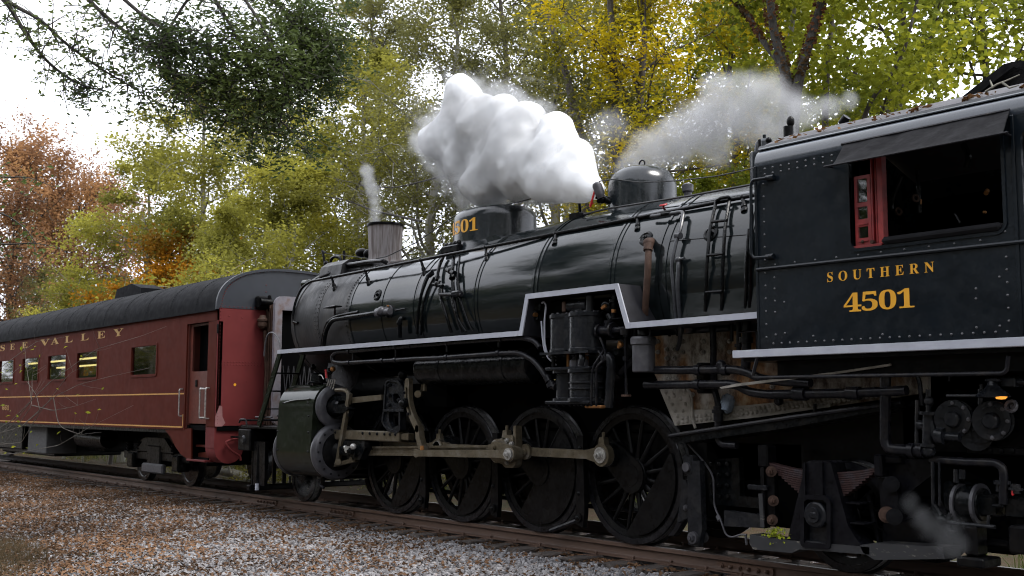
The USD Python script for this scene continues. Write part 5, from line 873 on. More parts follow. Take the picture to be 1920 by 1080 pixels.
A('underslung_bar', [bbox(*sorted([at(1815, 845, -1.0)[0], at(1935, 845, -1.0)[0]]), -1.02, -.9, at(1870, 853, -1.0)[2], at(1870, 838, -1.0)[2], .01), rivets([at(a, 845, -1.022) for a in (1836, 1856, 1877, 1898)], (0, -1, 0), .03), box(3.9, 5.7, -.85, .85, 1.2, 1.5)], M['under'])
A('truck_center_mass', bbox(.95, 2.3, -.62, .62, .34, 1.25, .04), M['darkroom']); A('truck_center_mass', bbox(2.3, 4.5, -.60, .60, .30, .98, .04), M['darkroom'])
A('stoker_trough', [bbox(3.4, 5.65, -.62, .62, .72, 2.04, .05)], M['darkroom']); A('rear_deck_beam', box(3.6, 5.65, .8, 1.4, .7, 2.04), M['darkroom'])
A('under_cab_beam', [box(2.46, 5.62, -1.24, -1.12, 1.90, 2.05)], M['under'])
A('curved_pipe', tube(pts(-1.15, (1745, 862), (1830, 867), (1866, 868), (1880, 876), (1882, 895), (1881, 945)), .036, 12, .1), M['pipe'])
bp = A('booster_engine', [bbox(*sorted([at(1770, 920, -1.1)[0], at(1794, 920, -1.1)[0]]), -1.14, -.7, at(1780, 962, -1.1)[2], at(1780, 902, -1.1)[2], .03), cyl(at(1796, 944, -1.05), at(1826, 945, -1.05), .15, 24), cyl(at(1814, 945, -1.05), at(1846, 946, -1.05), .165, 24, r1=.14), bbox(*sorted([at(1842, 940, -1.05)[0], at(1872, 940, -1.05)[0]]), -1.12, -.8, at(1856, 968, -1.05)[2], at(1856, 928, -1.05)[2], .02), bbox(*sorted([at(1890, 950, -1.05)[0], at(1945, 950, -1.05)[0]]), -1.12, -.8, at(1910, 972, -1.05)[2], at(1910, 932, -1.05)[2], .02)], M['oily'])
A('cylinder_flange', [lathe([(.10, 0), (.175, 0), (.175, .03), (.10, .03)], at(1799, 944, -1.05), (1, 0, 0), 28), lathe([(.10, 0), (.18, 0), (.18, .03), (.10, .03)], at(1836, 946, -1.05), (1, 0, 0), 28)], M['castgrey'], under=bp)
A('valve_stack', [cyl(at(1879, 900, -1.12), at(1879, 922, -1.12), .05, 14), lathe([(.07, 0), (.07, .03), (.001, .03)], at(1879, 908, -1.12), (0, 0, 1), 14), bbox(*sorted([at(1864, 946, -1.12)[0], at(1884, 946, -1.12)[0]]), -1.16, -1.08, at(1874, 951, -1.12)[2], at(1874, 945, -1.12)[2], .01), cyl(at(1904, 908, -1.12), at(1904, 925, -1.12), .04, 12), cyl(at(1904, 915, -1.12), at(1904, 919, -1.12), .06, 12), tube(pts(-1.12, (1793, 880), (1793, 905)), .025, 8, 0), tube(pts(-1.12, (1804, 880), (1804, 898)), .028, 8, 0)], M['pumpgrey'], under=bp)
A('red_marker', bbox(*sorted([at(1898, 925, -1.15)[0], at(1901, 925, -1.15)[0]]), -1.17, -1.14, at(1899, 929, -1.15)[2], at(1899, 917, -1.15)[2], .004), M['valvered'], under=bp)
A('step_rail', [tube(pts(-1.2, (1749, 866), (1750, 948), (1767, 976)), .018, 8, .04), tube(pts(-1.2, (1761, 866), (1762, 948)), .012, 6, 0), tube(pts(-1.2, (1772, 978), (1820, 984), (1866, 988)), .018, 8, 0), tube(pts(-1.2, (1778, 975), (1782, 962)), .02, 8, 0), tube(pts(-1.2, (1852, 986), (1854, 966)), .014, 8, 0)], M['pumpgrey'])
A('blow_nozzle', [tube(pts(-1.2, (1750, 948), (1768, 978), (1786, 1008)), .034, 10, .03), ball(at(1768, 976, -1.2), .055, 1), tube(pts(-1.2, (1780, 996), (1795, 997)), .016, 6, 0)], M['oily'])
A('post_step', [bbox(*sorted([at(1812, 1010, -1.2)[0], at(1836, 1010, -1.2)[0]]), -1.25, -1.05, at(1822, 1042, -1.2)[2], at(1822, 985, -1.2)[2], .02), bbox(*sorted([at(1804, 1052, -1.2)[0], at(1856, 1052, -1.2)[0]]), -1.3, -1.0, at(1828, 1062, -1.2)[2], at(1828, 1044, -1.2)[2], .015)], M['under'])
A('drawbar_pocket', [bbox(*sorted([at(1852, 1020, -1.0)[0], at(1898, 1010, -1.0)[0]]), -1.05, -.8, at(1875, 1026, -1.0)[2], at(1875, 1012, -1.0)[2], .02), bbox(*sorted([at(1895, 1010, -1.2)[0], at(1960, 1010, -1.2)[0]]), -1.25, -.7, at(1905, 1038, -1.2)[2], at(1905, 985, -1.2)[2], .02)], M['under'])

# ---- cab
CW = -1.50; XF, XR, ZB, ZT = 2.445, 5.60, 2.165, 3.99
win = rrect(3.53, 4.985, 3.045, 3.90, .07); gang = rrect(5.16, 6.0, 2.9, 3.86, .09)
side = shapely.box(XF, ZB, XR, ZT).difference(win).difference(gang)
cab = A('cab', [extr(side, CW, CW+.02)], M['cab'])
A('side_wall', extr(shapely.box(XF, ZB, XR, ZT), -CW-.02, -CW), M['cab'], under=cab, label='far side wall of the cab')
front = Polygon([(CW+.02, ZB), (-CW-.02, ZB), (-CW-.02, 4.05), (-1.38, 4.2), (-.7, 4.46), (0, 4.55), (.7, 4.46), (1.38, 4.2), (CW+.02, 4.05)])
front = Polygon([(-1.48, ZB), (1.48, ZB), (1.48, 4.0), (1.40, 4.18), (.7, 4.44), (0, 4.53), (-.7, 4.44), (-1.40, 4.18), (-1.48, 4.0)]).difference(shapely.Point(0, BZ).buffer(1.10)).difference(shapely.box(-1.1, 1, 1.1, BZ))
A('front_wall', extx(front.difference(rrect(-1.40, -1.17, 3.1, 3.9, .04)), XF+.003, XF+.025), M['cab'], under=cab)
A('front_door', [extx(shapely.box(-1.44, 2.55, -1.16, 3.85), XF-.012, XF+.001)], M['red'], under=cab)
arc = [(-1.50, ZT), (-1.50, 4.03), (-1.49, 4.08), (-1.465, 4.125), (-1.43, 4.155), (-1.40, 4.165)]
bandp = arc+[(y+.02, z-.02) for y, z in arc[::-1]]
A('eave_band', extx(Polygon(bandp), XF-.012, XR), M['cablight'], smooth=60, under=cab); A('eave_band', extx(Polygon([(-y, z) for y, z in bandp]), XF-.012, XR), M['cablight'], smooth=60, under=cab, label='far side eave band')
A('gutter', box(XF-.02, XR, 1.36, 1.43, 4.14, 4.215), M['cablight'], under=cab, label='far side gutter')
A('gutter', extx(Polygon([(-1.40, 4.168), (-1.425, 4.172), (-1.425, 4.182), (-1.405, 4.20), (-1.375, 4.205), (-1.375, 4.168)]), XF-.02, XR), M['cablight'], under=cab)
ra = [(y, 4.205+.51*(y+1.395)-.51*(y+1.395)**2/2.79) for y in np.linspace(-1.395, 1.395, 25)]
A('roof', extx(Polygon(ra+[(y, z-.03) for y, z in ra[::-1]]), XF-.03, XR), M['roofgrey'], under=cab, smooth=60)
A('roof_edge', extx(Polygon([(-1.415, 4.19), (-1.385, 4.225), (-1.37, 4.225), (-1.37, 4.18)]), XF-.035, XR), M['cab'], under=cab)
A('corner_trim', [bbox(XF-.016, XF+.012, CW-.012, CW+.03, ZB, 4.0, .006)], M['cab'], under=cab)
hat = A('roof_hatch', [extr(Polygon([(4.02, 4.57), (4.46, 4.80), (4.62, 4.80), (5.05, 4.57), (5.0, 4.53), (4.55, 4.75), (4.1, 4.53)]), -.35, .35)], M['under'], under=cab)
A('roof_vent', [cyl((2.11, -.5, 4.40), (2.11, -.5, 4.63), .055, 18), ball((2.14, -.5, 4.68), .045, 1, (1, 1, 1.4)), cyl(at(1578, 233, -.6), at(1588, 219, -.6), .045, 14)], M['under'], under=cab)
A('safety_valve', [cyl(at(1441, 275, -1.0), at(1441, 262, -1.0), .022, 8), ball(at(1441, 263, -1.0), .035, 1)], M['under'], under=cab)
ws = A('white_sill_strip', [bbox(2.13, XR, CW-.03, CW+.05, 2.088, 2.163, .004)], M['trim'], under=cab)
A('cab_floor', [box(2.2, XR, -1.44, 1.44, 2.05, 2.15)], M['under'], under=cab)
A('waist_moulding', [tube([(XF, CW-.012, 2.955), (XR, CW-.012, 2.93)], .018, 8, 0)], M['cab'], under=cab)
A('window_frame', extr(win.buffer(.03).difference(win), CW-.014, CW+.03), M['cab'], under=cab)
A('seam_cover', [bbox(5.075, 5.105, CW-.014, CW, ZB, ZT, .004), extr(gang.buffer(.03).difference(gang).intersection(shapely.box(5, 2, XR, 4)), CW-.014, CW)], M['cab'], under=cab)
A('arm_rest', [bbox(3.86, 4.97, CW-.05, CW+.10, 3.05, 3.115, .025)], M['canvas'], under=cab)
# red sliding sash
sx = [3.535, 3.86]
sash = shapely.box(3.555, 3.05, 3.725, 3.72); panes = [rrect(3.585, 3.69, 3.47, 3.69, .005), rrect(3.585, 3.69, 3.315, 3.43, .005), rrect(3.585, 3.69, 3.14, 3.245, .005)]
g = sash
for p_ in panes: g = g.difference(p_)
ss = A('window_sash', [extr(g, CW+.03, CW+.06)], M['red'], under=cab)
A('sash_rail', [bbox(3.728, 3.745, CW+.03, CW+.09, 3.05, 3.9, .004), bbox(3.755, 3.775, CW+.05, CW+.11, 3.05, 3.9, .004), bbox(3.785, 3.84, CW+.04, CW+.12, 3.05, 3.9, .004), bbox(3.54, 3.845, CW+.0, CW+.10, 3.03, 3.07, .004), bbox(3.585, 3.69, CW+.02, CW+.035, 3.26, 3.275, .002), bbox(3.59, 3.69, CW+.02, CW+.035, 3.105, 3.12, .002)], M['red'], under=cab)
A('sash_latch', [ball((3.635, CW+.02, 3.105), .016, 1), cyl((3.74, CW+.0, 3.09), (3.74, CW+.04, 3.09), .018, 8)], M['rustbrown'], under=cab)
for p_ in panes: A('sash_pane', sheetpoly(p_, CW+.045), M['pane'], under=cab)
# awning over the window
aw = [at(1583, 270, -1.525), at(1893, 206, -1.525), at(1878, 250, -1.80), at(1559, 310, -1.80)]
def sheet(c, nx, ny, sag):
    v = []; 
    for i in range(nx+1):
        for j in range(ny+1):
            u, w = i/nx, j/ny; p = (1-u)*((1-w)*c[0]+w*c[3])+u*((1-w)*c[1]+w*c[2]); p = p+np.array([0, 0, -sag*math.sin(w*math.pi)])
            p = p+np.array([0, .004*math.sin(u*23+w*3), .010*math.sin(u*31+5*w)*math.sin(w*math.pi)]); v.append(p)
    f = [(i*(ny+1)+j, i*(ny+1)+j+1, (i+1)*(ny+1)+j+1) for i in range(nx) for j in range(ny)]+[(i*(ny+1)+j, (i+1)*(ny+1)+j+1, (i+1)*(ny+1)+j) for i in range(nx) for j in range(ny)]
    v = np.array(v); n = len(v); v2 = v+np.array([0, .006, -.008]); f = np.array(f)
    return trimesh.Trimesh(np.vstack([v, v2]), np.vstack([f, f[:, ::-1]+n]), process=False)
an = A('awning', sheet(aw, 48, 8, .012), M['canvas'], smooth=60, under=cab)
A('awning_rod', [tube([aw[3]-(.08, 0, 0), aw[2]+(.05, 0, .0)], .010, 6, 0), tube([aw[2]+(.02, 0, 0), at(1895, 254, -1.51)], .010, 6, 0), tube([aw[3]-(.06, 0, 0), at(1562, 314, -1.51)], .010, 6, 0), tube([aw[0]-(.03, 0, 0), aw[1]], .014, 6, 0)], M['pipe'], under=cab)
# rivets
rv = [(x, CW, z) for x in np.arange(2.56, 3.5, .098) for z in (3.955, 3.90)]+[(2.54, CW, z) for z in np.arange(2.28, 3.9, .127)]+[(x, CW, 2.215) for x in np.arange(2.62, 5.0, .098)]+[(4.99, CW, z) for z in np.arange(2.3, 4.0, .105)]+[(5.16, CW, z) for z in np.arange(2.3, 2.8, .105)]
rv += [(x, CW, z) for x in np.arange(2.66, 4.9, .235) for z in (2.985,)]+[(2.65, CW, z) for z in (2.30, 2.52, 2.63, 2.75, 2.86)]+[(2.76, CW, z) for z in (2.31, 2.61)]+[tuple(at(a, b, CW)) for a, b in ((1525, 630), (1655, 627), (1831, 614), (1875, 611), (1830, 541), (1874, 519), (1830, 560))]
A('rivets', rivets(rv, (0, -1, 0), .0125), M['rivet'], kind='stuff', under=cab)
A('rivets', rivets([(XF-.018, -1.49, z) for z in np.arange(2.25, 3.98, .07)], (-1, 0, 0), .009), M['cab'], kind='stuff', under=cab)
for t, h, x0, x1, z0, w_ in (('SOUTHERN', .089, 3.25, 4.35, 2.762, 1.02), ('4501', .166, 3.425, 4.165, 2.468, 1.45)):
    for ch, m in word(t, h, x0, x1, z0, CW-.0005, .003, wide=w_): A(('letter_'+ch.lower()) if ch.isalpha() else 'numeral_'+{'4': 'four', '5': 'five', '0': 'zero', '1': 'one'}[ch], m, M['gold'], under=cab)
A('front_grab_rail', [tube([at(1443, 333, -1.5), at(1440, 333, -1.56), at(1411, 338, -1.56), at(1408, 346, -1.56), at(1409, 476, -1.56), at(1413, 484, -1.56), at(1446, 481, -1.56), at(1448, 481, -1.5)], .016, 10, .05), cyl(at(1437, 334, -1.53), at(1451, 332, -1.53), .028, 10), cyl(at(1437, 482, -1.53), at(1451, 480, -1.53), .028, 10)], M['cab'], under=cab)
A('under_cab_rail', [tube([at(1420, 672, -1.5), at(1411, 706, -1.5), at(1418, 708, -1.5), at(1880, 700, -1.5), at(1888, 694, -1.5), at(1891, 668, -1.5)], .019, 10, .06)], M['pipe'], under=cab)
A('flat_conduit', [extr(Polygon([at(a, b, -1.3)[[0, 2]] for a, b in ((1349, 726), (1382, 719), (1560, 698), (1668, 682), (1668, 686), (1560, 702), (1384, 724), (1352, 729))]), -1.3, -1.27)], M['foundation'], under=cab)
A('conduit_drop', [tube(pts(-1.2, (1506, 672), (1507, 735)), .012, 6, 0), tube(pts(-1.2, (1655, 668), (1662, 690), (1640, 696)), .016, 6, .03), tube(pts(-1.15, (1710, 670), (1725, 720), (1728, 760)), .02, 6, .03), tube(pts(-1.15, (1780, 670), (1780, 715)), .012, 6, 0)], M['pipe'], under=cab)
# backhead and controls glimpsed through the window
A('backhead', [lathe([(.001, -.02), (1.0, 0), (1.05, .1)], (2.72, 0, BZ-.05), (-1, 0, 0), 40), box(2.5, 2.7, -1.0, 1.0, 2.2, 3.0)], M['darkroom'], under=cab)
A('throttle_lever', [tube([at(1690, 330, -1.0), at(1672, 375, -1.0), at(1672, 396, -1.0)], .022, 8, .1), tube([at(1720, 320, -.9), at(1725, 400, -.9)], .02, 8, 0), tube([at(1806, 270, -1.1), at(1818, 298, -1.1), at(1812, 315, -1.1)], .03, 8, .08), tube([at(1790, 400, -1.0), at(1800, 418, -1.0)], .014, 8, 0)], M['oily'], under=cab)
A('gauge_handle', [lathe([(.022, 0), (.038, .0), (.042, .008), (.038, .016), (.022, .016), (.022, 0)], at(a, b, -1.0), (1, -.4, .1), 14) for a, b in ((1716, 372), (1684, 397))], M['rustbrown'], under=cab)
A('brass_gauge', [cyl(at(1849, 362, -1.0), at(1851, 358, -.95), .022, 10), ball(at(1846, 398, -1.0), .018, 1), bbox(*sorted([at(1725, 378, -1.0)[0], at(1727, 378, -1.0)[0]]), -1.0, -.98, at(1726, 383, -1.0)[2], at(1726, 373, -1.0)[2], .003)], M['brass'], under=cab)
A('rear_wall', [extx(Polygon([(-1.48, ZB), (1.48, ZB), (1.48, 4.0), (0, 4.5), (-1.48, 4.0)]).difference(shapely.box(-.6, 2.2, .6, 3.9)), XR-.04, XR)], M['darkroom'], under=cab)
A('seat_box', [bbox(3.9, 4.8, -1.35, -.9, 2.16, 2.75, .03)], M['darkroom'], under=cab)
A('far_lining', [box(XF+.05, XR-.05, -CW-.05, -CW-.03, ZB, 3.9)], M['darkroom'], under=cab)

# ---- front steps, pilot deck and beam
stp = A('front_step', [extr(slab((-7.62, 2.50), (-8.33, 1.28), .12), y-.015, y+.015) for y in (-1.42, -.98)], M['olive'])
for k, z in enumerate((2.16, 1.86, 1.56)):
    x = -7.62-(2.5-z)*.582; A('step_tread', bbox(x-.09, x+.09, -1.40, -1.0, z-.012, z+.012, .004), M['under'], under=stp)
A('hoop_grab', tube(pts(-1.45, (527, 660), (524, 640), (517, 627), (508, 622), (500, 630), (497, 645))+[at(495, 668, -1.44)], .013, 8, .08), M['castgrey'], under=stp)
A('stringer_bolts', rivets([(-7.62-(2.5-z)*.582, -1.436, z) for z in np.arange(1.35, 2.5, .15)], (0, -1, 0), .014), M['pipe'], kind='stuff', under=stp)
pd = A('pilot_deck', [bbox(-9.0, -7.5, -1.42, 1.42, 1.22, 1.27, .01)], M['under'])
A('pilot_beam', [bbox(-9.08, -8.62, -1.44, 1.44, .84, 1.21, .02)], M['under'], under=pd)
A('beam_end_pocket', lathe([(.001, .03), (.06, .03), (.085, .0), (.10, -.012), (.10, 0)], (-8.86, -1.441, 1.02), (0, -1, 0), 24), M['pumpgrey'], under=pd)
A('uncoupling_lever', [tube([(-9.0, -1.46, 1.32), (-8.95, -1.46, 1.38), (-8.75, -1.46, 1.38), (-8.70, -1.46, 1.28)], .016, 8, .04), tube([(-9.05, -1.4, 1.36), (-9.05, -.2, 1.36), (-9.1, -.1, 1.2)], .018, 8, .05), tube([(-8.5, -1.40, 1.42), (-7.9, -1.40, 1.42)], .014, 6, 0)], M['pipe'], under=pd)
A('pilot_slats', [box(-8.95-.15*k, -8.91-.15*k, y-.03, y+.03, .15, .85) for k in range(1) for y in np.linspace(-1.2, 1.2, 13)]+[bbox(-9.0, -8.86, -1.3, 1.3, .14, .24, .02)], M['under'], under=pd)
A('side_plate', [box(-8.62, -8.20, -1.36, -1.30, .26, 1.0), box(-8.1, -7.55, -.95, -.9, .75, 1.2)], M['under'], under=pd)
A('coupler', [bbox(-9.45, -9.05, -.12, .12, .72, 1.0, .03), bbox(-9.6, -9.4, -.2, .16, .70, 1.02, .05)], M['rustbrown'])
A('air_hose', tube([(-9.05, -.4, .9), (-9.2, -.42, .7), (-9.3, -.35, .45), (-9.45, -.2, .5), (-9.6, -.15, .8)], .03, 8, .1), M['hose'])
A('front_air_pipe', tube([(-8.45, -1.35, .95), (-8.45, -1.37, .35), (-8.42, -1.37, .22)], .022, 8, .03), M['under'])
A('white_pipe_end', cyl((-8.42, -1.38, .29), (-8.42, -1.38, .18), .035, 12), M['trim'])
# ------------------------------------------------------------------ the passenger coach
K = Thing('passenger_coach', 'maroon passenger coach with black arched roof and gold lettering behind the engine', 'railway coach', (-22, 0, 0))
B = K.add
CX1, CX0, HY, EV, CT = -9.90, -35.0, 1.50, 3.405, 4.20
def arch(hw=HY, zt=CT, ev=EV, k=2.5, n=40): 
    t = np.linspace(np.pi, 0, n); return [(hw*np.sign(np.cos(a))*abs(np.cos(a))**(2/k), ev+(zt-ev)*abs(np.sin(a))**(2/k)) for a in t]
wins = [(-14.06, -12.69)]+[(-17.43-2.11*k, -16.08-2.11*k) for k in range(8)]
holes = [rrect(a, b, 2.235, 2.855, .05) for a, b in wins]
sheet_ = shapely.box(CX0, 1.16, -11.25, EV)
for h in holes: sheet_ = sheet_.difference(h)
sd0 = B('side_panel', extr(sheet_, -HY, -HY+.03), M['maroon'])
B('side_panel', extr(sheet_, HY-.03, HY), M['maroon'], label='far side panel')
for h in holes:
    f_ = B('window', extr(h.buffer(.035, quad_segs=4).difference(h.buffer(-.02)), -HY-.012, -HY+.05), M['maroon'])
    B('pane', sheetpoly(h.buffer(-.018), -HY+.025), M['pane'], under=f_)
    B('window', extr(h.buffer(.035).difference(h.buffer(-.02)), HY-.05, HY+.012), M['maroon'], label='far side window')
pv = [(y, z) for y, z in arch(1.535, CT, EV-.03)]
rf = B('roof', extx(Polygon(pv+[(y*.985, z-.02) for y, z in pv[::-1]]), CX0, CX1+.02), M['coachroof'], smooth=50)
for x in np.arange(-34, CX1-.3, 1.22): B('roof_seam', extx(Polygon([(y*1.001, z+.0018) for y, z in pv]+[(y*.99, z-.004) for y, z in pv[::-1]]), x-.014, x+.014), M['coachroof'], under=rf)
rvp = [(x, y*1.003, z+.004) for x in np.arange(-34, CX1-.3, 1.22) for y, z in arch(1.535, CT, EV-.03, n=60)[2:32]]
B('seam_rivets', rivets([(x+d, y, z) for x, y, z in rvp for d in (.05,)], (0, -.7, .7), .011), M['coachroof'], under=rf, kind='stuff')
B('drip_edge', box(CX0, CX1+.01, -1.545, -1.528, EV-.05, EV-.02), M['coachroof'], under=rf)
rv_ = B('roof_vent', extr(Polygon([(-17.3, 4.05), (-17.1, 4.36), (-16.2, 4.42), (-15.6, 4.28), (-15.6, 4.05)]), -.75, -.2), M['coachroof'], under=rf)
# interior
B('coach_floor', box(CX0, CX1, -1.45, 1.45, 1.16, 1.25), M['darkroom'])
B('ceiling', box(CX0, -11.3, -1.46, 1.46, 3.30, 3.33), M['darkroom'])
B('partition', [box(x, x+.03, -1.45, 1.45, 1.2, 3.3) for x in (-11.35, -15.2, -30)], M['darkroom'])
for yy, z in ((.25, 2.905), (1.1, 2.80)): B('tube_lamp', box(-27, -20.4, yy-.05, yy+.05, z-.02, z+.02), M['tubelight'])
for k in range(9): B('seat', [bbox(-28+k*1.35, -27.9+k*1.35, -1.35, -.3, 1.6, 2.34, .04), bbox(-28+k*1.35, -27.5+k*1.35, -1.35, -.3, 1.5, 1.65, .04)], pbr('seat_cloth_%d' % k, (.06, .05, .045), .9) if k == 0 else '/World/Looks/seat_cloth_0')
# stripes
B('gold_stripe', box(CX0, -11.30, -HY-.004, -HY, 1.832, 1.858), M['goldline']); B('gold_stripe', box(CX0, -11.30, -HY-.004, -HY, 1.195, 1.222), M['goldline'])
B('gold_stripe', box(-11.33, -11.304, -HY-.004, -HY, 1.195, 1.45), M['goldline'])
LX = dict(zip(range(9), ((0, 9), (19, 27), (41, 51), (76, 91), (96, 109), (121, 135), (151, 165), (182, 196), (213, 229))))
for k, ch in enumerate('SEEVALLEY'):
    a, b = LX[k]; py = 654-.108*(a)
    x0, x1 = at(a, py, -HY)[0], at(b, py, -HY)[0]
    w_ = (x1-x0)/(GLYPHS[ch][0]*.16/137*.92)
    for c_, m in word(ch, .16, x0, x1, 3.115, -HY-.0005, .003, wide=w_): B('letter_'+ch.lower(), m, M['coachgold'], under=sd0)
for k, ch in enumerate('661'):
    for c_, m in word(ch, .125, -23.30+k*.22, -23.1+k*.22, 1.50, -HY-.0005, .003, wide=2.0): B('numeral_'+{'6': 'six', '1': 'one'}[ch], m, M['coachgold'], under=sd0)
# vestibule: side posts, door with open upper window, steps
B('letterboard', extr(shapely.box(-11.25, 3.17, CX1, EV), -HY, -HY+.03), M['maroon'])
B('corner_post', [bbox(-10.30, CX1, -HY, -HY+.12, 1.22, 3.17, .015)], M['maroon'])
B('vestibule_wall', [box(-11.25, -11.22, -HY+.03, -.5, 1.2, 3.3)], M['vest'])
dr = B('vestibule_door', [extr(shapely.box(-11.22, 1.28, -10.32, 3.16).difference(rrect(-11.12, -10.40, 2.26, 3.12, .03)), -HY+.07, -HY+.11)], M['vest'])
B('door_latch', [bbox(-10.93, -10.85, -HY+.05, -HY+.07, 1.97, 2.10, .01)], M['under'], under=dr)
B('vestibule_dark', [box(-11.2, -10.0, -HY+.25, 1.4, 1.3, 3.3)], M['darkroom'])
sk = Polygon([at(a, b, -HY)[[0, 2]] for a, b in ((308, 806), (357, 803), (357, 864), (349, 860), (338, 852), (328, 838), (318, 818))])
B('step_skirt', extr(sk, -HY+.01, -HY+.04), M['maroonend'] if False else M['maroon'])
stw = B('step_well', [box(-11.12, -10.32, -1.42, -1.40, .62, .66), box(-11.10, -10.32, -1.1, -.6, .55, 1.25), box(-11.14, -11.10, -HY+.03, -.7, .6, 1.25)], M['darkroom'])
for k, (z, y0) in enumerate(((.60, -1.50), (.86, -1.32), (1.10, -1.14))): B('step_tread', bbox(-11.12, -10.30, y0, y0+.26, z-.02, z+.02, .008), M['maroonend'] if k == 0 else M['vest'], under=stw)
B('step_riser', [extr(Polygon([(-11.1, .62), (-10.32, .62), (-10.32, .8), (-11.1, .72)]), -1.27, -1.25)], M['vest'], under=stw)
spn = shapely.union_all([shapely.box(-1.49, .85, -.95, 1.28), shapely.Point(-1.20, .85).buffer(.285, quad_segs=8)])
B('step_side', extx(spn, -10.31, -9.93), M['maroonend'], under=stw)
B('red_air_pipe', tube([(-9.88, -1.02, 1.02), (-9.85, -1.2, 1.0), (-9.84, -1.33, .95), (-9.84, -1.2, .80), (-9.84, -1.02, .70), (-9.84, -1.0, .62)], .022, 8, .06), M['maroonend'])
gi = B('grab_iron', [tube([(-11.36, -HY, 1.93), (-11.36, -HY-.07, 1.93), (-11.36, -HY-.07, 1.42), (-11.36, -HY, 1.42)], .014, 8, .03)], M['bright'])
B('grab_iron', [tube([(-10.40, -HY, 1.94), (-10.40, -HY-.08, 1.94), (-10.40, -HY-.08, 1.38), (-10.40, -HY, 1.38)], .014, 8, .03), tube([(-10.16, -HY, 1.94), (-10.16, -HY-.08, 1.94), (-10.16, -HY-.08, 1.38), (-10.16, -HY, 1.38)], .014, 8, .03), tube([(-10.40, -HY-.08, 1.92), (-10.16, -HY-.08, 1.92)], .012, 8, 0), tube([(-10.40, -HY-.08, 1.40), (-10.16, -HY-.08, 1.40)], .012, 8, 0)], M['bright'])
B('paint_patch', extx(Polygon([(-1.497, 1.42), (-1.42, 1.62), (-1.37, 1.6), (-1.36, 1.42), (-1.30, 1.30), (-1.36, 1.24), (-1.497, 1.24)]), -9.896, -9.893), pbr('worn_pink_primer', (.17, .075, .075), .6), label='pale worn patch on the red end corner')
B('hinge', [bbox(CX1-.01, CX1+.02, -HY-.015, -HY+.02, 2.93, 3.10, .006)], M['under'])
# end wall
ew = Polygon([(-HY, 1.24)]+[(-HY, EV)]+[(HY, EV), (HY, 1.24)])
en = B('end_wall', extx(ew.difference(shapely.box(-.45, 1.3, .45, 3.4)), CX1-.03, CX1), M['maroonend'])
B('end_hood', extx(Polygon(arch(HY+.01, CT-.01, EV)), CX1-.03, CX1+.006), M['coachend'], under=en)
B('hood_rim', extx(Polygon(arch(1.55, CT+.012, EV-.03, n=60)).difference(Polygon(arch(1.50, CT-.035, EV-.04, n=60))), CX1-.02, CX1+.035), M['coachend'], under=en)
erv = [(CX1, -1.45, z) for z in np.arange(1.3, 3.4, .06)]+[(CX1, y, z) for z in (2.365, 2.415) for y in np.arange(-1.4, -.55, .06)]+[(CX1+.006, y, EV+.03) for y in np.arange(-1.45, .4, .085)]+[(CX1+.006, y*.955, EV+(z-EV)*.955) for y, z in arch(n=60)]+[(CX1+.006, -.55, z) for z in (3.6, 3.75, 3.88)]+[(CX1, -1.28, 3.26), (CX1, -1.02, 3.24), (CX1, -.9, 2.06)]
B('end_rivets', rivets(erv, (1, 0, 0), .012), M['maroonend'], kind='stuff', under=en)
B('yellow_leaf_scrap', extx(shapely.Point(-1.13, 2.0).buffer(.026), CX1, CX1+.004), M['gold'], under=en)
B('marker_bracket', [bbox(CX1, CX1+.14, -.78, -.48, 3.42, 3.66, .03), cyl((CX1+.15, -.74, 3.54), (CX1+.15, -.52, 3.54), .07, 14), bbox(CX1+.1, CX1+.18, -.56, -.52, 3.38, 3.68, .01), tube([(CX1+.1, -.5, 3.55), (CX1+.1, -.3, 3.55)], .04, 8, 0)], M['under'])
ph = B('end_pipe', [tube([atx(497, 620, -9.8), atx(500, 700, -9.8), atx(497, 740, -9.8), atx(499, 790, -9.8)], .035, 10, .1)], M['rustbrown'])
B('pipe_head', lathe([(.04, -.05), (.085, 0), (.09, .05), (.085, .09), (.10, .10), (.10, .13), (.07, .16), (.05, .21), (.001, .215)], atx(492, 612, -9.8), (0, 0, 1), 20), M['rustbrown'], under=ph)
B('bellows', [extx(Polygon([(-.52-.04*(k % 2), 1.25), (-.52-.04*(k % 2), 3.50), (.52+.04*(k % 2), 3.50), (.52+.04*(k % 2), 1.25)]).difference(shapely.box(-.42, 1.2, .42, 3.3)), CX1+.05*k, CX1+.05*k+.05) for k in range(8)], M['rustbrown'])
df = shapely.box(-.62, 1.25, .62, 3.40).union(shapely.box(-.42, 3.3, .42, 3.62)).buffer(.001)
df = rrect(-.62, .62, 1.25, 3.64, .16).difference(shapely.box(-.47, 1.2, .47, 3.38))
B('diaphragm_frame', extx(df, -9.46, -9.38), M['diaphragm'])
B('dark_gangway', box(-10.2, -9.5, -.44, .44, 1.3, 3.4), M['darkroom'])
B('gate_bar', [tube([(-9.36, -.44+.11*k, 1.35), (-9.36, -.33+.11*k, 2.35)], .010, 6, 0) for k in range(8)]+[tube([(-9.36, -.33+.11*k, 1.35), (-9.36, -.44+.11*k, 2.35)], .010, 6, 0) for k in range(8)], M['castgrey'])
B('buffer_beam', [bbox(-9.93, -9.75, -1.0, 1.0, 1.05, 1.27, .02), bbox(-9.8, -9.2, -.13, .13, .72, 1.02, .03), tube([(-9.85, -1.05, 1.22), (-9.35, -1.05, 1.22)], .016, 8, 0), tube([(-9.85, -1.2, 1.05), (-9.3, -1.0, 1.05)], .018, 8, 0)], M['under'])
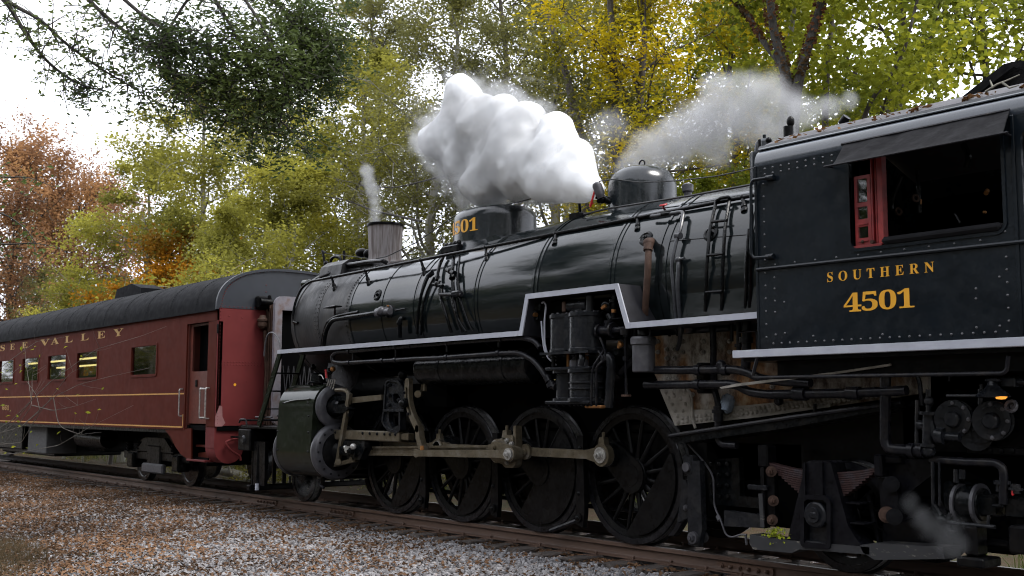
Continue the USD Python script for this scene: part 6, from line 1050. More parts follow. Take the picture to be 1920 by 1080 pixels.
# underframe
B('centre_sill', box(CX0, -10.2, -.35, .35, .75, 1.16), M['under'])
B('side_sill', [box(CX0, -11.3, s_*1.44-.04, s_*1.44+.04, 1.09, 1.16) for s_ in (-1, 1)], M['under'])
B('battery_box', [bbox(-21.4, -19.9, -1.35, -.6, .42, 1.10, .02)], pbr('grey_underfloor_box', (.035, .034, .034), .7))
B('underfloor_tank', [bbox(-25.4, -22.4, -1.2, -.2, .45, 1.1, .03), cyl((-18.6, -.9, .85), (-16.8, -.9, .85), .22, 18), bbox(-33, -26.5, -1.2, 1.2, .35, 1.1, .03), bbox(-26.4, -21.6, -.6, 1.2, .28, 1.1, .03), bbox(-19.8, -18.2, -.5, .9, .5, 1.1, .03)], M['under'])
for tx in (-13.7, -31.5):
    tr = B('coach_truck', [bbox(tx-1.75, tx+1.75, s_*1.0-.06, s_*1.0+.06, .48, .66, .02) for s_ in (-1, 1)]+[bbox(tx-.35, tx+.35, -1.1, 1.1, .36, .8, .03), extr(Polygon([(tx-1.0, .66), (tx-.5, .95), (tx+.5, .95), (tx+1.0, .66)]), -1.08, -.98)], M['under'])
    for dx in (-1.2, 1.2):
        for s_ in (-1, 1):
            B('coach_wheel', lathe([(.001, .02), (.12, .03), (.14, .0), (.36, -.015), (.38, .0), (.455, .0), (.46, -.01), (.46, -.11), (.488, -.13), (.485, -.14), (.001, -.14)], (tx+dx, s_*.815, .46), (0, s_, 0), 40), M['tyre'], under=tr)
            B('journal_box', [bbox(tx+dx-.16, tx+dx+.16, s_*1.0-.14, s_*1.0+.14, .30, .62, .03)], M['oily'], under=tr)
            B('coil_spring', [lathe([(.06, 0), (.09, .02), (.06, .05), (.09, .08), (.06, .11), (.09, .14), (.06, .17), (.09, .2), (.06, .23)], (tx+dx+d, s_*1.02, .62), (0, 0, 1), 14) for d in (-.3, .3)], M['under'], under=tr)
        B('axle', cyl((tx+dx, -.8, .46), (tx+dx, .8, .46), .07, 12), M['under'], under=tr)
    B('brake_gear', [bbox(tx-.75, tx-.65, -.85, -.7, .25, .65, .02), bbox(tx+.65, tx+.75, -.85, -.7, .25, .65, .02), bbox(tx-.5, tx+.6, -1.15, -1.05, .22, .42, .03)], M['castgrey'], under=tr)
# ------------------------------------------------------------------ trees and undergrowth
def ramp(*c): return [(i/(len(c)-1), x) for i, x in enumerate(c)]
M['leaf_olive'] = leafmat('leaf_olive', ramp((.17, .165, .030), (.30, .285, .048), (.46, .42, .062), (.60, .50, .066), (.64, .43, .06)), .5)
M['leaf_dull'] = leafmat('leaf_dull_green', ramp((.105, .105, .036), (.19, .185, .054), (.29, .265, .072), (.38, .32, .085), (.40, .27, .08)), .5)
M['leaf_lime'] = leafmat('leaf_lime', ramp((.13, .155, .018), (.24, .255, .022), (.38, .36, .026), (.56, .45, .03), (.54, .28, .03)), .5)
M['leaf_yellow'] = leafmat('leaf_yellow', ramp((.26, .24, .014), (.48, .38, .012), (.70, .49, .010), (.80, .52, .010), (.76, .42, .012)), .55)
M['leaf_rust'] = leafmat('leaf_rust', ramp((.20, .105, .055), (.33, .175, .075), (.43, .245, .085), (.50, .33, .085), (.40, .34, .075)), .5)
M['leaf_orange'] = leafmat('leaf_orange', ramp((.20, .11, .014), (.42, .19, .014), (.56, .27, .014), (.60, .32, .016), (.34, .24, .03)), .5)
M['leaf_dark'] = leafmat('leaf_dark_oak', ramp((.042, .062, .018), (.075, .102, .026), (.125, .15, .034), (.19, .19, .04), (.34, .23, .03)), .45, .4, .3)
M['leaf_ivy'] = leafmat('leaf_red_ivy', ramp((.06, .035, .014), (.16, .06, .03), (.24, .09, .04), (.12, .07, .02)), .3)
M['leaf_scrub'] = leafmat('leaf_scrub', ramp((.085, .085, .02), (.16, .145, .03), (.25, .21, .04), (.32, .25, .05), (.32, .19, .05)), .5)
M['palebark'] = pbr('pale_lichened_bark', (.17, .16, .13), .9, var=.4, scale=3, bump=.7, bscale=16, tint=(.30, .30, .25), stretch=(2, 2, .5), bdist=.02)
M['greybark'] = pbr('grey_brown_bark', (.055, .046, .038), .9, var=.5, scale=3, bump=.8, bscale=16, tint=(.12, .11, .09), stretch=(2, 2, .5), bdist=.03)

def grow(seed, H, r0, base, reach, limbs, up=(15, 60), twigs=6, lean=(0, 0), fork=None):
    """Trunk and branch tubes, and the points along the outer twigs where leaves hang."""
    g = np.random.default_rng(seed); tubes, tips = [], []
    zs = np.linspace(0, 1, 9); off = np.cumsum(g.normal(0, .012*H, (9, 2)), axis=0); off -= off[0]
    tr = np.stack([off[:, 0]+lean[0]*zs*H, off[:, 1]+lean[1]*zs*H, zs*H*.94], 1)
    tubes.append((tr, r0*(1-zs)**.7*.95+r0*.05, 8))
    def at_trunk(t): return np.array([np.interp(t, zs, tr[:, k]) for k in range(3)])
    for k in range(limbs):
        t = base+(1-base)*((k+.5)/limbs)**.9*.97; az = k*2.39996+g.uniform(-.5, .5); el = math.radians(g.uniform(*up))
        prof = math.sin(math.pi*min(max((t-base)/(1-base)*.75+.22, 0), 1))**.8
        Ln = reach*prof*g.uniform(.75, 1.15); p = at_trunk(t); d = np.array([math.cos(az)*math.cos(el), math.sin(az)*math.cos(el), math.sin(el)])
        m = 6; pl = [p]
        for q_ in range(m-1):
            d = d+g.normal(0, .17, 3)+np.array([0, 0, -.03]); d /= np.linalg.norm(d); pl.append(pl[-1]+d*Ln/(m-1))
        pl = np.array(pl); rl = r0*.40*(1-t*.75); tubes.append((pl, rl*np.linspace(1, .18, m), 6)); tips.append((pl[-1], .30))
        for w in range(twigs):
            s_ = g.uniform(.25, 1.0); q0 = np.array([np.interp(s_, np.linspace(0, 1, m), pl[:, c]) for c in range(3)])
            dd = d*.6+g.normal(0, .62, 3); dd /= np.linalg.norm(dd); l2 = Ln*g.uniform(.22, .5); tw = [q0]
            for q_ in range(3):
                dd = dd+g.normal(0, .25, 3)+np.array([0, 0, -.04]); dd /= np.linalg.norm(dd); tw.append(tw[-1]+dd*l2/3)
            tw = np.array(tw); tubes.append((tw, rl*.36*np.linspace(1, .25, 4), 4))
            for q_ in (1, 2, 3): tips.append((tw[q_], .15+.25*l2*.4))
    return tubes, tips
def ptube(P, R, n):
    T = np.gradient(P, axis=0); T /= np.linalg.norm(T, axis=1)[:, None]; ref = np.array([.31, .73, .61]); N = np.cross(T, ref); N /= np.linalg.norm(N, axis=1)[:, None]; Bn = np.cross(T, N)
    t = np.linspace(0, 2*np.pi, n, endpoint=False); v = (P[:, None]+R[:, None, None]*(np.cos(t)[None, :, None]*N[:, None]+np.sin(t)[None, :, None]*Bn[:, None])).reshape(-1, 3)
    i = np.arange(n); j = (i+1) % n; f = []
    for q_ in range(len(P)-1): a, b = q_*n, (q_+1)*n; f += [np.stack([a+i, a+j, b+j], 1), np.stack([a+i, b+j, b+i], 1)]
    return trimesh.Trimesh(v, np.vstack(f), process=False)
def crown(tips, n, size, seed, droop=.3, aspect=.6, spread=1.0, drop=.12):
    g = np.random.default_rng(seed); c = np.array([p for p, r in tips]); r = np.array([q_ for p, q_ in tips])
    wt = g.uniform(.1, 1.9, len(c))*(g.uniform(size=len(c)) > drop); wt /= wt.sum()
    k = g.choice(len(c), n, p=wt); pos = c[k]+g.normal(size=(n, 3))*(r[k]*spread)[:, None]*np.array([1, 1, .75])
    nz = g.normal(size=(n, 3))*.75+np.array([0, 0, .7]); 
    return leaf_cards(pos, size*g.uniform(.6, 1.25, n), g, normal=nz, aspect=aspect)
UsdGeom.Scope.Define(stage, '/World/kinds'); 
KINDS = {}
def kind(key, leafm, barkm, seed, H, r0, base, reach, limbs, n, size, **kw):
    ck = {k: kw.pop(k) for k in ('aspect', 'spread', 'drop') if k in kw}
    path = f'/World/kinds/{key}'; c = stage.CreateClassPrim(path); c.SetTypeName('Xform')
    tb, tips = grow(seed, H, r0, base, reach, limbs, **kw)
    usdkit.mesh(stage, path+'/trunk', ptube(*tb[0]), barkm, smooth=True)
    usdkit.mesh(stage, path+'/limbs', cat([ptube(*q_) for q_ in tb[1:]]), barkm, smooth=True).GetPrim()
    usdkit.mesh(stage, path+'/crown', crown(tips, n, size, seed, **ck), leafm, smooth=False)
    KINDS[key] = path
kind('olive', M['leaf_olive'], M['palebark'], 11, 13, .17, .14, 3.6, 30, 30000, .13, twigs=10, spread=.85, drop=.22)
kind('olive_b', M['leaf_olive'], M['palebark'], 12, 10, .13, .10, 3.2, 26, 25000, .12, twigs=10, spread=.85, drop=.22)
kind('dull', M['leaf_dull'], M['greybark'], 21, 20, .26, .22, 4.4, 36, 27000, .14, twigs=10, spread=.9, drop=.2)
kind('dull_b', M['leaf_dull'], M['palebark'], 22, 17, .22, .16, 4.0, 34, 26000, .12, twigs=9, spread=1.2)
kind('lime', M['leaf_lime'], M['greybark'], 31, 18, .22, .18, 4.4, 30, 9500, .19, twigs=8, aspect=.85, spread=1.25)
kind('lime_b', M['leaf_lime'], M['greybark'], 32, 15, .18, .14, 3.8, 28, 8500, .18, twigs=8, aspect=.85, spread=1.25)
kind('yellow', M['leaf_yellow'], M['greybark'], 41, 17, .20, .30, 3.6, 30, 26000, .15, twigs=9, aspect=.38)
kind('rust', M['leaf_rust'], M['greybark'], 51, 17, .30, .12, 7.5, 40, 36000, .19, twigs=9, spread=1.4)
kind('orange', M['leaf_orange'], M['greybark'], 61, 8, .10, .15, 2.2, 22, 7000, .12, twigs=7, aspect=.85)
kind('nearwood', M['leaf_dark'], M['darkbark'], 91, 15, .22, .05, 4.2, 34, 22000, .2, twigs=9)
kind('scrub', M['leaf_scrub'], M['palebark'], 71, 5, .06, .03, 2.2, 24, 13000, .085, twigs=9, up=(10, 70))
kind('scrub_b', M['leaf_olive'], M['palebark'], 72, 4, .05, .02, 2.0, 22, 11000, .085, twigs=9, up=(5, 70))
def plant(key, name, px, dist, label, rz=0.0, s=1.0, group=None, sz=None, catg='tree'):
    p = atd(px, 620, dist); x, y = p[0], p[1]; z = float(ground_z(x, y))
    return copy_of(KINDS[key], name, (x, y, z-.1), rz, (s, s, s*(sz or 1)), label, catg, group)
FOREST = [
 # key, name, px, distance, rot, scale, label
 ('rust', 'oak_tree', 15, 62, .3, 1.0, 'tall rust-brown oak at the far left above the coach'),
 ('rust', 'oak_tree', 150, 62, 2.1, .86, 'shorter rust-red oak showing its crown right of the tall rust-brown one'),
 ('dull_b', 'woodland_tree', 60, 56, 1.1, .55, 'dull green tree in front of the rust-brown oaks at the left'),
 ('olive_b', 'autumn_tree', 130, 50, .4, .80, 'low olive tree above the left end of the coach roof'),
 ('olive', 'autumn_tree', 235, 46, 2.2, 1.02, 'yellow-green tree right of the rust oaks, above the gold coach lettering'),
 ('orange', 'maple_tree', 290, 40, .5, .95, 'small orange maple over the coach roof behind the roof vent'),
 ('orange', 'maple_tree', 345, 41, 2.5, 1.15, 'golden-orange maple right of the smaller orange one, above the coach roof'),
 ('orange', 'maple_tree', 215, 43, 1.5, .9, 'orange maple low over the coach roof left of the roof vent'),
 ('olive', 'autumn_tree', 370, 42, 3.3, 1.2, 'broad yellow-olive tree above the right part of the coach roof'),
 ('olive_b', 'autumn_tree', 440, 35, 1.9, .86, 'pale-limbed olive tree just above the end of the coach roof'),
 ('olive_b', 'autumn_tree', 545, 32, 4.0, .95, 'pale-limbed olive tree left of the smokestack'),
 ('olive', 'autumn_tree', 640, 37, .8, 1.12, 'tall olive tree with bare pale limbs behind the smokestack'),
 ('dull', 'woodland_tree', 520, 52, 1.4, .86, 'dull green tall tree behind the hanging dark oak branches'),
 ('dull', 'woodland_tree', 700, 44, 2.6, .95, 'tall grey-green tree rising above the smokestack'),
 ('dull_b', 'woodland_tree', 810, 33, .2, .92, 'grey-green tree behind the left edge of the big steam cloud'),
 ('dull', 'woodland_tree', 905, 40, 4.4, .98, 'tall dull-green tree straight above the big steam cloud'),
 ('dull_b', 'woodland_tree', 1020, 32, 1.7, .98, 'dull-green tree behind the right part of the big steam cloud'),
 ('yellow', 'hickory_tree', 1250, 27, .6, .92, 'bright yellow feathery-leaved tree above the steam dome'),
 ('yellow', 'hickory_tree', 1160, 36, 2.4, 1.0, 'yellow-green feathery tree left behind the bright yellow one'),
 ('lime_b', 'woodland_tree', 1330, 25, 2.7, .52, 'low green tree left of the cab behind the thin steam'),
 ('lime', 'broadleaf_tree', 1430, 36, 1.0, .95, 'large-leaved yellow-green tree behind the ivy-clad forked trunk'),
 ('yellow', 'hickory_tree', 1345, 29, 4.1, .86, 'bright yellow tree between the steam dome and the ivy-clad fork'),
 ('lime', 'broadleaf_tree', 1400, 33, 2.9, .80, 'green tree filling the gap behind the looser steam band'),
 ('lime_b', 'woodland_tree', 1455, 29, 1.2, .62, 'low green tree behind the turret just ahead of the cab'),
 ('lime', 'broadleaf_tree', 1640, 27, .1, .92, 'large-leaved green and gold tree over the front half of the cab roof'),
 ('lime_b', 'broadleaf_tree', 1850, 27, 2.0, 1.0, 'large-leaved tree at the upper right corner above the roof hatch'),
 ('scrub', 'shrub', 165, 46, .4, .75, 'olive shrub seen under the coach at the left'),
 ('scrub_b', 'shrub', 40, 54, 1.4, .70, 'olive shrub behind the far left end of the coach'),
 ('scrub_b', 'shrub', 330, 37, 2.4, .55, 'yellowish shrub seen below the coach behind its truck'),
 ('scrub', 'shrub', 470, 31, 3.4, .8, 'olive shrub behind the gap between coach and engine'),
 ('scrub_b', 'shrub', 600, 32, 4.4, .95, 'yellow-green bush behind the smokebox'),
 ('scrub', 'shrub', 760, 30, 5.4, .9, 'green bush behind the boiler between stack and sand dome'),
 ('scrub_b', 'shrub', 1060, 27, .9, .9, 'green bush behind the boiler between the two domes'),
]
for key, name, px, dist, rz, s, lab in FOREST:
    plant(key, name, px, dist, lab, rz, s, catg='shrub' if name == 'shrub' else 'tree')
far = np.random.default_rng(5)
for k in range(9):                                             # the wood goes on behind: trees nothing tells apart
    px = 40+k*215+far.uniform(-60, 60)
    plant(['dull', 'olive', 'dull_b', 'lime' if px > 1200 else 'dull'][k % 4], 'background_tree', px, far.uniform(58, 80), 'hazy tree deep in the wood behind the front row of trees', far.uniform(0, 6), far.uniform(.75, .95), 'trees deep in the wood')
# the wood on the photographer's side of the track, mirrored in the black paint
for k in range(40):
    x = -82+(k//2)*5.4+far.uniform(-1, 1); y = (-17.5 if k % 2 else -25)-far.uniform(0, 3)
    copy_of(KINDS[['dull', 'nearwood', 'nearwood', 'dull_b'][k % 4]], 'lineside_tree', (x, y, float(ground_z(x, y))-.1), far.uniform(0, 6), (.9, .9, .9), 'tree of the wood along the near side of the track', 'tree', 'trees along the near side of the track')

for k in range(16):
    x = 20+(k//2)*6+far.uniform(-2, 2); y = (-15 if k % 2 else 9)+far.uniform(-3, 3)*(1 if k % 2 else 2)
    copy_of(KINDS[['dull', 'nearwood', 'lime', 'dull_b'][k % 4]], 'lineside_tree', (x, y, float(ground_z(x, y))-.1), far.uniform(0, 6), (.95, .95, .95), 'tree of the wood beyond the rear of the engine', 'tree', 'trees beyond the rear of the engine')

# the ivy-clad forked trunk
IV = Thing('forked_tree', 'dark forked trunk clad in reddish ivy, rising behind the cab front', 'tree', tuple(at(1487, 540, 6.5)*(1, 1, 0)+(0, 0, -.6)))
yv = 6.5
def limb(pp, r0, r1, y=yv): 
    P = np.array([at(a, b, y+dy) for a, b, dy in pp]); P = fillet(P, .6); return ptube(P, np.linspace(r0, r1, len(P)), 12)
stems = [([(1487, 700, 0), (1487, 420, 0), (1487, 180, 0), (1470, 130, 0), (1450, 60, 0), (1440, -40, 0), (1430, -200, .3)], .12, .065), ([(1488, 240, 0), (1492, 175, 0), (1508, 110, .1), (1530, 40, .2), (1548, -30, .3), (1560, -180, .5)], .10, .06), ([(1466, 120, 0), (1435, 85, 0), (1410, 40, .1), (1378, 0, .2), (1340, -60, .3)], .06, .04)]
IV.add('trunk', [limb(*s_) for s_ in stems[:1]], M['darkbark'], smooth=True)
for s_ in stems[1:]: IV.add('limb', limb(*s_), M['darkbark'], smooth=True)
ivp = []
for pp, r0, r1 in stems:
    P = fillet(np.array([at(a, b, yv+dy) for a, b, dy in pp]), .6)
    for q_ in range(280):
        t = rng.uniform(.25, 1)*(len(P)-1); i = int(min(t, len(P)-2)); c = P[i]+(P[i+1]-P[i])*(t-i); a = rng.uniform(0, 2*np.pi)
        if c[2] > 10.5 or c[2] < 2: continue
        ivp.append(c+(r0*1.1)*np.array([math.cos(a), math.sin(a), 0]))
ivp = np.array(ivp); IV.add('ivy', leaf_cards(ivp, rng.uniform(.05, .10, len(ivp)), rng, normal=rng.normal(size=(len(ivp), 3))*.4+np.array([.3, -1, .2]), aspect=.8), M['leaf_ivy'], smooth=False, kind='stuff')
tb, tips = grow(88, 7, .1, .02, 3.4, 22, twigs=8)
ofs = at(1490, -120, yv)
IV.add('crown', (lambda m: (m.apply_translation(ofs-(0, 0, 2.0)), m)[1])(crown(tips, 9000, .17, 88, aspect=.85, spread=1.3)), M['leaf_lime'], smooth=False)
# paler trunks beside it
for lab, pp, r0, m_ in (('pale slim trunk just left of the ivy-clad fork', [(1470, 520, 0), (1468, 200, 0), (1480, 80, 0), (1502, -80, 0)], .10, 'palebark'), ('slim grey trunk right of the ivy-clad fork', [(1545, 520, 0), (1548, 160, 0), (1560, 40, .1), (1575, -120, .2)], .07, 'greybark'), ('slim leaning trunk crossing the sky over the cab roof', [(1590, 520, 0), (1620, 200, 0), (1690, 120, 0), (1725, -20, .1)], .055, 'greybark'), ('dark slim trunk rising between the two steam clouds', [(1155, 560, 0), (1158, 300, 0), (1150, 120, 0), (1140, -80, 0)], .15, 'greybark'), ('grey trunk standing right behind the big steam cloud', [(1100, 560, 0), (1098, 300, 0), (1060, 130, 0), (1000, -60, 0)], .14, 'greybark')):
    t = Thing('slim_tree', lab, 'tree', tuple(at(pp[0][0], 540, 8.5)*(1, 1, 0)+(0, 0, -.5)))
    P = fillet(np.array([at(a, b, 8.5+dy) for a, b, dy in pp]), .8); t.add('trunk', ptube(P, np.linspace(r0, r0*.5, len(P)), 10), M[m_], smooth=True)
    tips = [(P[i]+rng.normal(0, .9, 3), .35) for i in range(len(P)//3, len(P)) for q_ in range(3)]
    t.add('crown', crown(tips, 1500, .15, len(lab), aspect=.8), M['leaf_lime' if 'cab' in lab or 'fork' in lab else 'leaf_dull'], smooth=False)

# dark oak boughs hanging in from the upper left
OY = -1.0
D0 = 16.5
OB = Thing('overhanging_oak', 'dark green oak boughs hanging into the upper left of the sky', 'tree', tuple(atd(-420, 300, D0)*(1, 1, 0)+(0, 0, -.4)))
def bough(pp, r0, r1):
    P = np.array([atd(a, b, D0+dd) for a, b, dd in pp]); P = fillet(P, .5); return P, ptube(P, np.linspace(r0*.6, r1*.6, len(P)), 8)
tp = np.array([atd(-420, 760, D0), atd(-400, 400, D0), atd(-330, 0, D0), atd(-200, -300, D0)]); tp[0, 2] = -.5
OB.add('trunk', ptube(fillet(tp, 1.5), np.linspace(.30, .18, len(fillet(tp, 1.5))), 12), M['darkbark'], smooth=True)
BOUGH = [([(-220, -260, 0), (-60, -60, 0), (15, 5, 0), (45, 60, 0), (90, 120, .2), (150, 160, .4), (195, 170, .6)], .075, .018), ([(-60, -60, 0), (20, 8, 0), (75, 35, 0), (120, 80, .2), (190, 130, .3), (250, 165, .4), (310, 200, .5)], .06, .012),
 ([(-200, -300, 0), (60, -120, 0), (165, 0, 0), (215, 45, .1), (260, 78, .1), (330, 90, .2), (400, 120, .3)], .07, .015), ([(60, -120, 0), (200, -30, 0), (280, 40, 0), (350, 75, .2), (430, 100, .3), (520, 130, .5)], .06, .012), ([(-200, -300, 0), (200, -160, 0), (380, -40, 0), (440, 60, 0), (480, 150, 0), (500, 230, .1)], .08, .012), ([(200, -160, 0), (420, -60, 0), (540, 20, .2), (575, 100, .3), (560, 190, .3)], .07, .012), ([(380, -40, 0), (330, 30, 0), (300, 90, -.2), (330, 160, -.2), (390, 215, -.2)], .04, .008),
 ([(280, 40, 0), (360, 130, .3), (430, 170, .3), (460, 250, .3)], .03, .008), ([(420, -60, 0), (500, 60, -.3), (540, 150, -.3), (520, 260, -.2)], .04, .008), ([(540, 20, .2), (610, 70, .4), (600, 150, .4)], .03, .008)]
tips = []
for pp, r0, r1 in BOUGH:
    P, m = bough(pp, r0, r1); OB.add('bough', m, M['darkbark'], smooth=True)
    for q_ in range(56):
        t = rng.uniform(.3, 1)*(len(P)-1); i = int(min(t, len(P)-2)); c = P[i]+(P[i+1]-P[i])*(t-i)
        d = rng.normal(0, 1, 3); d[2] -= .35; d /= np.linalg.norm(d); l_ = rng.uniform(.25, .85)
        pxy = (c-EYE)@RGT/((c-EYE)@FWD)*FPX+960
        tw = np.array([c, c+d*l_*.5+rng.normal(0, .04, 3), c+d*l_+rng.normal(0, .06, 3)-np.array([0, 0, .06])]); tips.append((tw, pxy))
OB.add('twigs', [ptube(tw, np.array([.010, .006, .003]), 4) for tw, _ in tips], M['darkbark'], smooth=True, kind='stuff')
lp = []
for tw, px in tips:
    n_ = int(np.interp(px, [60, 200, 330, 420, 640], [9, 18, 26, 34, 40])*rng.uniform(.3, 1.6))
    s_ = rng.uniform(0, 1, n_)[:, None]; lp.append(tw[0]*(1-s_)+tw[2]*s_+rng.normal(0, 1, (n_, 3))*np.interp(px, [60, 330, 450], [.05, .09, .20]))
# thick hanging foliage at the right of the boughs
mass = [(640, 60, 30, 200), (630, 110, 30, 160), (520, 40, 90, 800), (575, 60, 60, 700), (470, 90, 70, 560), (545, 150, 70, 850), (500, 210, 55, 560), (450, 20, 80, 520), (600, 130, 40, 420), (545, 225, 44, 220), (485, 255, 30, 90), (400, 60, 70, 230), (585, 190, 36, 260), (610, 20, 45, 420), (520, 270, 26, 80), (350, 20, 70, 150), (320, 120, 60, 100), (385, 170, 55, 170), (430, 205, 40, 90), (610, 150, 30, 160), (565, 262, 26, 60)]
tw2 = []
for a, b, s_, n_ in mass:
    sd_px = s_*D0/FPX
    for q_ in range(max(5, n_//36)):
        c = atd(a, b, D0+.2)+rng.normal(0, 1, 3)*sd_px*.66; d = rng.normal(0, 1, 3)*np.array([1, 1, .6])-np.array([0, 0, .45]); d /= np.linalg.norm(d); l_ = rng.uniform(.3, .75)
        m_ = 26; t_ = rng.uniform(0, 1, m_)[:, None]; lp.append(c+d*l_*t_+rng.normal(0, 1, (m_, 3))*.055); tw2.append(np.array([c-d*.1, c+d*l_*.5, c+d*l_]))
OB.add('twigs', [ptube(tw, np.array([.008, .005, .002]), 4) for tw in tw2], M['darkbark'], smooth=True, kind='stuff')
lp = np.vstack(lp); ln_ = rng.normal(size=(len(lp), 3))*.8+np.array([.2, -.2, .4])
OB.add('crown', leaf_cards(lp, rng.uniform(.06, .11, len(lp)), rng, normal=ln_, aspect=.40), M['leaf_dark'], smooth=False)
print('oak leaves', len(lp))

# bare branches in front of the wood, left of and behind the stack
for lab, pp in (('long bare branch curving in behind the smokestack', [(905, 320, 0), (830, 330, 0), (745, 352, 0), (690, 350, 0), (610, 330, 0)]), ('thin bare branch arching left of the smokestack', [(790, 415, 0), (700, 395, 0), (650, 375, 0), (590, 365, 0), (540, 330, 0)])):
    t = Thing('bare_branch', lab, 'branch', tuple(at(pp[0][0], 400, 5.4)))
    P = fillet(np.array([at(a, b, 5.4) for a, b, dd in pp]), .5); t.add('stem', ptube(P, np.linspace(.030, .008, len(P)), 8), M['darkbark'], smooth=True)
    for q_ in range(7):
        i = rng.integers(len(P)//3, len(P)-1); d = rng.normal(0, .5, 3)+np.array([-.8, 0, .1]); d /= np.linalg.norm(d); tw = np.array([P[i], P[i]+d*.5+rng.normal(0, .08, 3), P[i]+d*1.1+rng.normal(0, .12, 3)])
        t.add('twig', ptube(tw, np.array([.009, .006, .003]), 5), M['darkbark'], smooth=True)

# twiggy shrub at the left edge on the near side, dry weeds, grass, log
SB = Thing('roadside_shrub', 'bare twiggy shrub with a few green leaves at the left edge before the coach', 'shrub', tuple(at(-60, 860, -4.6)))
sy = -4.6
TW = [[(-80, 850), (20, 790), (95, 715), (180, 655), (265, 630), (312, 622 - 10)], [(-60, 830), (40, 800), (100, 745), (150, 720), (210, 705), (280, 690)], [(-70, 840), (10, 830), (60, 760), (50, 690), (45, 640)], [(-80, 860), (30, 850), (110, 835), (170, 800), (250, 760)], [(-60, 800), (0, 690), (40, 660), (70, 640), (120, 632)], [(-80, 840), (40, 830), (70, 780), (130, 700), (155, 688)], [(-80, 870), (20, 800), (60, 750), (60, 700), (80, 660)], [(-90, 780), (-10, 730), (35, 690), (60, 672)], [(40, 800), (75, 770), (68, 740), (50, 715)], [(100, 745), (110, 800), (150, 815), (190, 810)], [(60, 760), (100, 770), (140, 762), (180, 748)]]
shl = []
for pp in TW:
    P = fillet(np.array([at(a, b, sy+rng.normal(0, .12)*0+.12*math.sin(a*.05)) for a, b in pp]), .15); SB.add('stem', ptube(P, np.linspace(.0075, .002, len(P)), 5), M['bark'], smooth=True)
    for q_ in range(3):
        i = rng.integers(2, len(P)-1); d = rng.normal(0, .6, 3)+np.array([.5, 0, .4]); d /= np.linalg.norm(d); l_ = rng.uniform(.12, .4); tw = np.array([P[i], P[i]+d*l_*.5, P[i]+d*l_+np.array([0, 0, .03])]); SB.add('twig', ptube(tw, np.array([.003, .002, .001]), 4), M['bark'], smooth=True)
        if rng.uniform() < .35: shl.append(tw[2])
shl += [at(a, b, sy) for a, b in ((60, 655), (66, 650), (45, 663), (14, 695), (18, 680), (38, 685), (75, 668), (20, 770), (30, 815), (25, 838), (45, 850), (100, 800), (110, 812), (20, 640), (30, 720), (12, 730), (58, 810), (70, 835), (5, 820), (64, 690), (10, 850), (35, 790), (5, 760), (15, 780), (50, 840), (48, 690), (20, 700))]
shl = np.array(shl); SB.add('leaves', leaf_cards(shl, rng.uniform(.05, .10, len(shl)), rng, normal=rng.normal(size=(len(shl), 3))*.6+np.array([.2, -.5, .6]), aspect=.5), M['leaf_lime'], smooth=False, kind='stuff')
# hanging leaves at the far left, nearer than the wood
VT = Thing('hanging_spray', 'dark leafy spray hanging at the far left edge over the rust-brown oaks', 'branch', tuple(atd(-40, 330, 14)))
lp2 = []
for pp in ([(-60, 300), (0, 335), (50, 330), (100, 350)], [(-60, 390), (10, 400), (50, 430), (70, 460)], [(-60, 440), (0, 460), (60, 455), (105, 462)]):
    P = fillet(np.array([atd(a, b, 14) for a, b in pp]), .3); VT.add('twig', ptube(P, np.linspace(.015, .004, len(P)), 5), M['darkbark'], smooth=True)
    for q_ in range(42): i = rng.integers(0, len(P)); lp2.append(P[i]+rng.normal(0, .11, 3)-np.array([0, 0, .06]))
lp2 = np.array(lp2); VT.add('leaves', leaf_cards(lp2, rng.uniform(.05, .10, len(lp2)), rng, normal=rng.normal(size=(len(lp2), 3))*.6+np.array([.5, -.8, .2]), aspect=.5), M['leaf_dark'], smooth=False, kind='stuff')

def blades(x, y, h, w, seed, zoff=0.0):
    g = np.random.default_rng(seed); n = len(x); a = g.uniform(0, 2*np.pi, n); b = np.stack([np.cos(a), np.sin(a), 0*a], 1)*w[:, None]*.5; l_ = g.normal(0, .35, (n, 2))*h[:, None]
    p = np.stack([x, y, ground_z(x, y)+zoff], 1); m = p+np.stack([l_[:, 0]*.35, l_[:, 1]*.35, h*.6], 1); t = p+np.stack([l_[:, 0], l_[:, 1], h], 1)
    v = np.stack([p-b, p+b, m+b*.6, m-b*.6, t], 1).reshape(-1, 3); i = np.arange(n)*5
    return trimesh.Trimesh(v, np.vstack([np.stack([i, i+1, i+2], 1), np.stack([i, i+2, i+3], 1), np.stack([i+3, i+2, i+4], 1)]), process=False)
M['drygrass'] = leafmat('dry_grass', ramp((.06, .045, .025), (.12, .09, .05), (.18, .14, .08), (.16, .15, .06)), .3, .8)
M['grass'] = leafmat('green_grass', ramp((.04, .055, .012), (.08, .10, .02), (.14, .15, .03), (.20, .18, .05)), .4, .6)
x, y = rng.uniform(-7.8, -3.6, 22000), rng.uniform(-8.0, -5.4, 22000)
k = in_view(x, y, mx=.3) & (rng.uniform(size=22000) < np.clip((-y-5.6-.55*(x+5.4))*.8, 0, 1)*meshkit.fbm(np.stack([x*2, y*2, 0*x], -1), 2, 4)*1.3)
x, y = x[k], y[k]
single('dry_weeds', blades(x, y, rng.uniform(.06, .34, len(x)), rng.uniform(.0025, .006, len(x)), 3), M['drygrass'], label='dry brown weeds in the lower left corner', category='weeds', kind='stuff', smooth=False)
ws_ = Thing('dead_stalk', 'single pale dead stalk standing in the stones before the coach steps', 'stalk', tuple(atz(267, 960, -.35)))
ws_.add('stem', ptube(np.array([atz(267, 962, -.36), atz(267, 962, -.36)+(0, 0, .25), atz(267, 962, -.36)+(-.06, 0, .48)]), np.array([.007, .006, .003]), 6), M['drygrass'])
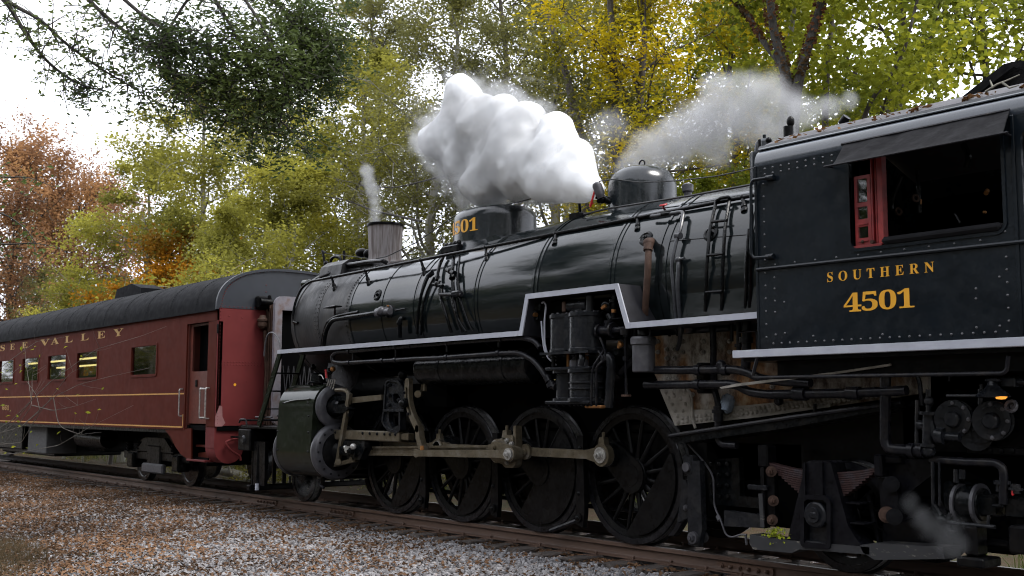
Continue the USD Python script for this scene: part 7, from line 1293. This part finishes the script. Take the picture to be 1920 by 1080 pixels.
x, y = np.concatenate([rng.uniform(-45, 8, 9000), rng.uniform(3, 10, 5000)]), np.concatenate([rng.uniform(6.2, 13, 9000), rng.uniform(1.9, 7, 5000)])
single('bank_grass', blades(x, y, rng.uniform(.12, .5, len(x)), rng.uniform(.010, .022, len(x)), 5), M['grass'], label='green and yellow grass on the bank behind the track', category='grass', kind='stuff', smooth=False)
lg = Thing('fallen_log', 'pale broken log lying behind the gap between coach and engine', 'log', tuple(at(445, 890, 3.2)))
lg.add('trunk', ptube(np.array([at(412, 884, 3.2), at(440, 888, 3.3), at(470, 900, 3.1)]), np.array([.10, .12, .13]), 10), M['palebark'], smooth=True)
lg.add('stub', ptube(np.array([at(436, 889, 3.2), at(430, 878, 3.2), at(431, 868, 3.2)]), np.array([.05, .035, .02]), 8), M['palebark'], smooth=True)
pl = Thing('bright_weed', 'bright yellow-green weed growing on the trailing truck beam', 'weed', tuple(at(1457, 1008, -1.12)))
pc = np.array([at(1457, 1003, -1.14)+rng.normal(0, 1, 3)*np.array([.085, .03, .035]) for q_ in range(90)])
pl.add('leaves', leaf_cards(pc, rng.uniform(.025, .05, 90), rng, normal=rng.normal(size=(90, 3))*.5+np.array([.1, -.5, .7]), aspect=.7), leafmat('weed_leaf', ramp((.16, .20, .02), (.32, .36, .03), (.45, .44, .06)), .35), smooth=False)
# leaves and twigs on the cab roof
rx = rng.uniform(2.6, 5.6, 150); rx = np.where(rng.uniform(size=150) < .5, rng.uniform(4.2, 5.5, 150), rx); kk = meshkit.noise(np.stack([rx*4, 0*rx, 0*rx], -1), 2) > .42; rx = np.where(kk, rx, rx*0+np.floor(rx*2)/2+.1); ry = -1.36+np.abs(rng.normal(0, .07, 150)); rz_ = 4.205+.51*(ry+1.395)-.51*(ry+1.395)**2/2.79+.012
single('roof_leaves', leaf_cards(np.stack([rx, ry, rz_+rng.uniform(0, .02, 150)], 1), rng.uniform(.03, .075, 150), rng, flat=1.4, aspect=.6), leafmat('roof_leaf', ramp((.10, .05, .02), (.30, .14, .04), (.42, .24, .10), (.50, .36, .04)), .2, .7), label='fallen leaves lying along the cab roof edge', category='leaves', kind='stuff', smooth=False)
tg = Thing('roof_twig', 'dead twig lying on the cab roof beside the hatch', 'twig', (4.9, -1.3, 4.3))
for pp in ([(1848, 172), (1870, 158), (1890, 150), (1912, 140)], [(1878, 154), (1893, 165), (1910, 160)], [(1862, 165), (1856, 150)]): tg.add('stem', ptube(np.array([at(a, b, -1.3) for a, b in pp]), np.linspace(.012, .005, len(pp)), 5), M['palebark'], smooth=True)
# ------------------------------------------------------------------ steam: volumes whose density falls off towards torn edges
def cloud(name, blobs, y, dens, label, nscale=2.0, ragged=.9, soft=.5, aniso=.65, grow_=1.32, under=None):
    """blobs: (px, py, radius in px, depth offset). The density is the balls' summed fields, torn by noise."""
    bs = []
    for a, b, r_, dy in blobs:
        c = at(a, b, y+dy); bs.append((c, r_*((c-EYE)@FWD)/FPX*grow_))
    nodes = {'g': ('geometry', {}), 'n': ('noise_texture', dict(scale=nscale, detail=6.0, roughness=.62)), 'v': ('principled_volume', dict(color=(1, 1, 1), anisotropy=aniso))}; links = [('g.position', 'n.vector')]; last = None
    for k, (c, r_) in enumerate(bs):
        nodes[f'd{k}'] = ('vector_math', dict(math_type='distance', vector2=c)); nodes[f'f{k}'] = ('map_range', dict(from_min=0.0, from_max=r_, to_min=1.0, to_max=0.0, clamp=True))
        links += [('g.position', f'd{k}.vector1'), (f'd{k}.value', f'f{k}.value')]
        if last is None: last = f'f{k}.result'
        else:
            nodes[f's{k}'] = ('math', dict(math_type='smoothmax', value3=.25)); links += [(last, f's{k}.value1'), (f'f{k}.result', f's{k}.value2')]; last = f's{k}.value'
    nodes['na'] = ('math', dict(math_type='multiply_add', value2=ragged, value3=-.5*ragged-.24)); links.append(('n.fac', 'na.value1'))
    nodes['ad'] = ('math', dict(math_type='add')); links += [(last, 'ad.value1'), ('na.value', 'ad.value2')]
    nodes['mr'] = ('map_range', dict(range_type='smoothstep', from_min=0.0, from_max=soft, to_min=0.0, to_max=dens, clamp=True)); links += [('ad.value', 'mr.value'), ('mr.result', 'v.density')]
    m = usdkit.material(stage, LK+name+'_%d' % len(label), nodes, links, volume='v.volume')
    hull = trimesh.convex.convex_hull(np.vstack([trimesh.creation.icosphere(subdivisions=1, radius=r_*1.06).vertices+c for c, r_ in bs]))
    if under: return under.add('vapour', hull, m, smooth=False)
    return single(name, hull, m, label=label, category='steam', kind='stuff', smooth=False)
big = [(1080, 352, 26, .1), (1050, 350, 30, .2), (1020, 352, 32, .3), (1124, 358, 9, 0), (1112, 354, 15, 0), (1096, 343, 28, .05), (1075, 330, 42, .1), (1045, 318, 56, .2), (1010, 300, 70, .3), (1050, 270, 36, .3), (965, 285, 82, .4), (985, 225, 50, .4), (940, 215, 58, .5), (905, 235, 74, .6), (872, 185, 42, .6), (862, 168, 28, .6), (845, 265, 66, .7), (812, 262, 36, .7), (865, 310, 55, .6), (925, 335, 60, .5), (900, 350, 44, .5), (975, 345, 46, .4), (1040, 235, 30, .3), (1080, 290, 32, .2)]
BIG = Thing('steam_cloud', 'big dense white steam cloud blowing left from the whistle', 'steam', tuple(at(1124, 358, -.45)), kind='stuff')
cloud('steam_cloud', big, -.45, 2.6, 'big dense white steam cloud blowing left from the whistle', 3.2, 1.25, .42, grow_=1.55, under=BIG)
import manifold3d as m3
def heart(blobs, seed, y, edge=.055, blend=.40, off=.0, shrink=.70, amp=.20):
    """The opaque heart of a cloud: a smooth billowing surface round the balls."""
    bs = []
    for a, b, r_, dy in blobs:
        c = at(a, b, y+dy); bs.append((c, r_*((c-EYE)@FWD)/FPX*shrink))
    lo = np.min([c-r_-.3 for c, r_ in bs], axis=0); hi = np.max([c+r_+.3 for c, r_ in bs], axis=0)
    st_ = edge; ax_ = [np.arange(lo[k], hi[k]+st_*2, st_) for k in range(3)]; G = np.stack(np.meshgrid(*ax_, indexing='ij'), -1); d = None
    for c, r_ in bs:
        q_ = np.linalg.norm(G-c, axis=-1)-r_
        if d is None: d = q_
        else: h = np.clip(.5+.5*(d-q_)/blend, 0, 1); d = d*(1-h)+q_*h-blend*h*(1-h)
    D = -(d+amp*(meshkit.fbm(G*2.2, 4, seed)-.5)); nx, ny, nz = D.shape; l0, l1, l2 = lo.tolist()
    def f(x, y_, z):
        u, v, w = (x-l0)/st_, (y_-l1)/st_, (z-l2)/st_; i, j, k = int(u), int(v), int(w)
        if i < 0 or j < 0 or k < 0 or i >= nx-1 or j >= ny-1 or k >= nz-1: return -1.0
        a, b, c = u-i, v-j, w-k; Q = D[i:i+2, j:j+2, k:k+2]; q0 = Q[0]*(1-a)+Q[1]*a; q1 = q0[0]*(1-b)+q0[1]*b; return float(q1[0]*(1-c)+q1[1]*c)
    t = m3.Manifold.level_set(f, [*lo.tolist(), *hi.tolist()], edge).to_mesh(); m = trimesh.Trimesh(t.vert_properties[:, :3], t.tri_verts, process=False)
    return trimesh.smoothing.filter_taubin(m, iterations=6)
M['steam_core'] = usdkit.material(stage, LK+'steam_core', {'d': ('diffuse_bsdf', dict(color=(.94, .95, .96))), 't': ('translucent_bsdf', dict(color=(.94, .95, .96))), 'm': ('mix_closure', dict(fac=.5))}, [('d.BSDF', 'm.closure1'), ('t.BSDF', 'm.closure2')], surface='m.closure')
BIG.add('dense_heart', heart(big, 3, -.45), M['steam_core'], smooth=True)

second = [(1590, 188, 26, 0), (1555, 198, 34, 0), (1515, 208, 42, 0), (1475, 205, 52, .1), (1440, 180, 50, .1), (1395, 170, 54, .2), (1345, 165, 42, .2), (1410, 225, 66, .1), (1350, 215, 72, .2), (1460, 240, 54, .1), (1300, 238, 66, .4), (1260, 265, 58, .5), (1340, 275, 50, .3), (1215, 290, 50, .6), (1185, 312, 36, .6)]
cloud('steam_drift', second, .6, 2.3, 'looser white steam band drifting over the steam dome towards the cab', 2.2, .9, .5)
cloud('steam_drift', [(880, 378, 34, .3), (935, 376, 38, .3), (1000, 366, 38, .3), (1060, 350, 34, .2), (1110, 300, 46, .6), (1140, 245, 48, .8)], -.35, 1.2, 'thin steam drifting under and right of the big cloud', 2.4, 1.3, .7)
cloud('steam_wisp', [(703, 412, 14, 0), (705, 395, 15, 0), (702, 378, 16, 0), (698, 358, 17, 0), (692, 338, 18, 0), (688, 320, 18, 0)], 0, 3.2, 'thin wisp of steam above the smokestack', 4.0, .9, .5)
cloud('steam_wisp', [(1795, 1022, 34, 0), (1775, 1004, 38, 0), (1752, 988, 38, 0), (1728, 970, 34, 0), (1795, 985, 30, .1), (1706, 945, 26, 0)], -1.3, 1.5, 'low steam leaking beside the trailing wheel', 3.5, 1.2, .6)
cloud('steam_wisp', [(566, 900, 16, 0), (575, 916, 18, 0), (592, 906, 14, 0)], -1.25, 1.0, 'faint steam by the pilot wheel under the cylinder', 4.0, 1.2, .6)
